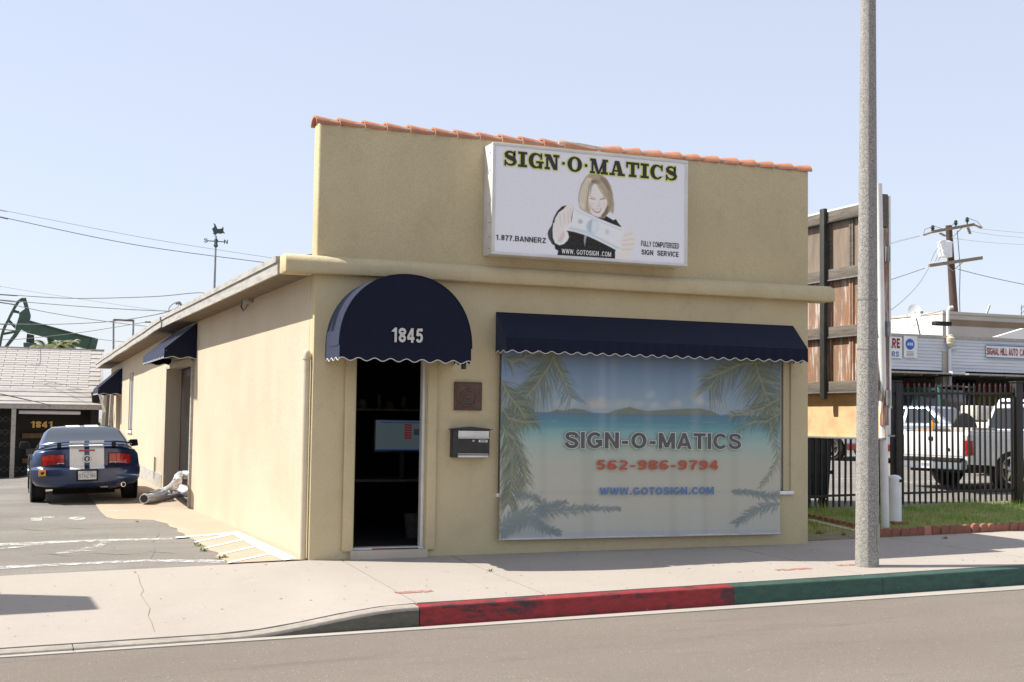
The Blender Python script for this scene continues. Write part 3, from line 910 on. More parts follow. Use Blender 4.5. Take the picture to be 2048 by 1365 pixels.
def board(ya, yb, dx0, dx1, z0, z1, name, m='soiled', wob=.0, par_=None):
    bb = MB(); P = []
    for i in range(13):
        y = lerp(ya, yb, i / 12); x = xe(y); wz = wob * math.sin(i * 2.1); P.append([(x + dx0, y, ze(y) + z0 + wz), (x + dx1, y, ze(y) + z0 + wz), (x + dx1, y, ze(y) + z1 + wz), (x + dx0, y, ze(y) + z1 + wz), (x + dx0, y, ze(y) + z0 + wz)])
    bb.grid(P); bb.f.append((0, 1, 2, 3)); bb.f.append(tuple(60 + i for i in (3, 2, 1, 0)))
    return bb.build(name, M[m], par_ or roof)


board(TW + .005, 10.4, -.03, .0, -.165, -.03, 'fascia_board')
board(TW + .005, 10.4, -.05, .02, -.028, .042, 'fascia_cap')
board(10.42, 27.0, -.055, -.01, -.16, -.045, 'fascia_board', wob=.008)
board(10.45, 27.0, -.075, .02, -.043, .035, 'fascia_cap', wob=.006)
board(TW + .005, 26.9, .001, .36, -.16, -.145, 'soffit', m='soffit')
# flood lamp and cable under the eave
p = at(497, 597, X=-.06)
fl = thing('flood_lamp', 'small grey flood lamp with a cable loop under the side eave', 'lamp', (0, p.y, p.z))
MB().box((-.13, p.y - .05, p.z - .06), (-.0, p.y + .05, p.z + .07)).build('lamp_body', M['galv'], fl, bevel=.01)
MB().tube([(-.05, p.y + .05, p.z + .03), (-.1, p.y + .22, p.z + .02), (-.11, p.y + .28, p.z - .1), (-.1, p.y + .14, p.z - .17), (-.06, p.y + .02, p.z - .09)], .012, 6).build('cable', M['wire'], fl, smooth=60)
p = at(212, 592 + 118, X=.02)


# ------------------------------------------------------------------ awnings
def scallop(n, amp): return lambda t: -amp * abs(math.sin(math.pi * n * t))


def straight_awning(name, label, A, B, top, zf, zv, proj, n, out):
    """A,B: wall points (x,y); out: unit outward vector; top, fold and valance heights"""
    t = thing(name, label, 'awning', (A[0], A[1], zv))
    A, B, o_ = Vector((A[0], A[1], 0)), Vector((B[0], B[1], 0)), Vector((out[0], out[1], 0))
    N = n * 8
    P = []
    for i in range(N + 1):
        u = i / N; w_ = A.lerp(B, u); sg = -.012 * math.sin(math.pi * ((u * 3) % 1))
        row = [w_ + Vector((0, 0, top)), w_ + o_ * proj * .5 + Vector((0, 0, lerp(top, zf, .5) + sg)), w_ + o_ * proj + Vector((0, 0, zf)),
               w_ + o_ * (proj + .006 + .008 * math.sin(u * n * 6.28)) + Vector((0, 0, zv + .02 + .03 * (.5 - .5 * math.cos(2 * math.pi * n * u))))]
        P.append(row)
    bb = MB(); bb.grid(P); bb.build('canvas', M['navy'], t, smooth=25, recalc=False)
    tb = MB(); tb.tube([r[3] for r in P], .0052, 5); tb.build('scallop_trim', M['trim'], t, smooth=60)
    for (w_, s) in ((A, 0), (B, -1)):
        e = MB(); m_ = 24; Pq = []
        for i in range(m_ + 1):
            u = i / m_; zt = lerp(top, zf, u) - .0; zb = zv + .02 + .03 * (.5 - .5 * math.cos(2 * math.pi * 2 * u))
            q = w_ + o_ * proj * u; Pq.append([q + Vector((0, 0, zt)), q + Vector((0, 0, zb))])
        e.grid(Pq); e.build('end_panel', M['navy'], t, recalc=False)
        MB().tube([r[1] for r in Pq], .0065, 5).build('scallop_trim', M['trim'], t)
    fr = MB()
    for w_ in (A.lerp(B, .03), A.lerp(B, .97)):
        fr.tube([w_ + Vector((0, 0, zf - .03)) + o_ * .01, w_ + o_ * (proj - .02) + Vector((0, 0, zf - .03))], .012, 6)
    fr.tube([A + o_ * (proj - .025) + Vector((0, 0, zf - .035)), B + o_ * (proj - .025) + Vector((0, 0, zf - .035))], .012, 6)
    fr.build('frame', M['galv'], t)
    return t


straight_awning('window_awning', 'long navy canvas awning with scalloped edge over the shop window', (2.235, -.002), (6.48, -.002), 2.925, 2.60, 2.40, .34, 25, (0, -1))
straight_awning('door_awning', 'navy canvas awning over the nearer side door with ducts below', (-.003, 8.62), (-.003 + xs_(12.0), 12.0), 3.255, 2.79, 2.60, .55, 14, (-1, 0))
straight_awning('door_awning', 'small navy canvas awning over the rearmost side door, near the low building', (xs_(22.8) - .003, 22.8), (xs_(24.6) - .003, 24.6), 2.93, 2.36, 2.17, .62, 9, (-1, 0))

# domed awning over the street door
dome = thing('domed_awning', 'round-topped navy canvas awning numbered 1845 over the street door', 'awning', (.905, 0, 2.25))
PJ = .62
XL, XR, PB, PV = .135, 1.70, 2.43, 2.285
PZ = at(806, 549, Y=-PJ).z
xc, hw = (XL + XR) / 2, (XR - XL) / 2
NA = 48


def arch(th, k):   # k 0 wall .. 1 front edge
    c_, s = math.cos(th), math.sin(th)
    x = xc + hw * math.copysign(abs(c_) ** .94, c_)
    return (x, -PJ * k - .004, PB + (PZ - PB) * s ** .94 - .012 * math.sin(math.pi * k) * (1 - s))


P = [[arch(math.pi * (1 - i / NA), k) for k in (0, .25, .5, .75, 1)] for i in range(NA + 1)]
MB().grid(P).build('side_canvas', M['navy'], dome, smooth=30, recalc=False)
fr_ = [arch(math.pi * (1 - i / NA), 1) for i in range(NA + 1)]
bb = MB(); P = []
for (x, y, z) in fr_:
    P.append([(x, y - .012 * math.sin(math.pi * q) * (1 - abs(x - xc) / hw), lerp(PB, z, q)) for q in (0, .25, .5, .75, 1)])
bb.grid(P); bb.build('front_canvas', M['navy'], dome, smooth=40, recalc=False)
MB().tube([(p[0], p[1] - .002, p[2]) for p in fr_], .007, 5).build('seam_piping', M['navy'], dome, smooth=60)
NS = 9


def valance(pts, nsc, seg=90):
    P = []; edge = []
    L = [0]
    for a, c in zip(pts, pts[1:]): L.append(L[-1] + math.dist(a, c))
    for i in range(seg + 1):
        d = L[-1] * i / seg; j = max(k for k in range(len(L)) if L[k] <= d + 1e-9); j = min(j, len(pts) - 2)
        t = (d - L[j]) / (L[j + 1] - L[j]); x = lerp(pts[j][0], pts[j + 1][0], t); y = lerp(pts[j][1], pts[j + 1][1], t)
        zb = PV - .03 + .034 * (.5 - .5 * math.cos(2 * math.pi * nsc * i / seg))
        P.append([(x, y, PB), (x, y - .004, zb)]); edge.append((x, y - .005, zb))
    return P, edge


P, e = valance([(XL, -.004), (XL + .006, -PJ - .004), (XR - .006, -PJ - .004), (XR, -.004)], 15, 180)
MB().grid(P).build('valance', M['navy'], dome, recalc=False)
MB().tube(e, .0052, 5).build('scallop_trim', M['trim'], dome, smooth=60)
text_px('1845', 783, 846, 684, 687, 29, -PJ - .024, M['trim'], dome, bold=.032)
MB().box((XR - .06, -.5, 2.20), (XR - .02, -.44, 2.3)).build('frame_end', M['black'], dome)

# ------------------------------------------------------------------ small wall things
gp = at(613, 1120, X=-.07)
post = thing('guard_post', 'slim beige round-capped pipe standing at the shop corner', 'pipe', (-.055, -.0 + .03, 0))
MB().lathe([(.042, -.3), (.042, 2.30), (.046, 2.301), (.046, 2.34), (.04, 2.372), (.025, 2.39), (.004, 2.395)], (-.055, .09, -.0), 18).build('pipe', M['beige_pipe'], post, smooth=40)
MB().lathe([(.05, 2.285), (.05, 2.30)], (-.055, .09, 0), 18).build('collar', M['beige_pipe'], post)

pl = thing('wall_plaque', 'square dark wooden plaque with a carved ring beside the street door', 'plaque', (1.885, 0, 1.73))
MB().box((1.712, -.035, 1.728), (2.06, 0, 2.066)).build('board', M['wood'], pl, bevel=.006)
MB().box((1.737, -.039, 1.745), (2.035, -.0352, 2.05)).build('carved_panel', M['relief'], pl)
bb = MB(); ring = [(1.885 + .10 * math.cos(a), -.042, 1.875 + .095 * math.sin(a)) for a in [2 * math.pi * i / 32 for i in range(33)]]
bb.tube(ring, .011, 6, caps=False); bb.build('carved_ring', M['relief_red'], pl, smooth=60)
put_text('STOM', (1.76, -.0405, 2.0), (.24, 0, 0), (0, 0, .033), M['relief_red'], pl, bold=.03)
MB().box((1.835, -.0425, 1.868), (1.935, -.0395, 1.90)).build('carved_relief', M['wood'], pl, bevel=.004)

mb = thing('mailbox', 'black wall mailbox with brushed metal flap beside the street door', 'mailbox', (1.9, 0, 1.17))
MB().box((1.672, -.115, 1.168), (2.135, 0, 1.50)).build('box', M['black'], mb, bevel=.006)
MB().prism([(1.65, 1.498), (2.165, 1.498), (2.165, 1.506), (2.1, 1.515), (1.905, 1.535), (1.71, 1.515), (1.65, 1.506)], -.135, 0).build('lid', M['black'], mb, bevel=.004)
MB().hexa([(1.735, -.12, 1.40), (2.12, -.12, 1.40), (2.12, -.1155, 1.40), (1.735, -.1155, 1.40), (1.735, -.128, 1.485), (2.12, -.128, 1.485), (2.12, -.1155, 1.485), (1.735, -.1155, 1.485)]).build('flap', M['sign_metal'], mb)
MB().box((1.73, -.134, 1.392), (2.125, -.116, 1.41)).build('flap_handle', M['steel'], mb, bevel=.004)
MB().box((1.735, -.122, 1.172), (2.12, -.1155, 1.215)).build('base_strip', M['sign_metal'], mb)
MB().box((1.735, -.1235, 1.195), (2.12, -.1222, 1.208)).build('strip_print', M['black'], mb)
MB().box((1.995, -.119, 1.352), (2.105, -.1155, 1.38)).build('name_label', M['white'], mb)
MB().box((2.01, -.1202, 1.36), (2.09, -.1192, 1.372)).build('label_print', M['text'], mb)
MB().lathe([(.014, -.1225), (.014, -.1155)], (1.925, 0, 1.368), 12, 'y').build('lock', M['steel'], mb)

# things inside the doorway
dk = thing('desk', 'dark desk seen through the street door', 'desk', (1.2, 1.75, .105))
MB().box((.75, 1.7, .80), (2.2, 2.4, .83)).build('top', M['room_thing'], dk)
for (x, y) in ((.78, 1.74), (2.14, 1.74), (.78, 2.34), (2.14, 2.34)):
    MB().box((x, y, .105), (x + .04, y + .04, .80)).build('leg', M['room_thing'], dk)
a = at(752, 841, Y=1.9); c = at(860, 901, Y=1.9)
mo = thing('monitor', 'wide computer monitor with pale blue lit screen through the doorway', 'monitor', (lerp(a.x, c.x, .5), 1.95, .83))
MB().box((a.x - .02, 1.905, c.z - .03), (c.x + .02, 1.95, a.z + .02)).build('casing', M['black'], mo, bevel=.006)
MB().box((a.x, 1.899, c.z), (c.x, 1.904, a.z)).build('screen', M['screen'], mo)
MB().box((a.x + .06, 1.8965, a.z - .035), (c.x, 1.8985, a.z - .015)).build('screen_bar', M['screen_blue'], mo)
MB().box((a.x, 1.8965, c.z), (c.x, 1.8985, c.z + .015)).build('screen_bar', M['screen_blue'], mo)
sx = at(809, 850, Y=1.9).x
for i in range(6):
    MB().box((sx, 1.8965, a.z - .07 - .034 * i), (sx + .10, 1.8985, a.z - .045 - .034 * i)).build('screen_icon', M['screen_red'], mo)
MB().box((sx + .13, 1.8965, a.z - .19), (sx + .3, 1.8985, a.z - .11)).build('screen_picture', M['screen_dark'], mo)
MB().box((lerp(a.x, c.x, .5) - .03, 1.93, .83), (lerp(a.x, c.x, .5) + .03, 1.97, c.z - .02)).build('stand', M['black'], mo)
p = at(822, 1045, Y=1.3)
wb = tag(MB().lathe([(.09, .106), (.12, .40), (.125, .40), (.125, .415), (.105, .415), (.09, .13)], (p.x + .03, 1.3, 0), 20).build('waste_bin', M['room_thing'], None, smooth=50), 'pale waste bin on the floor inside the street door', 'bin')
sh = thing('shelf', 'dark wall shelf of small items above the monitor', 'shelf', (1.2, 2.2, 1.75))
MB().box((.7, 2.1, 1.72), (2.2, 2.45, 1.75)).build('board', M['room_thing'], sh)
MB().box((1.25, 4.77, 2.5), (1.75, 4.79, 2.95)).build('picture', M['room_thing'], sh)
for i, (x, h, r) in enumerate(((.85, .16, .05), (1.0, .2, .035), (1.22, .12, .07), (1.45, .19, .03), (1.6, .1, .06), (1.8, .17, .04))):
    MB().lathe([(r, 1.751), (r * 1.05, 1.75 + h * .6), (r * .6, 1.75 + h)], (x, 2.25, 0), 12).build('jar', M['room_thing'], sh, smooth=40)
# hoses out of the side door
def hose(pts, r, name, label):
    V_ = [Vector(p) for p in pts]; out = []
    for i in range(len(V_) - 1):
        p0, p1, p2, p3 = V_[max(i - 1, 0)], V_[i], V_[i + 1], V_[min(i + 2, len(V_) - 1)]
        for s in range(10):
            t = s / 10; out.append(.5 * ((2 * p1) + (p2 - p0) * t + (2 * p0 - 5 * p1 + 4 * p2 - p3) * t * t + (3 * p1 - p0 - 3 * p2 + p3) * t ** 3))
    out.append(V_[-1])
    bb = MB(); bb.tube(out, [r * (1 + .05 * (i % 2) + .06 * math.sin(i * 1.7)) for i in range(len(out))], 14)
    t = thing(name, label, 'duct', tuple(V_[0])); bb.build('hose', M['duct'], t, smooth=70)
    e = out[0]; d = (out[0] - out[1]).normalized(); e2 = MB(); e2.tube([e - d * .03, e + d * .012], [r * .8, r * .8], 14); e2.build('open_end', M['under'], t)
    return t


h1 = [at(288, 998, Z=.14), at(322, 995, Z=.12), at(350, 988, Z=.14), at(377, 985, Z=.17)]
h2 = [at(300, 992, Z=.10), at(335, 980, Z=.16), at(352, 967, X=-.28), at(360, 952, X=-.1), at(384, 950, X=.1)]
hose([tuple(p) for p in h1] + [(.12, h1[-1].y + .3, .25)], .085, 'flexible_duct', 'silver flexible duct lying on the concrete by the side door')
hose([tuple(p) for p in h2], .075, 'flexible_duct', 'silver flexible duct arching up over the sill of the side door')
# roof vane
p0 = at(428, 590, X=.8); zb = 3.43 + (.8 + .36) * .16
vt = at(431, 462, Y=p0.y)
vane = thing('weather_vane', 'green flying pig weather vane on a tall rod above the side roof', 'weather vane', (p0.x, p0.y, zb))
MB().tube([(p0.x, p0.y, zb - .05), (p0.x + .01, p0.y, vt.z - .1)], [.028, .016], 8).build('rod', M['galv'], vane, smooth=60)
zm = at(430, 483, Y=p0.y).z
MB().tube([(p0.x - .17, p0.y, zm), (p0.x + .18, p0.y, zm)], .01, 6).build('direction_arm', M['verdigris'], vane)
MB().lathe([(.005, zm - .14), (.05, zm - .09), (.03, zm - .05), (.045, zm + .02), (.01, zm + .07)], (p0.x + .01, p0.y, 0), 12).build('finial', M['verdigris'], vane, smooth=50)
for s, x in (('S', -.23), ('N', .17)): put_text(s, (p0.x + x, p0.y - .005, zm - .04), (.075, 0, 0), (0, 0, .085), M['verdigris'], vane, bold=.03)
pig = [(-.13, .02), (-.10, .06), (-.13, .14), (-.16, .20), (-.12, .21), (-.08, .28), (-.11, .38), (-.05, .33), (-.01, .25), (.02, .19), (.10, .20), (.16, .22), (.20, .29), (.215, .2), (.21, .13), (.27, .06), (.20, .07), (.14, .04), (.02, .05), (-.02, 0), (-.08, -.05), (-.06, .02)]
MB().prism([(p0.x + .02 + a_ * .62, vt.z - .08 + b_ * .62) for a_, b_ in pig], p0.y - .02, p0.y + .02).build('pig', M['verdigris'], vane, bevel=.005)
# masthead and vent pipes on the roof
p = at(362, 628, X=.4); q = at(362, 606, Y=p.y)
mh = thing('service_mast', 'small pale bent service mast at the roof edge with wires', 'mast', tuple(p))
MB().tube([(p.x, p.y, p.z - .3), (p.x, p.y, q.z - .05), (p.x - .03, p.y, q.z), (p.x - .12, p.y, q.z - .02)], .03, 8).build('pipe', M['galv'], mh, smooth=60)
p = at(304, 662, X=.4); q = at(304, 645, Y=p.y)
mh = thing('vent_pipe', 'thin bent pipe above the rear roof edge', 'pipe', tuple(p))
MB().tube([(p.x, p.y, p.z - .3), (p.x, p.y, q.z - .02), (p.x - .05, p.y, q.z), (p.x - .18, p.y, q.z)], .02, 8).build('pipe', M['galv'], mh, smooth=60)
# ================================================================== printed sign and banner
class Canvas:
    """flat print worked out point by point on a fine mesh; all shapes in plane coordinates (x, z)"""
    def __init__(self, x0, x1, z0, z1, nx, nz):
        self.xs = np.linspace(x0, x1, nx); self.zs = np.linspace(z0, z1, nz)
        self.X, self.Z = np.meshgrid(self.xs, self.zs); self.C = np.ones((nz, nx, 3)); self.px = (x1 - x0) / nx

    def fill(self, c): self.C[:] = c

    def blend(self, a, c, sl=None):
        c = np.asarray(c)
        if sl is None: self.C[:] = self.C * (1 - a[..., None]) + c * a[..., None]
        else: self.C[sl] = self.C[sl] * (1 - a[..., None]) + c * a[..., None]

    def box_(self, pts, pad):
        p = np.array(pts)
        i0 = max(0, np.searchsorted(self.xs, p[:, 0].min() - pad)); i1 = min(len(self.xs), np.searchsorted(self.xs, p[:, 0].max() + pad))
        j0 = max(0, np.searchsorted(self.zs, p[:, 1].min() - pad)); j1 = min(len(self.zs), np.searchsorted(self.zs, p[:, 1].max() + pad))
        return (slice(j0, j1), slice(i0, i1))

    def poly(self, pts, c, soft=1.0, op=1.0):
        sf = self.px * soft; sl = self.box_(pts, sf * 2)
        X, Z = self.X[sl], self.Z[sl]
        if X.size == 0: return
        ins = np.zeros(X.shape, bool); d = np.full(X.shape, 1e9); n = len(pts)
        for i in range(n):
            (xa, za), (xb, zb) = pts[i], pts[(i + 1) % n]
            cond = ((za > Z) != (zb > Z)); den = (zb - za) if abs(zb - za) > 1e-12 else 1e-12
            ins ^= cond & (X < (xb - xa) * (Z - za) / den + xa)
            ex, ez = xb - xa, zb - za; L = ex * ex + ez * ez + 1e-12
            t = np.clip(((X - xa) * ex + (Z - za) * ez) / L, 0, 1); d = np.minimum(d, np.hypot(X - xa - t * ex, Z - za - t * ez))
        s = np.where(ins, d, -d); self.blend(np.clip(s / sf + .5, 0, 1) * op, c, sl)

    def stroke(self, a, b, wa, wb, c, op=1.0, soft=1.0):
        sf = self.px * soft; sl = self.box_([a, b], max(wa, wb) + sf * 2); X, Z = self.X[sl], self.Z[sl]
        if X.size == 0: return
        ex, ez = b[0] - a[0], b[1] - a[1]; L = ex * ex + ez * ez + 1e-12
        t = np.clip(((X - a[0]) * ex + (Z - a[1]) * ez) / L, 0, 1); d = np.hypot(X - a[0] - t * ex, Z - a[1] - t * ez) - (wa + (wb - wa) * t)
        self.blend(np.clip(-d / sf + .5, 0, 1) * op, c, sl)

    def build(self, name, m, parent, yfn):
        nz, nx = self.X.shape
        V = np.stack([self.X.ravel(), yfn(self.X, self.Z).ravel(), self.Z.ravel()], 1)
        i = (np.arange(nz - 1)[:, None] * nx + np.arange(nx - 1)[None]).ravel()
        Fq = np.stack([i, i + 1, i + nx + 1, i + nx], 1)
        me = bpy.data.meshes.new(name)
        me.vertices.add(len(V)); me.vertices.foreach_set('co', V.ravel())
        me.loops.add(Fq.size); me.loops.foreach_set('vertex_index', Fq.ravel())
        me.polygons.add(len(Fq)); me.polygons.foreach_set('loop_start', np.arange(0, Fq.size, 4))
        me.polygons.foreach_set('use_smooth', np.ones(len(Fq), bool))
        me.update(calc_edges=True)
        at_ = me.color_attributes.new('print', 'FLOAT_COLOR', 'POINT')
        c4 = np.ones((len(V), 4), np.float32); c4[:, :3] = self.C.reshape(-1, 3); at_.data.foreach_set('color', c4.ravel())
        return obj(name, me, m, parent)


def L3(r, g, b_, k=1.0): return tuple(min(.9, v * k) for v in lin(r, g, b_))


# ------------------------------------------------------------------ light-box sign on the parapet
YS = -.30
sx0, sx1, sz0, sz1 = 2.045, 4.70, 3.585, 4.93
sg = thing('shop_sign', 'white box sign reading SIGN-O-MATICS with a woman holding a banknote', 'sign', (3.37, 0, sz0))
MB().box((sx0 + .004, YS + .03, sz0 + .004), (sx1 - .004, -.008, sz1 - .004)).build('cabinet', M['sign_metal'], sg, bevel=.004)
fw_ = .045
for (x0, x1, z0, z1) in ((sx0, sx1, sz1 - fw_ * .8, sz1), (sx0, sx1, sz0, sz0 + fw_ * .8), (sx0, sx0 + fw_ * .9, sz0 + fw_ * .8, sz1 - fw_ * .8), (sx1 - fw_ * .9, sx1, sz0 + fw_ * .8, sz1 - fw_ * .8)):
    MB().box((x0, YS - .012, z0), (x1, YS + .029, z1)).build('frame', M['sign_metal'], sg, bevel=.006)
for z in (3.66, 3.8, 3.97, 4.2, 4.6, 4.82):
    MB().lathe([(.008, sx0 - .003), (.008, sx0 + .01)], (0, YS + .07, z), 8, 'x').build('rivet', M['galv'], sg)
KS = 1.62      # the print sits in open shade: brighten measured shade values to surface colour
cv = Canvas(sx0 + .03, sx1 - .03, sz0 + .025, sz1 - .025, 430, 220)
cv.fill(L3(192, 192, 198, KS))


def W(pts):    # points traced on the woman's picture -> sign plane
    r = []
    for x, y in pts:
        p = at(1040 + x / 6.823, 330 + y / 6.823, Y=YS); r.append((p.x, p.z))
    return r


def wp(pts, c, soft=1.3, op=1.0): cv.poly(W(pts), c, soft, op)


def ws(a, b_, wa, wb, c, op=1.0, soft=1.2):
    a, b_ = W([a])[0], W([b_])[0]; k = 1 / (6.823 * 170); cv.stroke(a, b_, wa * k, wb * k, c, op, soft)


hair_l, hair_m, hair_d = L3(196, 186, 168, KS), L3(150, 136, 112, KS), L3(96, 84, 68, KS)
skin, skin_d, pink = L3(206, 190, 184, KS), L3(176, 150, 142, KS), L3(196, 160, 156, KS)
black, grey = L3(40, 38, 36, 1.0), L3(84, 84, 86, 1.2)
wp([(640, 548), (570, 570), (510, 630), (460, 720), (430, 830), (390, 890), (376, 940), (392, 1010), (440, 1085), (470, 1100), (480, 1150), (520, 1175), (508, 1232), (800, 1250), (1300, 1282), (1310, 1170), (1380, 840), (1340, 790), (1310, 742), (1270, 755), (1180, 700), (1000, 690), (860, 620), (700, 560)], black)
wp([(640, 560), (590, 600), (530, 650), (480, 760), (460, 850), (420, 860), (385, 905), (385, 990), (440, 1075), (455, 1060), (425, 1000), (430, 900), (465, 830), (500, 700), (560, 620)], grey, 3, .6)
wp([(905, 150), (950, 125), (1030, 118), (1110, 138), (1180, 185), (1240, 285), (1268, 400), (1285, 540), (1280, 640), (1262, 672), (1240, 640), (1205, 660), (1150, 730), (1080, 720), (950, 660), (880, 630), (815, 590), (793, 480), (800, 400), (832, 270)], hair_m, 2.5)
wp([(915, 170), (850, 290), (815, 420), (812, 560), (860, 610), (900, 620), (905, 450), (935, 280), (990, 190)], hair_l, 4, .75)
wp([(1110, 150), (1195, 220), (1250, 380), (1265, 560), (1225, 620), (1215, 420), (1160, 280), (1090, 190)], hair_d, 4, .6)
wp([(968, 235), (1020, 262), (1065, 270), (1120, 345), (1160, 440), (1192, 500), (1185, 560), (1150, 640), (1105, 700), (1065, 718), (1000, 690), (955, 640), (930, 560), (940, 430), (952, 300)], skin, 2)
wp([(975, 210), (1060, 195), (1110, 215), (1095, 260), (1020, 245), (980, 300), (955, 420), (945, 300)], hair_d, 5, .75)
wp([(1040, 265), (1075, 270), (1120, 350), (1165, 445), (1150, 450), (1100, 370)], hair_m, 3, .8)
wp([(900, 480), (945, 520), (965, 620), (930, 640), (885, 600)], hair_m, 4, .7)
wp([(1110, 690), (1150, 640), (1190, 560), (1215, 560), (1200, 660), (1130, 735)], hair_d, 3, .85)
for dx in range(0, 9):
    ws((1000 + dx * 14, 175 + dx * 4), (1150 + dx * 14, 330 + dx * 12), 5, 4, hair_l if dx % 2 else hair_d, .35, 2)
    ws((960 - dx * 12, 200 + dx * 8), (925 - dx * 14, 560 - dx * 8), 5, 5, hair_d if dx % 2 else hair_l, .4, 2)
    ws((1215 + dx * 7, 330 + dx * 22), (1225 + dx * 6, 640), 4, 4, hair_l if dx % 2 else hair_d, .35, 2)
ws((962, 460), (1030, 470), 7, 5, L3(92, 80, 80, 1.2), .9); ws((1095, 472), (1160, 462), 6, 7, L3(92, 80, 80, 1.2), .9)
ws((960, 430), (1030, 445), 6, 4, hair_m, .6); ws((1100, 450), (1165, 438), 4, 6, hair_m, .6)
wp([(1055, 540), (1085, 470), (1100, 540), (1085, 570), (1060, 565)], skin_d, 5, .35)
ws((1055, 565), (1095, 570), 6, 5, skin_d, .7)
wp([(970, 585), (1010, 600), (1060, 606), (1115, 588), (1100, 640), (1065, 665), (1020, 650), (985, 615)], L3(168, 120, 120, KS), 2)
wp([(985, 594), (1015, 606), (1060, 612), (1105, 596), (1090, 625), (1060, 640), (1020, 628)], L3(226, 224, 224, KS), 1.5)
wp([(965, 520), (1010, 530), (985, 590), (955, 575)], pink, 8, .5); wp([(1130, 520), (1175, 515), (1160, 580), (1120, 575)], pink, 8, .4)
wp([(880, 950), (915, 970), (900, 1010), (884, 1110), (872, 1040)], L3(140, 142, 145, KS), 2)
# left cuff, arm and hand
wp([(455, 790), (445, 900), (450, 1000), (480, 1070), (540, 1098), (600, 1080), (650, 1030), (668, 985), (650, 915), (600, 900)], L3(206, 206, 210, KS), 2)
wp([(640, 545), (665, 518), (705, 530), (735, 580), (720, 640), (700, 720), (695, 830), (660, 870), (640, 900), (610, 980), (560, 1060), (510, 1050), (465, 960), (462, 840), (480, 730), (530, 650), (600, 600)], skin, 2)
for a_, b_ in (((690, 600), (690, 720)), ((650, 640), (665, 790)), ((600, 660), (610, 800)), ((545, 690), (560, 830))): ws(a_, b_, 9, 6, skin_d, .55, 3)
wp([(510, 1040), (560, 1060), (610, 970), (590, 900), (560, 960)], skin_d, 5, .6)
# banknote
wp([(738, 562), (870, 630), (1050, 722), (1240, 800), (1425, 872), (1400, 1030), (1372, 1198), (1200, 1105), (1050, 1030), (900, 962), (740, 915), (575, 885), (700, 790)], L3(196, 202, 206, KS), 1.5)
nb, nbd = L3(166, 178, 186, KS), L3(132, 148, 158, KS)
wp([(750, 600), (1050, 745), (1390, 880), (1385, 900), (1050, 765), (745, 620)], nb, 3, .7)
wp([(690, 845), (900, 900), (1090, 990), (1360, 1130), (1352, 1165), (1080, 1020), (890, 940), (660, 880)], nb, 3, .8)
wp([(960, 745), (1030, 755), (1075, 810), (1070, 890), (1020, 950), (940, 930), (900, 870), (910, 795)], nb, 3, .9)
wp([(985, 760), (1040, 770), (1066, 830), (1055, 890), (1010, 935), (975, 900), (985, 830)], L3(188, 196, 196, KS), 3, .9)
wp([(960, 760), (985, 750), (975, 830), (965, 920), (930, 900), (925, 820)], nbd, 5, .6)
wp([(795, 750), (835, 742), (860, 770), (850, 800), (815, 808), (788, 785)], nbd, 2, .7); wp([(1165, 890), (1200, 880), (1220, 915), (1200, 950), (1165, 945)], L3(150, 172, 166, KS), 3, .7)
# right hand
wp([(1470, 815), (1495, 815), (1503, 860), (1530, 900), (1540, 950), (1570, 985), (1580, 1060), (1560, 1120), (1520, 1200), (1470, 1290), (1320, 1280), (1325, 1180), (1375, 1195), (1390, 1080), (1360, 1060), (1370, 1020), (1420, 960), (1480, 900)], skin, 2)
for a_, b_ in (((1420, 965), (1530, 935)), ((1410, 1030), (1560, 1015)), ((1400, 1095), (1560, 1080)), ((1390, 1155), (1530, 1150))): ws(a_, b_, 6, 5, skin_d, .6, 3)
ws((1305, 1180), (1305, 1282), 7, 7, L3(206, 206, 210, KS))
face = cv.build('printed_face', M['sign_print'], sg, lambda X, Z: np.full(X.shape, YS))
YT = YS - .004


def T5(x, y): return 940 + x / 4.267, 260 + y / 4.267


def sign_text(s, x0, x1, yb, h, m, dy=0, bold=.03, sp=None):
    a = T5(x0, yb[0]); c = T5(x1, yb[1]); return text_px(s, a[0], c[0], a[1], c[1], h / 4.267, YT - dy, m, sg, bold)


sign_text('1.877.BANNERZ', 220, 648, (940, 968), 46, M['text'], bold=.025)
sign_text('FULLY COMPUTERIZED', 1460, 1784, (995, 1013), 46, M['text'], bold=.02)
sign_text('SIGN  SERVICE', 1463, 1780, (1068, 1083), 44, M['text'], bold=.025)
sign_text('WWW. GOTOSIGN .COM', 783, 1204, (1057, 1084), 42, M['white'], bold=.02)


# slab-serif title, drawn letter by letter: cell height 1, polygons per letter
def ell(cx, cz, rx, rz, a0, a1, n=26): return [(cx + rx * math.cos(lerp(a0, a1, i / n)), cz + rz * math.sin(lerp(a0, a1, i / n))) for i in range(n + 1)]


def band(pts, ws_, m):
    out, inn = [], []
    for i, p in enumerate(pts):
        q0, q1 = pts[max(i - 1, 0)], pts[min(i + 1, len(pts) - 1)]; dx, dz = q1[0] - q0[0], q1[1] - q0[1]; L_ = math.hypot(dx, dz) or 1
        w_ = ws_[i] / 2 + m; out.append((p[0] - dz / L_ * w_, p[1] + dx / L_ * w_)); inn.append((p[0] + dz / L_ * w_, p[1] - dx / L_ * w_))
    return [[out[i], out[i + 1], inn[i + 1], inn[i]] for i in range(len(pts) - 1)]


def rect(x0, x1, z0, z1, m): return [[(x0 - m, z0 - m), (x1 + m, z0 - m), (x1 + m, z1 + m), (x0 - m, z1 + m)]]


def quad(a, b_, c, d, m):
    cx = (a[0] + b_[0] + c[0] + d[0]) / 4
    return [[(p[0] + (m if p[0] > cx else -m), p[1]) for p in (a, b_, c, d)]]


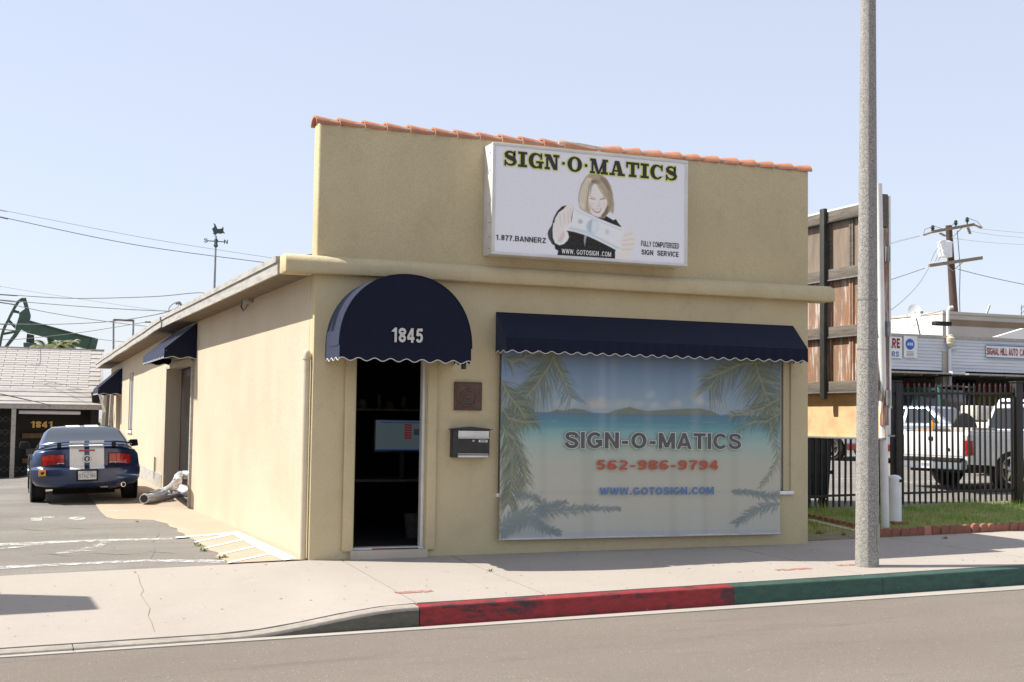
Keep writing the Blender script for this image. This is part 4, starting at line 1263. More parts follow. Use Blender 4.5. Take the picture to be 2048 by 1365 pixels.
def glyph(ch, m):
    se = .16; R = []
    if ch == 'I': R = rect(.16, .44, 0, 1, m) + rect(0, .6, 0, se, m) + rect(0, .6, 1 - se, 1, m); w_ = .6
    elif ch == 'T': R = rect(.34, .60, 0, 1, m) + rect(.2, .74, 0, se, m) + rect(0, .94, 1 - se, 1, m) + rect(0, .13, .62, 1, m) + rect(.81, .94, .62, 1, m); w_ = .94
    elif ch == 'N': R = rect(.1, .25, 0, 1, m) + rect(.72, .87, 0, 1, m) + rect(0, .36, 0, se, m) + rect(.58, 1.0, 1 - se, 1, m) + rect(0, .3, 1 - se, 1, m) + quad((.1, 1), (.4, 1), (.87, 0), (.6, 0), m); w_ = 1.0
    elif ch == 'M': R = rect(.1, .24, 0, 1, m) + rect(.86, 1.14, 0, 1, m) + rect(0, .35, 0, se, m) + rect(.74, 1.26, 0, se, m) + rect(0, .3, 1 - se, 1, m) + rect(.95, 1.26, 1 - se, 1, m) + quad((.1, 1), (.4, 1), (.66, 0), (.5, 0), m) + quad((.92, 1), (1.1, 1), (.66, 0), (.52, 0), m); w_ = 1.26
    elif ch == 'A': R = quad((.40, 1), (.70, 1), (1.0, 0), (.68, 0), m) + quad((.40, 1), (.54, 1), (.27, 0), (.13, 0), m) + rect(.28, .78, .26, .38, m) + rect(0, .40, 0, se, m) + rect(.58, 1.1, 0, se, m); w_ = 1.1
    elif ch == 'O':
        n = 40; th = [2 * math.pi * i / n for i in range(n + 1)]
        R = band([(.5 + .355 * math.cos(t), .5 + .44 * math.sin(t)) for t in th], [.13 + .17 * math.cos(t) ** 2 for t in th], m); w_ = 1.0
    elif ch in 'CG':
        th = [rad(lerp(40, 318, i / 34)) for i in range(35)]
        R = band([(.52 + .36 * math.cos(t), .5 + .44 * math.sin(t)) for t in th], [.12 + .18 * max(0, -math.cos(t)) ** 1 for t in th], m)
        R += rect(.80, .92, .60, 1.0, m)
        if ch == 'G': R += rect(.70, .92, .0, .44, m) + rect(.52, 1.02, .34, .48, m)
        else: R += quad((.80, .18), (.98, .30), (.92, .22), (.76, .10), m)
        w_ = 1.0
    elif ch == 'S':
        c = [(.74, .72), (.66, .86), (.48, .93), (.28, .90), (.17, .78), (.19, .66), (.32, .58), (.52, .51), (.70, .43), (.76, .30), (.70, .16), (.50, .07), (.30, .10), (.16, .22), (.12, .32)]
        ws_ = [.10, .12, .13, .16, .22, .26, .28, .30, .28, .26, .2, .13, .12, .11, .10]
        R = band(c, ws_, m) + rect(.68, .79, .62, 1.0, m) + rect(.06, .17, 0, .38, m); w_ = .88
    elif ch == '.': R = rect(.1, .28, .40, .58, m); w_ = .38
    return R, w_


def title(s, x0, x1, z0, z1, y, m, mat_, name):
    adv = 0; cells = []
    for ch in s:
        R, w_ = glyph(ch, m); cells.append((adv, R)); adv += w_ + .09
    adv -= .09; bb = MB(); k = 0
    for a_, R in cells:
        for q in R:
            k += 1; pts = [(x0 + (a_ + p[0]) / adv * (x1 - x0), y - .00012 * (k % 7), z0 + p[1] * (z1 - z0)) for p in q]
            bb.add(pts, [tuple(range(len(pts)))])
    return bb.build(name, mat_, sg)


a = at(*T5(285, 305), Y=YT); c = at(*T5(1766, 438), Y=YT); t_ = at(*T5(285, 172), Y=YT); t2 = at(*T5(1766, 315), Y=YT)
zb_, zt_ = (a.z + c.z) / 2, (t_.z + t2.z) / 2
title('SIGN.O.MATICS', a.x, c.x, zb_, zt_, YT, .055, M['yellow'], 'letter_outline')
title('SIGN.O.MATICS', a.x, c.x, zb_, zt_, YT - .003, 0, M['text'], 'lettering')

# ------------------------------------------------------------------ beach banner hung over the window
bn = thing('beach_banner', 'large printed beach banner reading SIGN-O-MATICS 562-986-9794 over the shop window', 'banner', (4.3, 0, .18))
YB = -.075
bx0, bx1, bz0, bz1 = 2.285, 6.235, .185, 2.66
cv = Canvas(bx0, bx1, bz0, bz1, 520, 320)
KB = 1.3


def Bp(x, y):
    p = at(960 + x / 2.6257, 600 + y / 2.6257, Y=YB); return (p.x, p.z)


zz = lambda y: Bp(900, y)[1]
rows = [(250, (70, 92, 118)), (330, (84, 108, 138)), (430, (100, 124, 150)), (540, (122, 142, 156)), (596, (134, 146, 152)), (602, (58, 96, 122)), (640, (56, 112, 130)), (672, (72, 130, 138)), (690, (104, 148, 148)), (760, (146, 164, 154)), (860, (166, 166, 148)), (980, (172, 167, 150)), (1090, (172, 167, 151)), (1210, (170, 167, 155)), (1250, (168, 168, 164))]
zs_ = np.array([zz(r[0]) for r in rows])[::-1]; cs_ = np.array([L3(*r[1], KB) for r in rows])[::-1]
for k in range(3): cv.C[..., k] = np.interp(cv.Z, zs_, cs_[:, k])


def bp(pts, c, soft=1.5, op=1.0): cv.poly([Bp(*p) for p in pts], c, soft, op)


def bs(a_, b_, wa, wb, c, op=1.0, soft=1.3): cv.stroke(Bp(*a_), Bp(*b_), wa / 440, wb / 440, c, op, soft)


R_ = random.Random(5)
for (x, y, w_, h, col) in [(630, 540, 70, 34, (176, 168, 158)), (600, 548, 40, 20, (184, 160, 146)), (750, 545, 45, 26, (160, 164, 162)), (830, 552, 30, 18, (160, 166, 166)), (895, 495, 26, 20, (150, 162, 170)), (920, 550, 36, 20, (160, 164, 164)), (1020, 545, 34, 22, (158, 162, 162)), (1150, 525, 55, 40, (168, 168, 164)), (1235, 540, 50, 26, (158, 160, 158)), (500, 540, 60, 30, (150, 158, 160)), (430, 545, 50, 22, (150, 156, 158))]:
    for _ in range(9):
        xx, yy = x + R_.uniform(-w_, w_) * .7, y + R_.uniform(-h, h) * .6; r = R_.uniform(.25, .6) * h
        bp([(xx + r * 1.3 * math.cos(t), yy + r * math.sin(t)) for t in [i * .6283 for i in range(10)]], L3(*col, KB), 9, .3)
isl = L3(84, 92, 76, KB)
bp([(365, 590), (400, 576), (440, 582), (490, 570), (540, 576), (590, 592), (590, 596), (365, 594)], isl, 2, .9)
bp([(670, 597), (700, 582), (740, 574), (785, 563), (830, 575), (880, 584), (940, 580), (1000, 576), (1080, 572), (1150, 570), (1210, 582), (1260, 604), (1255, 608), (670, 600)], isl, 2, .9)
bp([(690, 592), (785, 572), (880, 588), (1080, 582), (1180, 584), (1240, 602), (700, 599)], L3(102, 104, 84, KB), 5, .6)
for _ in range(70):
    x, y = R_.uniform(120, 1560), R_.uniform(606, 740); bs((x, y), (x + R_.uniform(30, 140), y + 2), 2, 2, L3(*R_.choice([(70, 120, 134), (110, 150, 148), (88, 132, 140), (150, 164, 156)]), KB), .25, 3)
bp([(100, 1000), (500, 1005), (1000, 1003), (1575, 998), (1575, 1012), (900, 1018), (400, 1022), (100, 1018)], L3(158, 158, 152, KB), 6, .6)
bp([(100, 1220), (1577, 1206), (1577, 1240), (100, 1250)], L3(158, 160, 162, KB), 3, .8)


def frond(pts, ln0, ln1, cols, n, droop, wid=3.2, op=.62, rib=True, spread=1.0):
    """a feathered palm frond along a traced midrib"""
    L_ = [0]
    for a_, c_ in zip(pts, pts[1:]): L_.append(L_[-1] + math.dist(a_, c_))

    def pos(d):
        j = 0
        while j < len(L_) - 2 and L_[j + 1] < d: j += 1
        t = (d - L_[j]) / (L_[j + 1] - L_[j]); p = (lerp(pts[j][0], pts[j + 1][0], t), lerp(pts[j][1], pts[j + 1][1], t)); dd = (pts[j + 1][0] - pts[j][0], pts[j + 1][1] - pts[j][1]); q = math.hypot(*dd)
        return p, (dd[0] / q, dd[1] / q)
    for i in range(n):
        f = (i + R_.random()) / n; p, d = pos(f * L_[-1]); s = 1 if i % 2 else -1
        ang = rad(R_.uniform(28, 62) * spread); ca, sa = math.cos(ang), math.sin(ang) * s
        v = (d[0] * ca - d[1] * sa, d[0] * sa + d[1] * ca); ln = lerp(ln0, ln1, f) * R_.uniform(.6, 1.1)
        mid = (p[0] + v[0] * ln * .55, p[1] + v[1] * ln * .55 + droop * .12 * ln); e = (p[0] + v[0] * ln, p[1] + v[1] * ln + droop * .55 * ln)
        c_ = L3(*R_.choice(cols), KB * .8); bs(p, mid, wid, wid * .8, c_, op); bs(mid, e, wid * .8, .6, c_, op)
    if rib:
        for a_, c_ in zip(pts, pts[1:]): bs(a_, c_, 4, 3.2, L3(128, 128, 92, KB), .8)


G1 = [(84, 92, 66), (104, 108, 76), (70, 82, 64), (128, 128, 98), (60, 74, 62)]
frond([(400, 255), (370, 340), (310, 430), (250, 500), (200, 590), (150, 670)], 170, 110, G1, 260, .5)
frond([(120, 300), (170, 330), (240, 300), (330, 270)], 90, 60, G1, 60, .5)
frond([(110, 420), (150, 500), (200, 560), (250, 640)], 130, 80, G1, 140, .5)
frond([(380, 300), (420, 380), (450, 450), (480, 520)], 60, 110, G1, 50, .2, op=.6)
frond([(120, 660), (150, 740), (170, 830), (170, 950), (150, 1070)], 130, 90, G1, 220, .9)
frond([(110, 560), (150, 620), (220, 640), (300, 640)], 80, 60, G1, 60, .8)
frond([(150, 700), (195, 760), (225, 850), (245, 960)], 60, 60, G1, 60, .9)
frond([(1590, 300), (1480, 330), (1350, 340), (1260, 380), (1200, 470)], 130, 120, G1, 220, .8)
frond([(1440, 320), (1470, 420), (1500, 500), (1540, 580), (1570, 640)], 230, 130, G1, 300, -.05)
frond([(1390, 330), (1280, 380), (1200, 410), (1150, 412)], 60, 26, G1, 50, .3)
frond([(1570, 520), (1480, 570), (1400, 600), (1310, 610)], 90, 50, G1, 80, .45)
frond([(1575, 600), (1500, 640), (1440, 640), (1350, 680)], 80, 40, G1, 60, .6, op=.55)
frond([(1520, 640), (1550, 740), (1566, 840), (1520, 920), (1470, 985)], 60, 22, G1, 70, .3)
G2 = [(112, 124, 120), (122, 132, 126), (104, 116, 114)]
frond([(100, 1190), (180, 1140), (260, 1115), (400, 1105), (560, 1095), (740, 1098)], 90, 20, G2, 150, .25, 6, .55, False)
frond([(330, 1130), (320, 1060), (270, 1030), (190, 1025)], 60, 30, G2, 60, .3, 6, .5, False)
frond([(300, 1130), (370, 1080), (450, 1062)], 50, 24, G2, 50, .2, 6, .5, False)
frond([(260, 1140), (330, 1200), (420, 1225)], 60, 30, G2, 60, .1, 7, .55, False)
frond([(260, 1140), (180, 1190), (110, 1230)], 70, 50, G2, 70, .1, 7, .55, False)
bp([(100, 1160), (200, 1120), (330, 1110), (380, 1150), (340, 1248), (110, 1248)], L3(112, 124, 120, KB), 14, .45)
frond([(1320, 1006), (1420, 1012), (1500, 1030), (1575, 1028)], 30, 40, G2, 80, .1, 6, .55, False)
frond([(1575, 1070), (1480, 1090), (1420, 1120), (1340, 1175)], 60, 40, G2, 90, .2, 5, .5, False)
# faint upright bands over the print, some paler, some darker
for (x, w_, op, c_) in ((330, 30, .10, (60, 66, 70)), (560, 60, .12, (66, 74, 80)), (640, 34, .14, (178, 182, 182)), (700, 30, .10, (176, 180, 180)), (880, 40, .08, (176, 180, 180)), (1010, 36, .10, (66, 74, 80)), (1130, 40, .10, (178, 182, 182)), (1180, 22, .12, (60, 66, 70)), (1330, 40, .08, (66, 74, 80))):
    bp([(x - w_ / 2, 250), (x + w_ / 2, 250), (x + w_ * .6, 1240), (x - w_ * .4, 1240)], L3(*c_, KB), 9, op)
cv.C[:] = cv.C * .82 + np.array(L3(150, 156, 152, KB)) * .18
cv.build('printed_cloth', M['banner_print'], bn, lambda X, Z: YB - .008 + .007 * np.sin(X * 5.1 + .6 * np.sin(Z * 2)) * (.4 + .6 * (bz1 - Z) / 2.4) + .004 * np.sin(X * 13 + Z) + .01 * np.sin(Z * 1.4))
bb = MB(); bb.box((bx0, YB + .012, bz1 - .02), (bx1, YB + .03, bz1 + .02)); bb.build('top_rail', M['galv'], bn)
bb = MB(); bb.tube([(bx0, YB - .002, bz0 + .008), (bx1, YB - .002, bz0 + .008)], .012, 6); bb.build('bottom_hem', M['trim'], bn)


def b_text(s, x0, x1, y0, y1, h, m, bold, dy=.03, grow=0):
    return text_px(s, 960 + x0 / 2.6257, 960 + x1 / 2.6257, 600 + y0 / 2.6257, 600 + y1 / 2.6257, h / 2.6257, YB - dy, m, bn, bold, grow=grow)


b_text('SIGN-O-MATICS', 445, 1372, 777, 787, 86, M['text_pale'], .03, .0275, .009)
b_text('SIGN-O-MATICS', 445, 1372, 777, 787, 86, M['text_grey'], .03, .030)
b_text('562-986-9794', 611, 1253, 891, 894, 51, M['text_red'], .03)
b_text('WWW.GOTOSIGN.COM', 630, 1228, 1023, 1024, 40, M['text_blue'], .04)
# ================================================================== things left of the shop
def ring_loft(sections, closed_ends=True):
    bb = MB(); bb.grid([s + [s[0]] for s in sections])
    k = len(sections[0]) + 1
    if closed_ends:
        bb.f.append(tuple(range(k - 1))); bb.f.append(tuple((len(sections) - 1) * k + i for i in reversed(range(k - 1))))
    return bb


def weld(bb, d=1e-4):
    m = {}; mp = []; nv = []
    for p in bb.v:
        k = tuple(round(c / d) for c in p)
        if k not in m: m[k] = len(nv); nv.append(p)
        mp.append(m[k])
    bb.v = nv; nf = []
    for f in bb.f:
        q = []
        for i in f:
            if not q or q[-1] != mp[i]: q.append(mp[i])
        if len(q) > 1 and q[0] == q[-1]: q.pop()
        if len(set(q)) > 2: nf.append(tuple(q))
    bb.f = nf; return bb


def wheel(par_, x, y, r, wd, side, rimr=.66, mrim='chrome', spokes=5, z=None):
    z = r if z is None else z
    w0, w1 = (x, x + wd * side)
    t = MB(); t.lathe([(r * .6, 0), (r * .93, 0), (r, wd * .14), (r, wd * .86), (r * .93, wd), (r * .6, wd)], (0, 0, 0), 28, 'x')
    t.v = [(x + side * (p[0] - wd), y + p[1], z + p[2]) for p in t.v]
    ty = t.build('wheel', M['tyre'], par_, smooth=40, local=True)
    d = MB(); d.lathe([(.02, -.03), (r * rimr, -.045), (r * rimr, .012), (r * (rimr - .07), .012), (r * (rimr - .1), -.02), (.03, -.02)], (0, 0, 0), 28, 'x')
    d.v = [(x + side * p[0], y + p[1], z + p[2]) for p in d.v]
    rm = d.build('rim', M['tarp'], ty, smooth=40, local=True)
    s = MB()
    for k in range(spokes):
        a = 2 * math.pi * k / spokes + .3; c, n_ = math.cos(a), math.sin(a)
        s.hexa([(x + side * .0, y + c * .03 - n_ * .03, z + n_ * .03 + c * .03), (x + side * .0, y + c * .03 + n_ * .03, z + n_ * .03 - c * .03), (x + side * .008, y + c * r * rimr + n_ * .045, z + n_ * r * rimr - c * .045), (x + side * .008, y + c * r * rimr - n_ * .045, z + n_ * r * rimr + c * .045)] +
               [(x + side * .02, y + c * .03 - n_ * .03, z + n_ * .03 + c * .03), (x + side * .02, y + c * .03 + n_ * .03, z + n_ * .03 - c * .03), (x + side * .016, y + c * r * rimr + n_ * .035, z + n_ * r * rimr - c * .035), (x + side * .016, y + c * r * rimr - n_ * .035, z + n_ * r * rimr + c * .035)])
    s.lathe([(.055, 0), (.05, .03), (.01, .036)], (x if side > 0 else x, y, z), 12, 'x')
    # rim lip
    k0 = len(s.v)
    s.lathe([(r * rimr, -.01), (r * rimr + .012, .016), (r * rimr - .02, .018), (r * rimr - .03, -.01)], (0, 0, 0), 28, 'x')
    for i in range(k0, len(s.v)): p = s.v[i]; s.v[i] = (x + side * p[0], y + p[1], z + p[2])
    s.build('spokes', M[mrim], ty, smooth=40, local=True)


def quad_part(name, m, par_, pts, off=.004, th=.01, bevel=0):
    """a thin slab on four corner points, lifted along the normal"""
    P = [Vector(p) for p in pts]; n = (P[1] - P[0]).cross(P[-1] - P[0]).normalized(); k = len(P)
    bb = MB(); bb.add([tuple(p + n * off) for p in P] + [tuple(p + n * (off - th)) for p in P],
                      [tuple(range(k)), tuple(range(2 * k - 1, k - 1, -1))] + [(i, k + i, k + (i + 1) % k, (i + 1) % k) for i in range(k)])
    return bb.build(name, m, par_, bevel=bevel, local=True)


# ------------------------------------------------------------------ striped blue coupe
YC = 11.15
ax = at(168, 985, Y=YC).x
zl, zr = zdrive(ax - .8, YC), zdrive(ax + .8, YC)
car = thing('coupe', 'blue coupe with twin white stripes parked nose-in beside the shop wall', 'car', (ax, YC, (zl + zr) / 2 + .004), (0, -math.atan2(zr - zl, 1.6), rad(-1.0)))
HW = .94
prof = [(-.98, .29), (-1.07, .38), (-1.085, .50), (-1.08, .61), (-1.02, .645), (-.975, .67), (-.985, .82), (-.965, .97), (-.90, 1.015), (-.72, 1.03), (-.45, 1.03), (.4, 1.0), (1.2, .97), (1.75, .95), (2.6, .90), (3.2, .83), (3.5, .76), (3.62, .6), (3.64, .42), (3.55, .27), (2.2, .23), (.8, .22), (-.5, .25)]


def csec(u):
    x = HW * u; f = abs(u); dy = .30 * f ** 3.6; out = []
    zc = .60; sq = 1 - .16 * f ** 5 - (.10 if f > .97 else 0)
    for (y, z) in prof:
        yy = y + dy * (1 if y < 0 else 0) * clamp((-y) / .9) - (.5 * f ** 4) * clamp((y - 2.6) / 1.0)
        zt = z - (.05 * f ** 3 if z > .8 else 0)
        out.append((x * (1 - .03 * clamp((z - .62) / .4) - .04 * clamp((.45 - z) / .2)), yy, zc + (zt - zc) * sq))
    return out


us = [-1, -.985, -.95, -.88, -.76, -.6, -.4, -.31, -.2, -.04, .04, .2, .31, .4, .6, .76, .88, .95, .985, 1]
body = weld(ring_loft([csec(u) for u in us])).build('body', M['car_blue'], car, smooth=38, local=True)
# cabin
cab = [(-.60, .80, 1.015), (-.2, .775, 1.13), (.22, .70, 1.285), (.45, .62, 1.345), (.75, .58, 1.365), (1.05, .58, 1.355), (1.35, .66, 1.24), (1.95, .77, .95)]
secs = []
for (y, wt, z) in cab:
    zb_ = .93; secs.append([(-.82, y, zb_), (-lerp(.82, wt, .55), y, lerp(zb_, z, .55)), (-wt, y, z - .035), (-wt + .05, y, z - .008), (-wt * .5, y, z + .006), (0, y, z + .01), (wt * .5, y, z + .006), (wt - .05, y, z - .008), (wt, y, z - .035), (lerp(.82, wt, .55), y, lerp(zb_, z, .55)), (.82, y, zb_)])
weld(ring_loft(secs)).build('cabin', M['car_blue'], car, smooth=42, local=True)


def cabz(y): return float(np.interp(y, [c[0] for c in cab], [c[2] for c in cab]))


def cabw(y): return float(np.interp(y, [c[0] for c in cab], [c[1] for c in cab]))


bb = MB(); P = []
for y in (-.56, -.38, -.2, .0, .22, .40):
    w_ = cabw(y) - .075; P.append([(w_ * t, y, cabz(y) + .016 - .012 * abs(t) ** 3) for t in (-1, -.5, 0, .5, 1)])
bb.grid(P); bb.build('rear_window', M['car_glass'], car, smooth=40, local=True, recalc=False)
for s in (-1, 1):
    q = []
    for (y, f) in ((-.05, .25), (.5, .1), (1.6, .2), (1.2, .86), (.5, .9), (.3, .88)):
        q.append((s * (lerp(.82, cabw(y), f) + .004), y, lerp(.94, cabz(y) - .03, f)))
    quad_part('side_window', M['car_glass'], car, q if s < 0 else q[::-1], .006, .01)
# stripes: roof, glass-free deck, rear panel, bumper shelf
for s in (-1, 1):
    xa, xb = s * .045, s * .295
    bb = MB(); bb.grid([[(x, y, cabz(y) + .0165 - .001 * abs(x)) for x in (xa, (xa + xb) / 2, xb)] for y in (.41, .5, .6, .75, .9, 1.05)]); bb.build('roof_stripe', M['white'], car, smooth=40, local=True)
    for (i0, i1, nm, lift) in ((5, 8, 'deck_stripe', .004), (8, 10, 'deck_stripe', .004), (3, 5, 'bumper_stripe', .005), (12, 16, 'bonnet_stripe', .006)):
        rows_ = []
        for i in range(i0, i1 + 1):
            r_ = []
            for x in (xa, (xa + xb) / 2, xb):
                p = csec(abs(x) / HW)[i]; n_ = Vector((0, -1, .25)) if i < 8 else Vector((0, 0, 1)); r_.append((x, p[1] + n_.y * lift, p[2] + n_.z * lift + (lift if i == 4 else 0)))
            rows_.append(r_)
        bb = MB(); bb.grid(rows_); bb.build(nm, M['white'], car, local=True)
# spoiler on two pedestals
bb = MB(); P = []
for i in range(21):
    u = -1 + i / 10; x = .80 * u; y = -1.0 + .26 * abs(u) ** 3; z = 1.095 - .055 * abs(u) ** 4
    P.append([(x, y, z), (x, y + .02, z + .018), (x, y + .17, z + .012), (x, y + .17, z - .002), (x, y + .01, z - .012)])
b2 = MB(); b2.grid([r + [r[0]] for r in P]); b2.f.append((0, 1, 2, 3, 4)); b2.f.append(tuple(120 + i for i in (4, 3, 2, 1, 0)))
sp = weld(b2).build('spoiler', M['car_blue'], car, smooth=45, local=True)
for x in (-.47, .47): MB().box((x - .035, -.94, 1.0), (x + .035, -.85, 1.09)).build('pedestal', M['under'], sp, local=True)
for s in (-1, 1): MB().box((min(s * .045, s * .295), -1.006, 1.078), (max(s * .045, s * .295), -.98, 1.115)).build('spoiler_stripe', M['white'], sp, local=True)


def rear_pt(x, z):
    c_ = csec(clamp(abs(x) / HW, 0, 1)); pts = c_[1:9]; zs2 = [p[2] for p in pts]
    return float(np.interp(z, zs2, [p[1] for p in pts]))


for s in (-1, 1):
    bez = MB(); lens = MB()
    x0, x1, z0, z1 = .385, .765, .675, .875
    P = []; n = 10
    for i in range(n + 1):
        x = lerp(x0 - .015, x1 + .012, i / n); P.append([(s * x, rear_pt(x, z) - .006, z) for z in (z0 - .014, (z0 + z1) / 2, z1 + .014 - .03 * (i / n) ** 3)])
    bez.grid(P); tl_ = bez.build('tail_lamp', M['under'], car, local=True)
    for k in range(3):
        a0, a1 = lerp(x0, x1, k / 3 + .008), lerp(x0, x1, (k + 1) / 3 - .008)
        if k == 0: segs = [(z0 + .062, z1)]
        else: segs = [(z0, z1)]
        lm = MB(); lm.grid([[(s * x, rear_pt(x, z) - .016, z) for z in (segs[0][0], (segs[0][0] + segs[0][1]) / 2, segs[0][1] - .025 * (x > .7))] for x in (a0, (a0 + a1) / 2, a1)]); lm.build('red_lens', M['lamp_red'], tl_, local=True)
    lm = MB(); a0, a1 = lerp(x0, x1, .01), lerp(x0, x1, .325); lm.grid([[(s * x, rear_pt(x, z) - .016, z) for z in (z0, z0 + .054)] for x in (a0, a1)]); lm.build('reverse_lens', M['lamp_clear'], tl_, local=True)
MB().lathe([(.072, -1.012), (.078, -1.0), (.078, -.96)], (0, 0, .79), 28, 'y').build('badge_ring', M['chrome'], car, smooth=40, local=True)
MB().lathe([(.05, -1.018), (.052, -1.01)], (0, 0, .79), 24, 'y').build('badge_disc', M['car_blue'], car, local=True)
MB().prism([(-.012, .755), (.012, .755), (.014, .785), (.03, .80), (.012, .806), (.006, .83), (-.01, .81), (-.03, .80), (-.014, .785)], -1.024, -1.017).build('badge_emblem', M['chrome'], car, local=True)
MB().box((-.14, -.992, .925), (.14, -.972, .955)).build('brake_lamp', M['lamp_red'], car, bevel=.008, local=True)
MB().box((-.19, -1.10, .395), (.19, -1.06, .60)).build('plate_recess', M['under'], car, bevel=.015, local=True)
pt = MB().box((-.155, -1.112, .425), (.155, -1.101, .575)).build('number_plate', M['plate'], car, bevel=.004, local=True)
put_text('5TNZ186', (-.14, -1.1135, .455), (.28, 0, 0), (0, 0, .075), M['text_blue'], pt, bold=.005, local=True)
put_text('LONG BEACH', (-.09, -1.1135, .548), (.18, 0, 0), (0, 0, .018), M['text'], pt, bold=.02, local=True)
MB().box((-.82, -1.02, .505), (-.70, -.93, .605)).build('sticker', M['sticker'], car, local=True)
MB().prism([(-.785, .54), (-.75, .53), (-.725, .56), (-.74, .585), (-.765, .57), (-.785, .58)], -1.0225, -1.0202).build('sticker_mark', M['under'], car, local=True)
ex = MB().tube([(.40, -.80, .30), (.60, -.98, .315), (.62, -1.09, .315)], [.07, .045, .045], 14).build('exhaust', M['chrome'], car, smooth=50, local=True)
MB().lathe([(.036, -1.094), (.036, -1.085)], (.62, 0, .315), 14, 'y').build('exhaust_mouth', M['under'], ex, local=True)
MB().box((.22, -.86, .25), (.55, -.62, .37)).build('silencer', M['steel'], car, bevel=.04, local=True)
MB().box((-.72, -.70, .25), (.72, 3.2, .34)).build('underbody', M['under'], car, local=True)
MB().box((-.55, -.05, .12), (.55, .05, .24)).build('rear_axle', M['under'], car, local=True)
for s in (-1, 1):
    wheel(car, s * .93, 0, .345, .25, s); wheel(car, s * .92, 2.72, .34, .235, s)
    m_ = MB(); m_.lathe([(.36, 0), (.40, 0), (.41, .02), (.39, .035)], (0, 0, 0), 30, 'x'); m_.v = [(s * (.905 + p[0]), p[1], .36 + p[2]) for p in m_.v]; m_.build('wheel_arch', M['under'], car, smooth=40, local=True)
    MB().hexa([(s * .92, 1.34, .93), (s * 1.12, 1.36, .95), (s * 1.11, 1.46, .95), (s * .9, 1.48, .93), (s * .95, 1.33, 1.08), (s * 1.10, 1.35, 1.08), (s * 1.09, 1.45, 1.07), (s * .93, 1.47, 1.06)]).build('mirror', M['under'], car, bevel=.02, local=True)

# ------------------------------------------------------------------ low shingled building numbered 1841
YR = 25.5
zbR = zdrive(-3, YR)
rb = thing('workshop', 'low building with pale shingled roof and dark open front numbered 1841', 'building', (-6, YR, zbR))
Zv = lambda y: at(60, y, Y=YR).z
zf0 = Zv(818); xR = at(206, 815, Y=YR).x; xLft = -16
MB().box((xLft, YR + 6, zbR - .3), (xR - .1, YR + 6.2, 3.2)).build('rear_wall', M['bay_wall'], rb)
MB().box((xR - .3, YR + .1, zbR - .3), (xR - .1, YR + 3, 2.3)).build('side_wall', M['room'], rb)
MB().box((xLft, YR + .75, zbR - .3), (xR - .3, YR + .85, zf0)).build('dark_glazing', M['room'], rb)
MB().box((xLft, YR - .05, zf0 - .0), (xR, YR + .08, zf0 + .10)).build('fascia', M['soiled'], rb)
# slope: bands then shingle courses
zr0, zr1 = zf0 + .11, at(60, 697, Y=YR + 3.2).z
yr0, yr1 = YR - .04, YR + 3.2
slope = lambda t: (lerp(yr0, yr1, t), lerp(zr0, zr1, t))
rf = MB().add([(xLft, yr0, zr0), (xR - .02, yr0, zr0), (xR + .25, yr1, zr1), (xLft, yr1, zr1), (xLft, yr0, zr0 - .04), (xR - .02, yr0, zr0 - .04), (xR + .25, yr1, zr1 - .04), (xLft, yr1, zr1 - .04)],
              [(0, 1, 2, 3), (7, 6, 5, 4), (0, 4, 5, 1), (1, 5, 6, 2), (2, 6, 7, 3), (3, 7, 4, 0)]).build('roof', M['band'], rb)


def tof(py):  # roof fraction whose sight line passes at photograph row py
    best = min(range(2001), key=lambda i: abs((lambda q: 682.5 - F_PX * ((np.array([-3., q[0], q[1]]) - CAM) @ _up) / ((np.array([-3., q[0], q[1]]) - CAM) @ _fw))(slope(i / 2000)) - py))
    return best / 2000


for (pa, pb_) in ((814, 803), (803, 793), (793, 784), (784, 776)):
    ta, tb = tof(pa), tof(pb_); (ya, za), (yb, zb_) = slope(ta), slope(tb)
    MB().hexa([(xLft, ya, za + .002), (xR - .03, ya, za + .002), (xR - .03, yb, zb_ + .002), (xLft, yb, zb_ + .002), (xLft, ya, za + .035), (xR - .03, ya, za + .035), (xR - .03, yb, zb_ + .012), (xLft, yb, zb_ + .012)]).build('roof_board', M['band'], rf)
t0 = tof(777); NC = 18; shm = {}
sh0 = None
for r_ in range(NC):
    ta, tb = lerp(t0, 1, r_ / NC), lerp(t0, 1, (r_ + 1.08) / NC); (ya, za), (yb, zb_) = slope(ta), slope(min(1, tb))
    L_ = .62; x = xR - .04 + (r_ / NC) * .25 - (L_ / 2 if r_ % 2 else 0) - L_
    if r_ == 0:
        sm = MB(); dy, dz = yb - ya, zb_ - za
        sm.hexa([(0, 0, .001), (L_ - .022, 0, .001), (L_ - .022, dy, dz + .001), (0, dy, dz + .001), (0, 0, .022), (L_ - .022, 0, .022), (L_ - .022, dy, dz + .008), (0, dy, dz + .008)])
        sh0 = sm.build('shingle', M['shingle'], rf); sh0.location = (x, ya, za); x -= L_
    while x > -5.2:
        o = sh0.copy(); COL.objects.link(o); o.location = (x, ya, za + random.uniform(0, .004)); x -= L_
MB().box((xLft, yr1 - .05, zr1 - .02), (xR + .26, yr1 + .3, zr1 + .03)).build('ridge_cap', M['shingle'], rf)
px_ = at(25, 900, Y=YR).x
MB().box((px_ - .06, YR - .02, zbR - .3), (px_ + .06, YR + .08, zf0)).build('post', M['soiled'], rb)
a, c = at(38, 821, Y=YR + .1), at(161, 830, Y=YR + .1)
MB().tube([(a.x, YR + .16, a.z - .05), (c.x, YR + .16, a.z - .05)], .055, 12).build('rolled_blind', M['tube'], rb, smooth=50)
text_px('1841', 61, 105, 856, 856, 13, YR + .74, M['gold'], rb, bold=.05, name='lettering')
gm = MB()
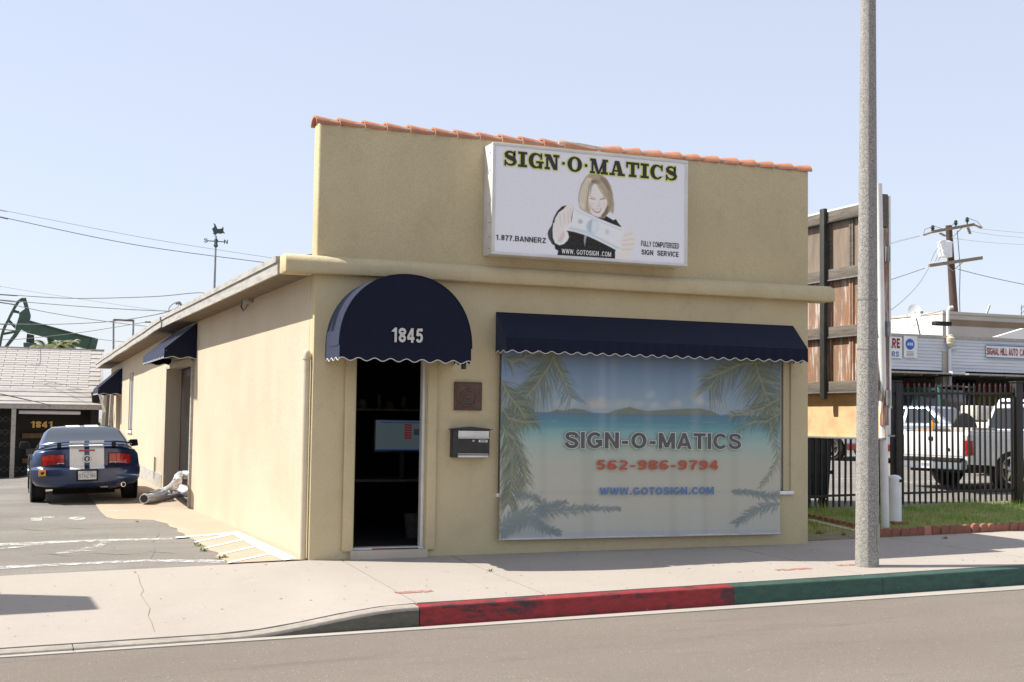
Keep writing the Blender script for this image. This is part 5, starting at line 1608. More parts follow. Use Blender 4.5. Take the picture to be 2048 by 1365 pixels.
for (x0, x1, y0, y1) in ((-5, at(22, 900, Y=YR).x, 820, 970), (at(34, 900, Y=YR).x, at(62, 900, Y=YR).x, 945, 970)):
    zA, zB = at(30, y1, Y=YR + .3).z, at(30, y0, Y=YR + .3).z; n = int((x1 - x0) / .16)
    for i in range(n + 1):
        x = lerp(x0, x1, i / n); k = int((zB - zA) / .32)
        for j in range(k + 1):
            z = lerp(zA, zB, j / max(k, 1)); gm.tube([(x, YR + .3, z), (min(x1, x + .16), YR + .3, z + .16)], .008, 4); gm.tube([(x, YR + .305, z), (max(x0, x - .16), YR + .305, z + .16)], .008, 4)
struct(gm.build('folding_gate', M['bay_wall'], rb), 'stuff')
for (y, w_) in ((872, 9), (922, 7)):
    for k in range(9):
        p = at(47 + k * 4.4, y, Y=YR + .6); MB().box((p.x - .03, YR + .55, p.z - .07), (p.x + .025, YR + .68, p.z + .07)).build('shelf_tin', M['dull_tin'], rb)
p = at(67, 905, Y=YR + .5); MB().box((p.x - .2, YR + .4, p.z - .1), (p.x + .2, YR + .6, p.z + .1)).build('crate', M['bay_wall'], rb)
# leaning boards between the buildings
lb = thing('board_stack', 'weathered boards leaning between the shop end and the low building', 'boards', (xR, YR - .3, 0))
for k, (dx, h) in enumerate(((-.10, 2.5), (.0, 2.7), (.10, 2.4))):
    MB().hexa([(xR + dx, YR - .35, .1), (xR + dx + .09, YR - .35, .1), (xR + dx + .09, YR - .32, .1), (xR + dx, YR - .32, .1), (xR + dx + .1, YR - .15, h), (xR + dx + .19, YR - .15, h), (xR + dx + .19, YR - .12, h), (xR + dx + .1, YR - .12, h)]).build('plank', M['timber' if k % 2 else 'soiled'], lb)
q = at(203, 790, Y=YR - .4); MB().tube([(q.x - .25, YR - .4, q.z + .12), (q.x - .05, YR - .4, q.z), (q.x + .1, YR - .4, q.z - .5)], .035, 8).build('pipe', M['white'], lb, smooth=50)
# rusty pipe frame above the low roof
pf = thing('pipe_frame', 'rusty square pipe frame standing above the low roof', 'pipe frame', tuple(at(227, 699, Y=YR + 3.3)))
a, bq, c = at(227, 702, Y=YR + 3.3), at(227, 640, Y=YR + 3.3), at(267, 640, Y=YR + 3.3)
MB().tube([tuple(a), tuple(bq)], .03, 8).build('pipe', M['galv'], pf); MB().tube([(c.x, c.y, a.z - .8), tuple(c)], .03, 8).build('pipe', M['galv'], pf)
MB().tube([(bq.x, bq.y, bq.z), (c.x, c.y, bq.z)], .035, 8).build('crossbar', M['rust_pipe'], pf)

# ------------------------------------------------------------------ pump jack behind
YJ = 105.0
pj = thing('pump_jack', 'green oil pump jack with curved horse head behind the low building', 'pump jack', (at(70, 690, Y=YJ).x, YJ, -.3))


def jp(x, y): p = at(x / 6.0235, 560 + y / 6.0235, Y=YJ); return (p.x, p.z)


def jprism(pts, y0, y1, name, m='pump', bev=.02): return MB().prism([jp(*p) for p in pts], YJ + y0, YJ + y1).build(name, M[m], pj, bevel=bev)


# horse head: curved rim, spokes and hub plate, seen edge-on slightly
rim_o = [(255, 222), (205, 255), (160, 330), (115, 415), (80, 490), (40, 560), (10, 650), (-15, 760), (-30, 860)]
rim_i = [(255, 265), (235, 275), (190, 345), (150, 425), (110, 500), (75, 575), (42, 655), (20, 760), (5, 860)]
jprism(rim_o + rim_i[::-1], -.28, .28, 'head_rim')
jprism([(255, 222), (312, 220), (320, 255), (262, 268), (240, 272)], -.28, .28, 'head_rim')
jprism([(275, 260), (318, 235), (372, 435), (365, 480), (310, 540), (250, 610), (205, 680), (172, 690), (190, 560), (230, 440), (232, 400), (300, 350)], -.18, .18, 'head_plate')
for q in ([(160, 358), (235, 380), (232, 408), (140, 392)], [(112, 475), (190, 555), (180, 590), (90, 500)], [(35, 640), (190, 610), (190, 640), (30, 668)], [(250, 612), (205, 680), (92, 815), (40, 860), (20, 845), (175, 640)]): jprism(q, -.12, .12, 'head_spoke')
# walking beam
jprism([(250, 595), (330, 500), (372, 490), (380, 505), (900, 650), (1180, 712), (1150, 850), (1060, 840), (720, 740), (440, 665), (330, 640)], -.22, .22, 'walking_beam')
jprism([(365, 492), (385, 500), (905, 645), (1110, 695), (1100, 706), (900, 660), (370, 510)], -.34, .34, 'beam_flange', bev=.01)
jprism([(1110, 695), (1182, 712), (1150, 845), (1062, 842)], -.36, .36, 'beam_end_block')
text_a = at(835 / 6.0235, 560 + 720 / 6.0235, Y=YJ - .235)
MB().prism([(text_a.x, text_a.z), (text_a.x + .86, text_a.z - .13), (text_a.x + .86, text_a.z - .30), (text_a.x, text_a.z - .18)], YJ - .25, YJ - .23).build('maker_plate', M['pump_text'], pj)
# saddle bearing, samson post
jprism([(325, 650), (410, 668), (415, 760), (315, 752)], -.25, .25, 'saddle', 'pump_dark')
jprism([(282, 758), (438, 762), (442, 840), (285, 835)], -.35, .35, 'bearing_block')
b0 = jp(360, 830)
for (dx, dy) in ((-1.3, -.9), (1.6, -.9), (-1.3, .9), (1.6, .9)): MB().tube([(b0[0], YJ + dy * .2, b0[1]), (b0[0] + dx, YJ + dy, -.3)], .12, 8).build('post_leg', M['pump'], pj)
eq = jp(1110, 840)
for dy in (-.6, .6): MB().tube([(eq[0], YJ + dy, eq[1]), (eq[0] - 1.0, YJ + dy, 1.6)], .08, 8).build('pitman_arm', M['pump'], pj)
MB().box((eq[0] - 1.9, YJ - .6, .1), (eq[0] + .3, YJ + .6, 1.7)).build('gearbox', M['pump'], pj, bevel=.1)
for dy in (-.75, .68): MB().prism([(eq[0] - 1.2, 1.75), (eq[0] - 1.0, 1.45), (eq[0] + .5, .5), (eq[0] + .9, .9), (eq[0] + .4, 1.4)], YJ + dy, YJ + dy + .08).build('counterweight', M['pump'], pj)
MB().box((b0[0] - 1.8, YJ - 1, -.6), (eq[0] + 1.5, YJ + 1, -.28)).build('base_frame', M['pump'], pj)
jprism([(570, 700), (620, 690), (650, 705), (680, 760), (685, 850), (560, 850), (590, 780)], .5, .9, 'crank_guard', 'pump', .03)


# ------------------------------------------------------------------ palm beyond
def palm(px, py, Y, R0, n, label):
    c = at(px, py, Y=Y); t = thing('palm_tree', label, 'palm', (c.x, Y, -.5), group='palms beyond the pump jack')
    MB().tube([(c.x, Y, -.5), (c.x + .1, Y, c.z * .5), (c.x, Y, c.z)], [.25, .2, .18], 10).build('trunk', M['trunk'], t, smooth=50)
    cr = MB()
    for k in range(n):
        a = 2 * math.pi * k / n + random.uniform(-.2, .2); el = random.uniform(-.2, 1.2); L_ = R0 * random.uniform(.8, 1.1); pts = []
        for i in range(9):
            s = i / 8; pts.append(Vector((c.x + math.cos(a) * math.cos(el) * L_ * s, Y + math.sin(a) * math.cos(el) * L_ * s, c.z + math.sin(el) * L_ * s - .55 * L_ * s * s)))
        for i in range(8):
            d = (pts[i + 1] - pts[i]).normalized(); sd = d.cross(Vector((0, 0, 1))).normalized()
            for s_ in (-1, 1):
                for h in (0, .33, .66):
                    p = pts[i].lerp(pts[i + 1], h); l = L_ * .30 * (1 - .6 * abs((i + h) / 8 - .45)); tip = p + sd * s_ * l + d * l * .6 - Vector((0, 0, l * .35)); cr.add([tuple(p), tuple(p + d * L_ * .035), tuple(tip)], [(0, 1, 2)])
    cr.build('crown', M['palm_leaf'], t, recalc=False)


palm(92, 697, 60, 1.5, 16, 'palm crown between the pump jack post and its crank')
palm(118, 694, 58, 1.35, 18, 'palm crown just right of the pump jack crank')
palm(138, 697, 66, 1.3, 14, 'palm crown low under the pump jack beam')


# ------------------------------------------------------------------ overhead wires
def wire(name, label, pts, r, m, group, Y=None, sub=10, wob=0):
    V_ = [at(p[0], p[1], Y=p[2]) for p in pts]; out = []
    for k, q in ((0, 1), (-1, -2)):          # lines that leave the view run on to their far supports
        if pts[k][0] < 0 or pts[k][0] > 2048: V_.insert(0 if k == 0 else len(V_), V_[k] + (V_[k] - V_[q]).normalized() * 14 + Vector((0, 0, .3)))
    for i in range(len(V_) - 1):
        p0, p1, p2, p3 = V_[max(i - 1, 0)], V_[i], V_[i + 1], V_[min(i + 2, len(V_) - 1)]
        for s in range(sub):
            t = s / sub; out.append(.5 * ((2 * p1) + (p2 - p0) * t + (2 * p0 - 5 * p1 + 4 * p2 - p3) * t * t + (3 * p1 - p0 - 3 * p2 + p3) * t ** 3))
    out.append(V_[-1])
    o = MB().tube([tuple(p) for p in out], r, 5).build(name, M[m], smooth=60)
    return tag(o, label, 'wire', group)


gw = 'overhead wires left of the shop'
wire('overhead_wire', 'topmost thin overhead wire crossing the sky left of the weather vane', [(-60, 408, 30), (0, 420, 30), (300, 478, 30), (555, 518, 30), (640, 530, 30)], .008, 'wire_pale', gw)
wire('overhead_wire', 'second overhead wire from the top, slightly thicker, passing behind the weather vane', [(-60, 421, 30), (0, 434, 30), (270, 490, 30), (540, 527, 30), (640, 540, 30)], .012, 'wire', gw)
wire('overhead_wire', 'sagging wire that meets the roof edge at the foot of the weather vane', [(-60, 586, 24), (0, 589, 24), (140, 597, 22), (300, 594, 19), (395, 586, 16), (418, 592, p0.y + 1)], .011, 'wire', gw)
wire('overhead_wire', 'wire above the pump jack head running to the service mast', [(-60, 594, 26), (0, 600, 26), (130, 611, 23), (250, 619, 20), (345, 623, 17), (362, 624, 16)], .011, 'wire', gw)
wire('overhead_wire', 'wire crossing the pump jack head and sloping down to the vent pipe', [(-60, 598, 27), (0, 605, 27), (100, 626, 26), (210, 643, 24), (300, 654, 22), (312, 656, 21)], .011, 'wire', gw)
wire('overhead_wire', 'wire passing in front of the pump jack neck and up to the service mast', [(-60, 646, 27), (0, 648, 27), (110, 649, 25), (225, 643, 22), (320, 628, 18), (352, 616, 16)], .011, 'wire', gw)
wire('overhead_wire', 'faint hair-thin wire falling across the upper sky behind the pump jack', [(-60, 560, 50), (0, 573, 50), (150, 597, 50), (320, 622, 50), (345, 626, 50)], .008, 'wire_pale', gw)
wire('overhead_wire', 'wire rising from the pump jack bearing to the bent vent pipe', [(0, 680, 27), (50, 678, 27), (150, 667, 26), (230, 655, 24), (300, 643, 22)], .009, 'wire', gw)
wire('overhead_wire', 'short wire from the pump beam end to the rear eave', [(190, 678, 27), (225, 682, 26), (256, 685, 25)], .01, 'wire', gw)
wire('overhead_wire', 'lowest wire at the left edge crossing the pump jack rim', [(-60, 652, 28), (0, 658, 28), (25, 661, 28), (60, 664, 29)], .009, 'wire', gw)
wire('overhead_wire', 'thin dark wire drooping across the low building roof bands', [(-30, 782, 24.6), (0, 788, 24.6), (50, 799, 24.6), (96, 810, 24.6), (100, 813, 24.9)], .012, 'wire', gw)
wire('drip_loop', 'curled cable loop beside the service mast', [(340, 628, 16), (338, 617, 16), (348, 607, 16), (360, 604, 16), (356, 612, 16), (344, 622, 16)], .012, 'wire_pale', gw)

# ------------------------------------------------------------------ neighbour whose shadow falls on the pavement
nb_ = thing('neighbour_shop', 'low stucco neighbour left of the driveway with a raised front parapet', 'building', (-8, -.2, -.2))
MB().box((-14, -.25, -.6), (-5.79, 9, 3.10)).build('wall', M['stucco'], nb_)
MB().box((-14, -.42, 3.10), (-5.75, .12, 4.12)).build('parapet', M['stucco'], nb_, bevel=.02)
# ================================================================== things right of the shop
# ------------------------------------------------------------------ lamp post at the kerb
lp = gr(1734, 1133)
lpT = at(1736.5, 0, Y=lp.y)
lamp = thing('street_lamp', 'tall octagonal speckled concrete street lamp post at the green kerb', 'street lamp', tuple(lp))
sl_ = (lpT.x - lp.x) / (lpT.z - lp.z)


def octa(z, r): return [(lp.x + sl_ * (z - lp.z) + r * math.cos(rad(45 * k + 12)), lp.y + r * math.sin(rad(45 * k + 12)), z) for k in range(8)]


bb = ring_loft([octa(z, lerp(.138, .070, clamp((z - lp.z) / 9.2))) for z in (lp.z - .3, lp.z + 2, lp.z + 4.5, lp.z + 7, lp.z + 9.2)])
weld(bb).build('post', M['aggregate'], lamp, bevel=.008, seg=1)
ztop = lp.z + 9.2
MB().tube([(lp.x + sl_ * 9.2, lp.y, ztop - .1), (lp.x + sl_ * 9.2, lp.y - .3, ztop + .35), (lp.x, lp.y - 1.6, ztop + .6), (lp.x, lp.y - 2.4, ztop + .62)], .035, 8).build('arm', M['galv'], lamp, smooth=50)
MB().box((lp.x - .12, lp.y - 3.1, ztop + .55), (lp.x + .12, lp.y - 2.35, ztop + .68)).build('lantern', M['galv'], lamp, bevel=.04)
# hand-hole cover and bands
zA, zB = at(1745, 1100, Y=lp.y).z, at(1745, 1048, Y=lp.y).z
n_ = Vector((math.cos(rad(-55.5)), math.sin(rad(-55.5)), 0)); t_ = Vector((-n_.y, n_.x, 0)); c_ = Vector((lp.x, lp.y, 0)) + n_ * .126
q = [c_ + t_ * -.036, c_ + t_ * .036]
hp = MB().hexa([tuple(q[0] + Vector((0, 0, zA))), tuple(q[1] + Vector((0, 0, zA))), tuple(q[1] + n_ * .012 + Vector((0, 0, zA))), tuple(q[0] + n_ * .012 + Vector((0, 0, zA))),
                tuple(q[0] + Vector((0, 0, zB))), tuple(q[1] + Vector((0, 0, zB))), tuple(q[1] + n_ * .012 + Vector((0, 0, zB))), tuple(q[0] + n_ * .012 + Vector((0, 0, zB)))])
hp.build('hand_hole_cover', M['galv'], lamp)
for y in (600, 699):
    z = at(1733, y, Y=lp.y).z; r_ = lerp(.138, .070, (z - lp.z) / 9.2) + .003
    weld(ring_loft([octa(z - .008, r_), octa(z + .008, r_)])).build('steel_band', M['galv'], lamp)
# small sign plate strapped to its far side, seen edge-on
z0, z1 = at(1760, 705, Y=lp.y).z, at(1760, 590, Y=lp.y).z
MB().box((lp.x + .105, lp.y - .05, z0), (lp.x + .115, lp.y + .25, z1)).build('sign_plate', M['galv'], lamp)

# ------------------------------------------------------------------ old pole sign seen from behind its left face
XS = 8.60
bs_ = thing('pole_sign', 'old weathered pole sign with rusty panels in a dark iron frame', 'sign', (XS, 1.2, .1))
yN = at(1757, 600, X=XS).y; yFar = yN + 3.6
zS = lambda px, py: at(px, py, X=XS).z
zt, zb2 = zS(1712, 412), zS(1712, 783)
yv = lambda px: at(px, 600, X=XS).y
rowsz = [zt - .10, at(1690, 544, X=XS).z, at(1690, 660, X=XS).z, zb2 + .02]
rails = [(zt - .16, zt), (at(1690, 556, X=XS).z, at(1690, 535, X=XS).z), (at(1690, 672, X=XS).z, at(1690, 652, X=XS).z), (zb2, zb2 + .16)]
cols = [yN, yv(1662) - .02, yv(1662) - .02 + 1.35, yFar]
cols = [yN, (yN + yv(1665)) / 2 + .1, yv(1658), yv(1658) + 1.3, yFar]
for i in range(len(cols) - 1):
    for j in range(3):
        za, zc = rails[j + 1][1] if j < 3 else zb2, rails[j][0]
        MB().box((XS + .03, cols[i] + .03, za - .02), (XS + .05, cols[i + 1] - .03, zc + .02)).build('panel', M['rusty_panel' if j else 'rusty_grey'], bs_)
        for yy in (cols[i] + .0, cols[i + 1] - .06): MB().box((XS + .004, yy + .012, za - .01), (XS + .028, yy + .05, zc + .01)).build('batten', M['rusty_panel' if j else 'timber'], bs_)
for k, (za, zc) in enumerate(rails):
    MB().box((XS - .04, yN, za), (XS + .029, yFar, zc)).build('rail', M['timber'], bs_, bevel=.008)
    MB().box((XS - .055, yN, za - .02), (XS - .0, yFar, za - .001)).build('angle_iron', M['galv' if k else 'iron'], bs_)
ym = yv(1656)
MB().box((XS - .11, ym - .05, zb2 - .12), (XS - .041, ym + .07, zt + .05)).build('upright', M['iron'], bs_, bevel=.012)
MB().box((XS - .10, yFar - .1, 0), (XS + .02, yFar, zt)).build('upright', M['iron'], bs_)
# other face and its street end
XO = XS + .17
MB().box((XO, yN - .03, zb2 - .25), (XO + .03, yFar, zt + .08)).build('street_face', M['white'], bs_)
MB().box((XS + .055, yN - .02, zb2 - .5), (XO - .01, yN + .05, zt - .4)).build('end_board', M['rusty_panel'], bs_)
MB().box((XS + .052, yN - .02, zt - .38), (XO - .01, yN + .06, zt + .10)).build('end_post', M['timber'], bs_)
for z in (zt - .9, zt - 2.0, zt - 3.0): MB().box((XS + .09, yN - .09, z), (XS + .14, yN - .021, z + .22)).build('bracket', M['galv'], bs_)
# lower plywood board
zq1, zq0 = at(1665, 790, X=XS + .08).z, at(1665, 873, X=XS + .08).z
MB().box((XS + .10, yN - .0, zq0), (XS + .12, yFar, zq1)).build('plywood_board', M['ply'], bs_)
MB().box((XS + .06, yN, zq0 - .035), (XS + .13, yFar, zq0 - .001)).build('board_edge', M['soiled'], bs_)
MB().box((XS - .02, yN, zq1 + .002), (XS + .12, yFar, zq1 + .045)).build('board_ledge', M['cardboard'], bs_)
# white posts at the street end
wpB, wpT = gr(1771, 1058), at(1757, 368, Y=yN - .12)
t = thing('white_sign_post', 'thin leaning white pipe post beside the old pole sign', 'post', tuple(wpB))
MB().tube([(wpB.x, wpB.y, wpB.z - .2), (wpT.x, wpT.y, wpT.z)], [.062, .052], 14).build('pipe', M['white'], t, smooth=50)
zc = at(1768, 872, Y=wpB.y).z
MB().box((wpB.x - .07, wpB.y - .05, zc - .012), (wpB.x + .14, wpB.y + .09, zc + .012)).build('clamp', M['galv'], t)
MB().tube([(wpB.x - .12, wpB.y + .12, wpB.z), (wpB.x - .12, wpB.y + .12, 2.0)], .025, 8).build('stay_pipe', M['white'], t)
t = thing('electric_box', 'narrow white box hung beside the leaning white post', 'box', (wpB.x + .16, wpB.y + .3, 1.0))
a, c = at(1772, 780, Y=wpB.y + .3), at(1780, 870, Y=wpB.y + .3)
MB().box((a.x, wpB.y + .3, c.z), (c.x + .02, wpB.y + .42, a.z)).build('case', M['white'], t, bevel=.01)
MB().box((a.x + .01, wpB.y + .292, c.z + .03), (c.x + .01, wpB.y + .3, a.z - .03)).build('door', M['white'], t)
# bollard
bo = gr(1789, 1047)
t = thing('bollard', 'short thick white round-topped bollard on the grass', 'bollard', tuple(bo))
MB().lathe([(.105, -.2), (.105, .66), (.098, .69), (.07, .715), (.03, .725), (.004, .727)], tuple(bo), 20).build('pipe', M['white'], t, smooth=45)
MB().lathe([(.025, -.112), (.025, -.09)], (bo.x + .03, bo.y, bo.z + .64), 12, 'y').build('bolt_hole', M['under'], t)
MB().box((bo.x - .12, bo.y - .16, bo.z - .1), (bo.x + .14, bo.y + .1, bo.z + .035)).build('footing', M['brick'], t, bevel=.02)


# ------------------------------------------------------------------ scalloped brick edging
ed = thing('brick_edging', 'row of red scalloped edging bricks between the grass and pavement', 'edging', (8.2, .33, .07))
bm_ = MB(); P = []
bw, bh, bd = .137, .135, .06
poly = [(-bw / 2, -.12), (bw / 2, -.12), (bw / 2, bh * .45)] + [(bw / 2 * math.cos(a), bh * .45 + bw / 2 * math.sin(a) * .95) for a in [math.pi * i / 8 for i in range(1, 8)]] + [(-bw / 2, bh * .45)]
bm_.prism(poly, -bd / 2, bd / 2)
x = 8.12; k = 0; proto = None
while x < 13.2:
    pale = (k in (6, 19))
    if proto is None: proto = o = bm_.build('brick', M['brick'], ed, bevel=.008, seg=1)
    else: o = proto.copy(); COL.objects.link(o)
    if pale:
        o.data = o.data.copy(); o.data.materials.clear(); o.data.materials.append(M['brick_pale'])
    o.location = (x, .335 + .02 * math.sin(k * 1.3), zfront(x) + .0 + random.uniform(-.008, .008)); o.rotation_euler = (random.uniform(-.08, .08), random.uniform(-.05, .05), random.uniform(-.06, .06))
    x += .139; k += 1
ed2 = thing('brick_edging', 'short diagonal row of low edging bricks beside the shop corner', 'edging', (7.6, 1.2, .1))
a, c = gr(1620, 1036), gr(1715, 1057)
for k in range(9):
    p = Vector(a).lerp(Vector(c), k / 8); o = proto.copy(); COL.objects.link(o); o.parent = ed2; o.matrix_parent_inverse = WORLD[ed2.name].inverted(); o.location = (p.x, p.y, p.z - .06); o.rotation_euler = (0, 0, math.atan2(c.y - a.y, c.x - a.x))
cs = MB(); a, c = gr(1618, 1043), gr(1716, 1066); d = (Vector(c) - Vector(a)).normalized(); s_ = Vector((d.y, -d.x, 0)) * .07
cs.hexa([(a.x - s_.x, a.y - s_.y, a.z - .1), (a.x + s_.x, a.y + s_.y, a.z - .1), (c.x + s_.x, c.y + s_.y, c.z - .1), (c.x - s_.x, c.y - s_.y, c.z - .1), (a.x - s_.x, a.y - s_.y, a.z + .03), (a.x + s_.x, a.y + s_.y, a.z + .03), (c.x + s_.x, c.y + s_.y, c.z + .03), (c.x - s_.x, c.y - s_.y, c.z + .03)])
tag(cs.build('concrete_curbing', M['step_concrete'], bevel=.01), 'low concrete strip in the grass between shop and lamp post', 'edging')

# ------------------------------------------------------------------ grass
N = 26000
X = rng.uniform(6.85, 16.5, N); Yg = .40 + (YF + .05 - .40) * rng.random(N)
keep = ~((X < 8.0) & (Yg < .85) & (rng.random(N) > .16))
X, Yg = X[keep], Yg[keep]; N = len(X)
Zg = np.array([zlot(x_, y_) for x_, y_ in zip(X, Yg)])
h = rng.uniform(.02, .065, N) * (1 + .7 * (np.sin(X * 2.3) * np.sin(Yg * 3.1) > .35)) * (1 + .8 * (Yg > YF - .18)); an = rng.uniform(0, 6.28, N); ln = rng.uniform(.0, .03, N); wd = rng.uniform(.003, .007, N)
V_ = np.empty((N, 3, 3)); ca, sa = np.cos(an), np.sin(an)
V_[:, 0] = np.stack([X - ca * wd, Yg - sa * wd, Zg - .01], 1); V_[:, 1] = np.stack([X + ca * wd, Yg + sa * wd, Zg - .01], 1); V_[:, 2] = np.stack([X - sa * ln, Yg + ca * ln, Zg + h], 1)
me = bpy.data.meshes.new('grass'); me.from_pydata(V_.reshape(-1, 3).tolist(), [], np.arange(3 * N).reshape(-1, 3).tolist())
struct(tag(obj('grass', me, M['grass']), 'short patchy green grass on the verge right of the shop', 'grass'), 'stuff')


def weed(px, py, r, n, label):
    c = gr(px, py); bb = MB()
    for k in range(n):
        a = random.uniform(0, 6.28); L_ = r * random.uniform(.5, 1.1); w_ = L_ * .18; el = random.uniform(.3, 1.2); ox, oy = random.uniform(-r, r) * .7, random.uniform(-r, r) * .4
        p = Vector((c.x + ox, c.y + oy, c.z)); d = Vector((math.cos(a) * math.cos(el), math.sin(a) * math.cos(el), math.sin(el))); s = Vector((-math.sin(a), math.cos(a), 0)) * w_
        bb.add([tuple(p), tuple(p + d * L_ * .5 + s), tuple(p + d * L_), tuple(p + d * L_ * .5 - s)], [(0, 1, 2, 3)])
    tag(bb.build('weed', M['leaf'], recalc=False), label, 'weed', 'weeds in the cracks')


weed(397, 1093, .055, 22, 'weed on the concrete edge left of the painted hatching, farther one'); weed(408, 1103, .06, 24, 'weed on the concrete edge, middle of the three by the hatching')
weed(446, 1118, .07, 28, 'weed at the driveway corner where concrete meets pavement'); weed(980, 1143, .035, 22, 'small weed in the pavement joint before the shop window')
weed(275, 1045, .04, 16, 'tiny weed at the step of the concrete edge behind the car'); weed(1890, 1078, .05, 26, 'sprawling weed in the pavement right of the lamp post'); weed(1690, 1072, .06, 24, 'weed tuft at the foot of the verge left of the lamp post')
weed(1640, 1068, .07, 30, 'weed clump in the bare soil by the shop corner')

# ------------------------------------------------------------------ iron fence
zft = at(1900, 768, Y=YF).z
fz = lambda X: .35 + .02 * (X - XPOST)
fe = thing('iron_fence', 'black iron picket fence along the car lot right of the shop', 'fence', (10, YF, fz(10)))
dzT = zft - fz(at(1900, 768, Y=YF).x)
pk = MB(); pk.box((-.0135, -.0135, .03), (.0135, .0135, dzT - .03)); pk.add([(-.0135, -.0135, dzT - .0299), (.0135, -.0135, dzT - .0299), (.0135, .0135, dzT - .0299), (-.0135, .0135, dzT - .0299), (0, 0, dzT + .02)], [(0, 1, 4), (1, 2, 4), (2, 3, 4), (3, 0, 4)])
pko = None; xl = at(1794, 900, Y=YF).x; posts = [xl - 2.5 - .0, xl, XPOST, XPOST + 2.5]
x = XS + .14
while x < XPOST + 3:
    if min(abs(x - q) for q in posts) > .07:
        if pko is None: pko = o = pk.build('picket', M['fence'], fe)
        else: o = pko.copy(); COL.objects.link(o)
        o.location = (x, YF, fz(x)); o.rotation_euler = (random.uniform(-.006, .006), random.uniform(-.006, .006), 0)
    x += .1135
for (h0, h1) in ((.20, .235), (dzT - .18, dzT - .145)):
    a, c = XS + .1, XPOST + 3
    MB().hexa([(a, YF - .018, fz(a) + h0), (c, YF - .018, fz(c) + h0), (c, YF + .018, fz(c) + h0), (a, YF + .018, fz(a) + h0), (a, YF - .018, fz(a) + h1), (c, YF - .018, fz(c) + h1), (c, YF + .018, fz(c) + h1), (a, YF + .018, fz(a) + h1)]).build('rail', M['fence'], fe)
for x in posts[1:]:
    pw = .055 if x < XPOST else .075
    MB().box((x - pw, YF - pw, fz(x) - .2), (x + pw, YF + pw, fz(x) + dzT + .02)).build('post', M['fence'], fe, bevel=.006)
    MB().box((x - pw - .015, YF - pw - .015, fz(x) + dzT + .02), (x + pw + .015, YF + pw + .015, fz(x) + dzT + .045)).build('post_cap', M['fence'], fe, bevel=.01)

# ------------------------------------------------------------------ wheeled bin behind the fence
p = at(1638, 1006, Y=YF + .35)
zb_ = zlot(p.x, YF + .4)
wb = thing('wheeled_bin', 'black wheeled rubbish bin behind the fence by the shop corner', 'bin', (p.x, YF + .5, zb_))
xb0, xb1 = at(1600, 900, Y=YF + .3).x, at(1655, 900, Y=YF + .3).x
MB().hexa([(xb0 + .03, YF + .22, zb_ + .16), (xb1 - .03, YF + .22, zb_ + .16), (xb1 - .03, YF + .75, zb_ + .16), (xb0 + .03, YF + .75, zb_ + .16), (xb0, YF + .16, zb_ + 1.12), (xb1, YF + .16, zb_ + 1.12), (xb1, YF + .82, zb_ + 1.12), (xb0, YF + .82, zb_ + 1.12)]).build('body', M['bin'], wb, bevel=.02)
MB().box((xb0 - .03, YF + .13, zb_ + 1.121), (xb1 + .03, YF + .86, zb_ + 1.2)).build('lid', M['bin'], wb, bevel=.02)
for z in (.55, .85): MB().box((xb0 - .01, YF + .155, zb_ + z), (xb1 + .01, YF + .2, zb_ + z + .06)).build('rib', M['bin'], wb)
for x in (xb0 + .12, xb1 - .12):
    MB().lathe([(.085, -.025), (.095, -.015), (.095, .015), (.085, .025)], (x, YF + .28, zb_ + .095), 18, 'x').build('caster', M['tyre'], wb, smooth=40)
    MB().box((x - .035, YF + .24, zb_ + .1), (x + .035, YF + .32, zb_ + .17)).build('caster_fork', M['galv'], wb)


# ------------------------------------------------------------------ vehicles behind the fence
def arch_profile(pts, wheels, zb):
    """bottom edge with wheel-arch cut-outs: wheels [(y, r)], returns polygon (y, z) counter-clockwise"""
    out = []
    for (yw, r) in wheels:
        out += [(yw - r, zb)] + [(yw - r * math.cos(a), zb * .4 + .12 + r * .95 * math.sin(a)) for a in [math.pi * i / 10 for i in range(1, 10)]] + [(yw + r, zb)]
    return out + pts


def greenhouse(t, y0b, y0t, y1t, y1b, zb, zt, wb_, wt, m, glass, side=((.06, .94),), rear=True, front=True, pil=.05):
    """frustum cabin with glass panes set just proud of it"""
    A = [(-wb_, y0b, zb), (wb_, y0b, zb), (wb_, y1b, zb), (-wb_, y1b, zb), (-wt, y0t, zt), (wt, y0t, zt), (wt, y1t, zt), (-wt, y1t, zt)]
    cb = MB().hexa(A).build('cabin', m, t, bevel=.05, seg=3, local=True)
    B = [Vector(p) for p in A]

    def pane(nm, p00, p10, p11, p01, u0, u1, v0, v1):
        f = lambda u, v: p00.lerp(p10, u).lerp(p01.lerp(p11, u), v)
        quad_part(nm, glass, t, [f(u0, v0), f(u1, v0), f(u1, v1), f(u0, v1)], .006, .012)
    for (u0, u1) in side:
        pane('side_window', B[1], B[2], B[6], B[5], u0, u1, .12, .86); pane('side_window', B[3], B[0], B[4], B[7], 1 - u1, 1 - u0, .12, .86)
    if rear: pane('rear_window', B[0], B[1], B[5], B[4], .07, .93, .12, .86)
    if front: pane('windscreen', B[2], B[3], B[7], B[6], .05, .95, .08, .92)
    return cb


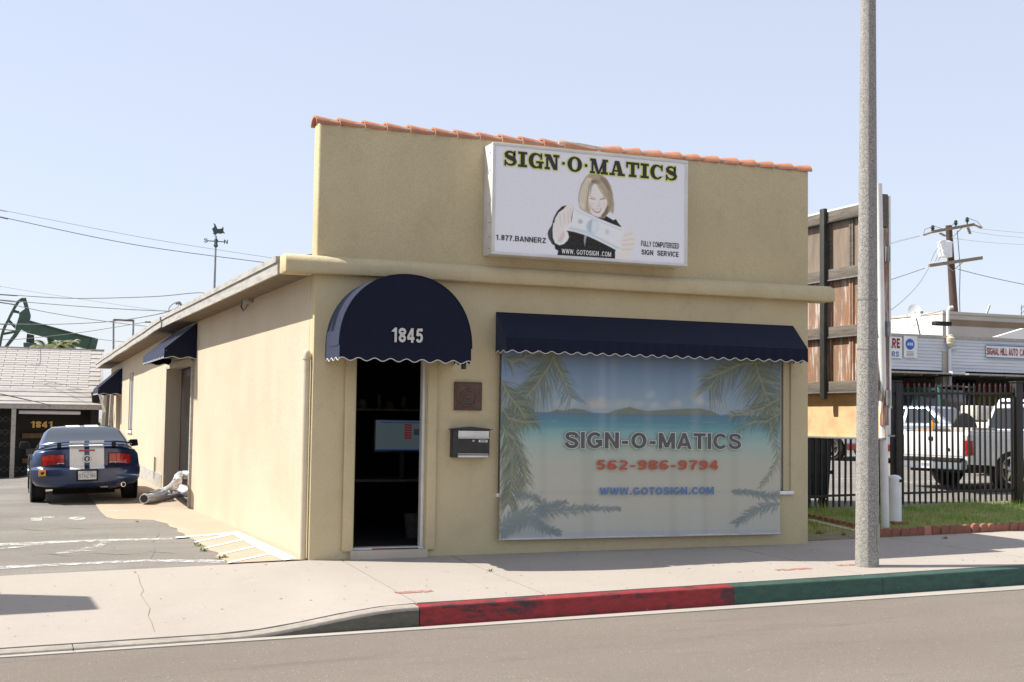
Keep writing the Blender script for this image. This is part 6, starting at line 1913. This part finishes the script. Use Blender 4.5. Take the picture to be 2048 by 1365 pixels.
def pickup(name, label, loc, rz, mbody, seed, load=True, cream=None, lift=0):
    t = thing(name, label, 'pickup truck', loc, (0, 0, rz), None)
    HW_ = .86; r = .36
    # y forward; rear bumper at -1.15, rear axle 0, front axle 2.95
    lower = arch_profile([(3.75, .42), (3.78, .62), (3.70, .98), (2.55, 1.06), (.98, 1.06), (.98, 1.045), (-1.05, 1.045), (-1.08, .95), (-1.08, .46)], [(0, .43), (2.95, .43)], .44)
    lower = [(-1.08, .46)] + lower[:-1]
    for s in (-1, 1):
        sd = MB().prism(lower, s * HW_, s * (HW_ - .09), 'x').build('side_panel', mbody if cream is None else mbody, t, bevel=.02, local=True)
        q = 'x'
    MB().box((-HW_ + .091, .92, .40), (HW_ - .091, 3.70, 1.0)).build('front_body', mbody, t, bevel=.04, local=True)
    MB().box((-HW_ + .09, -1.0, .62), (HW_ - .09, .93, .66)).build('bed_floor', M['under'], t, local=True)
    MB().box((-HW_ + .09, .90, .62), (HW_ - .09, .96, 1.05)).build('bed_front', cream or mbody, t, local=True)
    tg = MB().box((-HW_ + .10, -1.09, .56), (HW_ - .10, -1.03, 1.045)).build('tailgate', cream or mbody, t, bevel=.015, local=True)
    MB().box((-.10, -1.105, .88), (.02, -1.088, .955)).build('tailgate_handle', M['under'], tg, bevel=.008, local=True)
    MB().lathe([(.03, -1.1), (.03, -1.088)], (.42, 0, .72), 10, 'y').build('tailgate_lock', M['under'], tg, local=True)
    MB().box((-HW_ + .12, -1.094, .60), (HW_ - .12, -1.0885, .615)).build('tailgate_crease', M['soiled'], tg, local=True)
    bmp = MB().box((-HW_ + .02, -1.22, .36), (HW_ - .02, -1.05, .56)).build('rear_bumper', M['car_silver'], t, bevel=.03, local=True)
    MB().box((-HW_ + .02, -1.235, .50), (HW_ - .02, -1.10, .575)).build('bumper_pad', M['under'], bmp, bevel=.015, local=True)
    pl_ = MB().box((-.17, -1.23, .37), (.14, -1.221, .52)).build('number_plate', M['plate'], t, local=True)
    for k in range(5): MB().box((-.14 + .05 * k, -1.2325, .405), (-.108 + .05 * k, -1.2305, .465)).build('plate_mark', M['text_blue'], pl_, local=True)
    for s in (-1, 1):
        lm = MB().prism([(-1.10, .62), (-.93, .62), (-.90, .72), (-.90, .90), (-.95, .985), (-1.10, .985)], s * (HW_ - .095), s * (HW_ + .012), 'x').build('tail_lamp', M['lamp_red'], t, bevel=.015, local=True)
        MB().prism([(-1.104, .89), (-.925, .89), (-.96, .975), (-1.104, .975)], s * (HW_ - .09), s * (HW_ + .016), 'x').build('reverse_lens', M['lamp_clear'], lm, bevel=.01, local=True)
        for yy in (0, 2.95): wheel(t, s * (HW_ - .01), yy, r, .22, s)
        MB().prism([(-1.04, 1.046), (.93, 1.046), (.93, 1.075), (-1.04, 1.075)], s * (HW_ - .10), s * (HW_ - .0), 'x').build('bed_rail', mbody, t, bevel=.012, local=True)
        MB().hexa([(s * (HW_ + .0), 1.95, 1.06), (s * (HW_ + .2), 1.97, 1.08), (s * (HW_ + .2), 2.07, 1.08), (s * HW_, 2.09, 1.06), (s * HW_, 1.95, 1.24), (s * (HW_ + .2), 1.97, 1.25), (s * (HW_ + .19), 2.06, 1.24), (s * HW_, 2.08, 1.23)]).build('mirror', M['under'], t, bevel=.02, local=True)
    MB().box((-HW_ + .12, -.95, .30), (HW_ - .12, 3.5, .46)).build('underbody', M['under'], t, local=True)
    MB().tube([(-HW_ + .1, 0, r), (HW_ - .1, 0, r)], .07, 8).build('rear_axle', M['under'], t, local=True)
    greenhouse(t, 1.0, 1.14, 1.95, 2.55, 1.05, 1.60, .82, .66, mbody, M['dark_glass'], ((.08, .70),))
    MB().box((-.12, 1.04, 1.565), (.12, 1.10, 1.60)).build('brake_lamp', M['lamp_red'], t, local=True)
    return t


pw = gr(2018, 985)
rz1 = rad(-90 + 4)
tk = pickup('pickup_truck', 'white pickup with red tail lamps and a loaded bed, right behind the iron fence', (pw.x, pw.y + .86, zlot(pw.x, pw.y + .8)), rz1, M['car_white'], 1)
Mt = Matrix.LocRotScale(Vector(tk.location), tk.rotation_euler, None)


def in_bed(x, y, z): return Mt @ Vector((x, y, z))


def cargo(name, label, cat, mb_, m, bev=0, sm=None):
    mb_.v = [tuple(in_bed(*p)) for p in mb_.v]; return tag(mb_.build(name, m, bevel=bev, smooth=sm), label, cat, 'load in the white pickup')


cargo('carton', 'flat pale carton lying in the pickup bed', 'box', MB().box((-.25, -.45, .661), (.35, .2, 1.13)), M['soiled'], .01)
cargo('carton', 'small brown carton nearest the tailgate of the pickup', 'box', MB().box((-.66, -.9, .661), (-.2, -.45, 1.10)), M['cardboard'], .01)
cargo('sheet_stack', 'thin stack of boards in the front of the pickup bed', 'boards', MB().box((-.1, .25, .661), (.7, .85, 1.09)), M['timber'], .01)
hs = MB(); hs.tube([(-.35, .05 + .30 * math.cos(a), 1.05 + .33 * math.sin(a)) for a in [math.pi * i / 14 for i in range(15)]], .035, 8); hs.prism([(.05 + .29 * math.cos(a), 1.05 + .32 * math.sin(a)) for a in [math.pi * i / 14 for i in range(15)]] + [(-.24, .70), (.34, .70)], -.40, -.32, 'x')
cargo('half_round_cover', 'dark half-round cover standing in the pickup bed', 'cover', hs, M['tarp'])
cargo('orange_bottle', 'small orange bottle on the tailgate corner of the pickup bed', 'bottle', MB().lathe([(.05, 1.101), (.055, 1.19), (.02, 1.23), (.02, 1.26)], (-.42, -.7, 0), 12), M['sticker'], 0, 50)

# second truck, farther right
q = at(2030, 850, D=30)
t2 = pickup('pickup_truck', 'cream and white pickup parked farther back, seen above the first one', (q.x - .9, q.y - .9, zlot(q.x, q.y) + .02), rad(-60), M['car_white'], 2, cream=M['car_cream'])


for s in (-1, 1): MB().box((min(s * .80, s * .45), -.95, 1.08), (max(s * .80, s * .45), .85, 1.40)).build('tool_locker', M['car_cream'], t2, bevel=.02, local=True)


def suv(name, label, loc, rz, mbody):
    t = thing(name, label, 'car', loc, (0, 0, rz))
    HW_ = .92
    low = [(-1.0, .42)] + arch_profile([(3.65, .45), (3.68, .75), (3.5, 1.0), (2.4, 1.08), (-.95, 1.10), (-1.03, .95)], [(0, .44), (2.72, .44)], .42)
    MB().prism(low, -HW_, HW_, 'x').build('body', mbody, t, bevel=.05, seg=3, local=True)
    greenhouse(t, -.93, -.72, 1.55, 2.35, 1.08, 1.80, .88, .72, mbody, M['car_glass'], ((.03, .27), (.32, .52), (.56, .78)))
    MB().box((-.78, -1.0, 1.06), (.78, -.80, 1.75)).build('tailgate', M['dark_glass'], t, bevel=.06, local=True)
    MB().hexa([(-.70, -1.12, 1.79), (.70, -1.12, 1.79), (.70, -.5, 1.80), (-.70, -.5, 1.80), (-.68, -1.10, 1.84), (.68, -1.10, 1.84), (.66, -.5, 1.86), (-.66, -.5, 1.86)]).build('spoiler', M['under'], t, bevel=.02, local=True)
    MB().box((-.15, -1.13, 1.80), (.15, -1.10, 1.83)).build('brake_lamp', M['lamp_red'], t, local=True)
    MB().box((-HW_ + .02, -1.16, .45), (HW_ - .02, -.95, .78)).build('rear_bumper', mbody, t, bevel=.05, local=True)
    for s in (-1, 1):
        MB().prism([(-1.06, .86), (-.80, .90), (-.74, 1.02), (-.80, 1.12), (-1.06, 1.10)], s * (HW_ - .26), s * (HW_ + .012), 'x').build('tail_lamp', M['lamp_red'], t, bevel=.02, local=True)
        for yy in (0, 2.72): wheel(t, s * (HW_ + .005), yy, .37, .23, s)
    return t


def sedan(name, label, loc, rz, mbody, mlow):
    t = thing(name, label, 'car', loc, (0, 0, rz))
    HW_ = .87
    low = [(-1.05, .50)] + arch_profile([(3.55, .50), (3.50, .68), (2.1, .92), (-.95, .94), (-1.08, .80)], [(0, .40), (2.65, .40)], .42)
    MB().prism(low, -HW_, HW_, 'x').build('body', mbody, t, bevel=.05, seg=3, local=True)
    MB().box((-HW_ - .012, .42, .28), (HW_ + .012, 2.2, .46)).build('sill', mlow, t, bevel=.02, local=True)
    MB().box((-HW_ + .02, -1.14, .35), (HW_ - .02, -.9, .62)).build('rear_bumper', mlow, t, bevel=.05, local=True)
    MB().box((-HW_ + .06, -1.095, .70), (HW_ - .06, -1.04, .80)).build('tail_band', M['lamp_red'], t, bevel=.02, local=True)
    greenhouse(t, -.55, .15, 1.25, 2.1, .92, 1.38, .80, .62, mbody, M['car_glass'], ((.10, .46), (.50, .82)))
    for s in (-1, 1):
        for yy in (0, 2.65): wheel(t, s * (HW_ + .005), yy, .33, .21, s)
    return t


sw = at(1662, 936, D=33)
sd_ = sedan('sedan', 'silver and maroon saloon seen through the fence behind the white pickup', (sw.x + 1.80, sw.y - 2.13, zlot(sw.x + 1.5, sw.y - 1.5)), rad(22), M['car_silver'], M['car_maroon'])
q = at(1890, 835, D=37)
suv('estate_car', 'dark green sport utility car with a black tail parked before the repair bays', (q.x + .478, q.y + 1.27, zlot(q.x, q.y) + .03), rad(22), M['car_green'])

# ------------------------------------------------------------------ auto repair building
YA = 16.0
ab = thing('repair_shop', 'white sided auto repair shop with open dark bays and red lettering', 'building', (18, YA, .5))
zA = lambda px, py: at(px, py, Y=YA).z
zf_t, zf_b = (zA(1790, 667) + zA(2040, 679)) / 2, (zA(1900, 741) + zA(2040, 748)) / 2
xa0, xa1 = at(1740, 700, Y=YA).x, at(2048, 700, Y=YA).x + 9
NB = 10
for k in range(NB):
    z0 = lerp(zf_b, zf_t - .08, k / NB); z1 = lerp(zf_b, zf_t - .08, (k + 1) / NB)
    MB().hexa([(xa0, YA - .028, z0), (xa1, YA - .028, z0), (xa1, YA + .05, z0), (xa0, YA + .05, z0), (xa0, YA - .006, z1 - .001), (xa1, YA - .006, z1 - .001), (xa1, YA + .05, z1 - .001), (xa0, YA + .05, z1 - .001)]).build('siding_board', M['siding'], ab)
MB().box((xa0, YA - .06, zf_t - .08), (xa1, YA + .1, zf_t)).build('coping', M['soiled'], ab)
MB().box((xa0, YA + .06, zf_t - .3), (xa1, YA + 8, zf_t - .1)).build('roof', M['roofing'], ab)
MB().box((xa0, YA + 6, .2), (xa1, YA + 6.2, zf_t - .31)).build('rear_wall', M['bay_wall'], ab)
zr_, zy_ = at(1900, 770, Y=YA + 6).z, at(1900, 800, Y=YA + 6).z
MB().box((xa0, YA + 5.95, zr_ - .22), (xa1, YA + 5.999, zr_ + .05)).build('red_stripe', M['bay_red'], ab)
MB().box((xa0, YA + 5.95, .3), (xa1, YA + 5.999, zr_ - .221)).build('yellow_dado', M['bay_yellow'], ab)
MB().box((xa0 + .0, YA + .1, .2), (xa0 + .2, YA + 6, zf_t - .31)).build('side_wall', M['bay_wall'], ab)
MB().box((xa1 - .2, YA + .1, .2), (xa1, YA + 6, zf_t - .31)).build('side_wall', M['bay_wall'], ab)
cx0, cx1 = at(1884, 800, Y=YA).x, at(1897, 800, Y=YA).x
MB().box((cx0, YA - .05, .2), (cx1, YA + .3, zf_t - .45)).build('column', M['step_concrete'], ab)
xd = at(1899, 800, Y=YA - .1).x
MB().tube([(xd, YA - .12, .3), (xd, YA - .12, zA(1900, 700)), (xd + .04, YA - .12, zA(1900, 697)), (xd + .3, YA - .12, zA(1900, 696))], .05, 10).build('downpipe', M['siding'], ab, smooth=50)
zl_ = zA(1897, 695)
MB().lathe([(.05, 0), (.12, .10), (.11, .14), (.12, .16), (.12, .26), (.08, .30), (.08, .34), (.02, .36)], (xd - .0, YA - .16, zl_), 14).build('vent_cap', M['beige_pipe'], ab, smooth=40)
# tilted-up bay doors
for (p0_, p1_, y) in ((1740, 1897, 730), (1912, 2160, 742)):
    x0, x1 = at(p0_, y, Y=YA).x, at(p1_, y, Y=YA).x; z = zf_b - .03
    dr = MB().hexa([(x0, YA - .55, z - .10), (x1, YA - .55, z - .10), (x1, YA + 1.9, z - .05), (x0, YA + 1.9, z - .05), (x0, YA - .55, z - .05), (x1, YA - .55, z - .05), (x1, YA + 1.9, z), (x0, YA + 1.9, z)]).build('bay_door', M['soiled'], ab)
    for k in range(5):
        xx = lerp(x0, x1, (k + .5) / 5); MB().box((xx - .03, YA - .5, z - .15), (xx + .03, YA + 1.8, z - .101)).build('door_rib', M['timber'], dr)
MB().box((at(1905, 735, Y=YA - .6).x, YA - .6, zf_b - .12), (at(1931, 735, Y=YA - .6).x, YA - .45, zf_b - .04)).build('door_motor', M['siding'], ab)
MB().box((at(1915, 780, Y=YA + 5.9).x, YA + 5.85, at(1915, 795, Y=YA + 5.9).z), (at(1950, 780, Y=YA + 5.9).x, YA + 5.94, at(1915, 738, Y=YA + 5.9).z)).build('notice_board', M['under'], ab)
# signboards
YG = YA - .05
sgn = thing('repair_sign', 'white repair shop signboard with part of a red word and blue-grey letters', 'sign', (at(1790, 700, Y=YG).x, YG, zA(1790, 715)))
MB().box((at(1740, 700, Y=YG).x, YG - .02, zA(1790, 717)), (at(1803, 700, Y=YG).x, YG, zA(1790, 674))).build('board', M['white'], sgn)
text_px('CARE', 1766, 1800, 696, 697, 20, YG - .025, M['maroon'], sgn, bold=.05)
text_px('REPAIRS', 1750, 1798, 713, 714, 11, YG - .025, M['text_blue'], sgn, bold=.04)
bdg = thing('round_badge_sign', 'white plate with a blue toothed round badge lettered ASE', 'sign', (at(1820, 700, Y=YG).x, YG, zA(1820, 712)))
MB().box((at(1807, 700, Y=YG).x, YG - .018, zA(1820, 716)), (at(1834, 700, Y=YG).x, YG, zA(1820, 673))).build('board', M['white'], bdg)
bc = at(1820, 689, Y=YG - .02); rr = .5 * (at(1830, 689, Y=YG).x - at(1810, 689, Y=YG).x) * .93
MB().prism([(bc.x + rr * (1 if k % 2 else .86) * math.cos(2 * math.pi * k / 48), bc.z + rr * (1 if k % 2 else .86) * math.sin(2 * math.pi * k / 48)) for k in range(48)], YG - .03, YG - .0185).build('gear_disc', M['badge'], bdg)
put_text('ASE', (bc.x - rr * .62, YG - .032, bc.z - rr * .22), (rr * 1.25, 0, 0), (0, 0, rr * .5), M['white'], bdg, bold=.05)
for k in range(4): MB().box((bc.x - rr * .8, YG - .02, zA(1820, 705 + k * 2.6)), (bc.x + rr * .8, YG - .0185, zA(1820, 704 + k * 2.6))).build('print_line', M['text_grey'], bdg)
sg2 = thing('name_sign', 'long white signboard reading SIGNAL HILL AUTO CARE in dark red', 'sign', (at(2020, 705, Y=YG).x, YG, zA(2020, 715)))
xq = at(1972, 700, Y=YG).x
MB().box((xq, YG - .02, zA(1990, 718)), (xq + 3.3, YG, zA(1990, 690))).build('board', M['white'], sg2)
for y in (691.5, 716): MB().box((xq, YG - .026, zA(1990, y + 1.4)), (xq + 3.3, YG - .0205, zA(1990, y - 1.0))).build('stripe', M['text_blue'], sg2)
a = at(1974, 712, Y=YG - .03); c = at(2036, 713, Y=YG - .03); e = at(2040, 713, Y=YG - .03)
put_text('SIGNAL HILL AUTO', (a.x, YG - .028, zA(2000, 711.5)), (c.x - a.x, 0, 0), (0, 0, zA(2000, 697) - zA(2000, 711.5)), M['maroon'], sg2, bold=.03)
put_text('CARE', (e.x, YG - .028, zA(2000, 711.5)), ((c.x - a.x) * .29, 0, 0), (0, 0, zA(2000, 697) - zA(2000, 711.5)), M['maroon'], sg2, bold=.03)
# ------------------------------------------------------------------ white building behind the bays
YW = 26.0
wbld = thing('flat_roofed_building', 'white and tan flat-roofed building with brown band behind the repair shop', 'building', (22, YW, .4))
cxw = at(1886, 640, Y=YW).x; ztw = at(1886, 628, Y=YW).z
xe_ = cxw + 22
MB().box((cxw, YW, 0), (xe_, YW + 20, ztw)).build('block', M['bld_tan'], wbld)
MB().box((cxw - .03, YW - .0, .01), (cxw - .003, YW + 20, ztw - .02)).build('side_wall', M['bld_white'], wbld)
MB().box((cxw - .05, YW - .06, ztw - .0), (xe_, YW + 20, ztw + .10)).build('coping', M['bld_tan'], wbld)
z0, z1 = at(1900, 651, Y=YW).z, at(1900, 639, Y=YW).z
MB().box((cxw + .25, YW - .03, z0), (xe_, YW - .002, z1)).build('brown_band', M['bld_brown'], wbld)
MB().prism([(at(1992, 674, Y=YW - 4).x, at(1992, 674, Y=YW - 4).z), (at(2048, 660, Y=YW - 4).x, at(2048, 657, Y=YW - 4).z), (at(2090, 657, Y=YW - 4).x, at(2090, 655, Y=YW - 4).z), (at(2090, 690, Y=YW - 4).x, at(2090, 690, Y=YW - 4).z)], YW - 4, YW - 3.8).build('roof_flashing', M['bld_white'], wbld)
# dish, lamp and conduit on its white wall
dp = at(1829, 624, Y=YW - 4)
ds = thing('satellite_dish', 'small white satellite dish on a short arm above the repair shop roof', 'satellite dish', (dp.x, dp.y, dp.z - .8))
dm = MB(); P = []
fwd_ = Vector((-.45, -.82, .30)).normalized(); sd_1 = fwd_.cross(Vector((0, 0, 1))).normalized(); up_1 = sd_1.cross(fwd_)
for i in range(5):
    r_ = .24 * i / 4; P.append([tuple(dp + sd_1 * (r_ * .95 * math.cos(a)) + up_1 * (r_ * 1.1 * math.sin(a)) + fwd_ * (r_ * r_ * .8)) for a in [2 * math.pi * j / 24 for j in range(25)]])
dm.grid(P); dm.build('reflector', M['white'], ds, smooth=60)
MB().tube([(dp.x, dp.y, dp.z), (dp.x + .2, dp.y + .1, dp.z - .35), (dp.x + .42, dp.y + .2, dp.z - .85)], .025, 6).build('arm', M['galv'], ds)
MB().box((dp.x - .12, dp.y - .5, dp.z - .1), (dp.x - .04, dp.y - .42, dp.z - .02)).build('receiver', M['galv'], ds)
q0 = at(1896, 670, Y=YW - 1); q1 = at(1896, 622, Y=YW - 1)
cn = thing('conduit_mast', 'white conduit mast with a hooked top beside the utility pole', 'mast', tuple(q0))
MB().tube([(q0.x, q0.y, q0.z - 1), (q0.x, q0.y, q1.z), (q0.x + .08, q0.y, q1.z + .12), (q0.x + .22, q0.y, q1.z + .14)], .06, 8).build('pipe', M['bld_white'], cn, smooth=50)
MB().box((q0.x - .8, q0.y - .3, at(1890, 653, Y=YW - 1).z), (q0.x - .08, q0.y - .05, at(1890, 645, Y=YW - 1).z)).build('flood_lamp', M['under'], cn)
q = at(1973, 626, Y=YW + 3); an_ = MB().tube([(q.x - .12, q.y, q.z - .3), (q.x + .16, q.y, q.z + .32)], .05, 8).build('roof_pipe', M['galv'], None)
tag(an_, 'short tilted grey pipe on the flat roof skyline', 'pipe')
q = at(2046, 628, Y=90); at_ = MB()
for dx in (-.3, .3): at_.tube([(q.x + dx, 90, q.z - 3), (q.x + dx * .6, 90, q.z + .9)], .05, 5)
for k in range(6): at_.tube([(q.x - .3, 90, q.z - 2 + k * .5), (q.x + .3, 90, q.z - 1.6 + k * .5)], .03, 5)
tag(at_.build('lattice_mast', M['galv']), 'tiny lattice mast at the right edge above the far roof', 'mast')

# ------------------------------------------------------------------ utility pole
YU = 38.0
U = lambda x, y: at(1580 + x / 3.412, 360 + y / 3.412, Y=YU)
up_ = thing('utility_pole', 'tall brown wooden utility pole with two crossarms and a grey transformer', 'utility pole', (U(1130, 1050).x, YU, .3))
tp, bt = U(1083, 312), U(1128, 1050); d_ = bt - tp; ft = tp + d_ * ((tp.z - .2) / (tp.z - bt.z))
MB().tube([(ft.x, ft.y, .0), tuple(bt), tuple(tp)], [.24, .215, .16], 12).build('pole', M['pole_wood'], up_, smooth=50)


def arm(x0, y0, x1, y1, nm, th=.075):
    a, c = U(x0, y0), U(x1, y1); a.y -= .26; c.y -= .26
    MB().hexa([(a.x, a.y - .06, a.z - th), (c.x, c.y - .06, c.z - th), (c.x, c.y + .06, c.z - th), (a.x, a.y + .06, a.z - th), (a.x, a.y - .06, a.z + th), (c.x, c.y - .06, c.z + th), (c.x, c.y + .06, c.z + th), (a.x, a.y + .06, a.z + th)]).build(nm, M['arm_wood'], up_)


arm(945, 360, 1230, 310, 'crossarm'); arm(925, 590, 1285, 537, 'crossarm', .085)
for (x, y) in ((950, 330), (1107, 295), (1185, 275)):
    p = U(x, y + 20); MB().lathe([(.03, -.1), (.03, .0), (.10, .02), (.05, .06), (.12, .10), (.06, .15), (.10, .18), (.04, .26)], (p.x, p.y - .26, p.z), 10).build('insulator', M['pump_dark'], up_, smooth=40)
for pts in (((945, 362), (885, 383)), ((1230, 312), (1285, 333)), ((1000, 370), (1035, 388)), ((1190, 330), (1205, 375))):
    a, c = U(*pts[0]), U(*pts[1])
    for k in range(4): p = a.lerp(c, (k + .5) / 4); MB().lathe([(.02, -.05), (.085, -.02), (.085, .02), (.02, .05)], (p.x, p.y - .26, p.z), 8).build('disc_insulator', M['bld_brown'], up_)
a, c = U(1005, 420), U(1085, 540); tr_ = MB().lathe([(.10, 0), ((c.x - a.x) / 2 * .96, .04), ((c.x - a.x) / 2 * .98, (a.z - c.z) * .86), ((c.x - a.x) / 2 * 1.06, (a.z - c.z) * .87), ((c.x - a.x) / 2 * 1.06, (a.z - c.z) * .92), ((c.x - a.x) / 2 * .7, (a.z - c.z)), (.05, (a.z - c.z) * 1.02)], ((a.x + c.x) / 2 - .1, YU - .25, c.z), 20).build('transformer', M['xfmr'], up_, smooth=40)
for (x0, y0, x1, y1) in ((1080, 330, 1010, 350), (1090, 625, 1030, 575), (1090, 625, 1165, 555), (1085, 400, 1150, 330)):
    a, c = U(x0, y0), U(x1, y1); MB().tube([(a.x, YU - .22, a.z), (c.x, YU - .30, c.z)], .02, 5).build('brace', M['galv'], up_)
for (x0, y0, x1, y1, x2, y2) in ((1005, 440, 960, 500, 935, 560), (1010, 450, 985, 510, 965, 560), (1020, 470, 1000, 520, 985, 560), (1040, 400, 1050, 340, 1107, 290), (950, 320, 1000, 335, 1040, 350), (885, 380, 890, 345, 945, 325), (1195, 270, 1250, 290, 1283, 330)):
    MB().tube([(U(*p).x, YU - .3, U(*p).z) for p in ((x0, y0), (x1, y1), (x2, y2))], .014, 5).build('jumper_wire', M['wire'], up_)
for z_ in (0.25,):
    MB().tube([(U(1118, 350).x, YU - .25, U(1118, 350).z), (U(1105, 600).x + .3, YU - .25, U(1105, 600).z), (U(1128, 800).x + .05, YU - .25, U(1128, 800).z), (U(1140, 1050).x, YU - .25, U(1140, 1050).z)], .02, 5).build('ground_wire', M['wire'], up_)
gr_ = 'power lines at the utility pole'


def uw(label, pts, r=.013, m='wire'):
    wire('power_line', label, [(1580 + x / 3.412, 360 + y / 3.412, Y_) for x, y, Y_ in pts], r, m, gr_)


uw('upper power line leaving the pole top to the left, higher of the close pair', [(885, 381, YU - .3), (780, 405, YU), (680, 432, YU), (560, 460, YU)], .01, 'wire_pale')
uw('upper power line leaving the pole top to the left, lower of the close pair', [(888, 385, YU - .3), (780, 412, YU), (680, 440, YU), (560, 470, YU)], .01, 'wire_pale')
uw('power line running right from the end of the upper crossarm', [(1285, 333, YU - .3), (1450, 350, YU), (1600, 362, YU), (1760, 370, YU)], .01, 'wire_pale')
uw('second power line running right just below the upper crossarm', [(1215, 348, YU - .3), (1400, 378, YU), (1600, 395, YU), (1760, 405, YU)], .01, 'wire_pale')
uw('third power line running right from the pole beside the transformer', [(1115, 400, YU - .3), (1350, 427, YU), (1600, 443, YU), (1760, 450, YU)], .01, 'wire_pale')
uw('thick cable sloping left from the lower crossarm', [(920, 603, YU - .3), (800, 645, YU), (680, 684, YU), (560, 715, YU)], .018)
uw('thick cable sloping down right from the lower crossarm', [(1145, 610, YU - .3), (1350, 662, YU), (1600, 715, YU), (1760, 745, YU)], .018)
uw('service drop falling steeply left from the lower crossarm', [(945, 605, YU - .3), (880, 710, 34), (780, 815, 30), (686, 892, 26), (600, 960, 24)], .012)
uw('faint low wire crossing above the satellite dish', [(1100, 880, 25), (950, 915, 25), (790, 940, 24), (686, 945, 24), (600, 948, 24)], .01)
uw('low wire to the flood lamp on the white wall', [(1030, 990, 24.8), (985, 975, 24), (850, 995, 22), (690, 1018, 20), (600, 1030, 19)], .009)
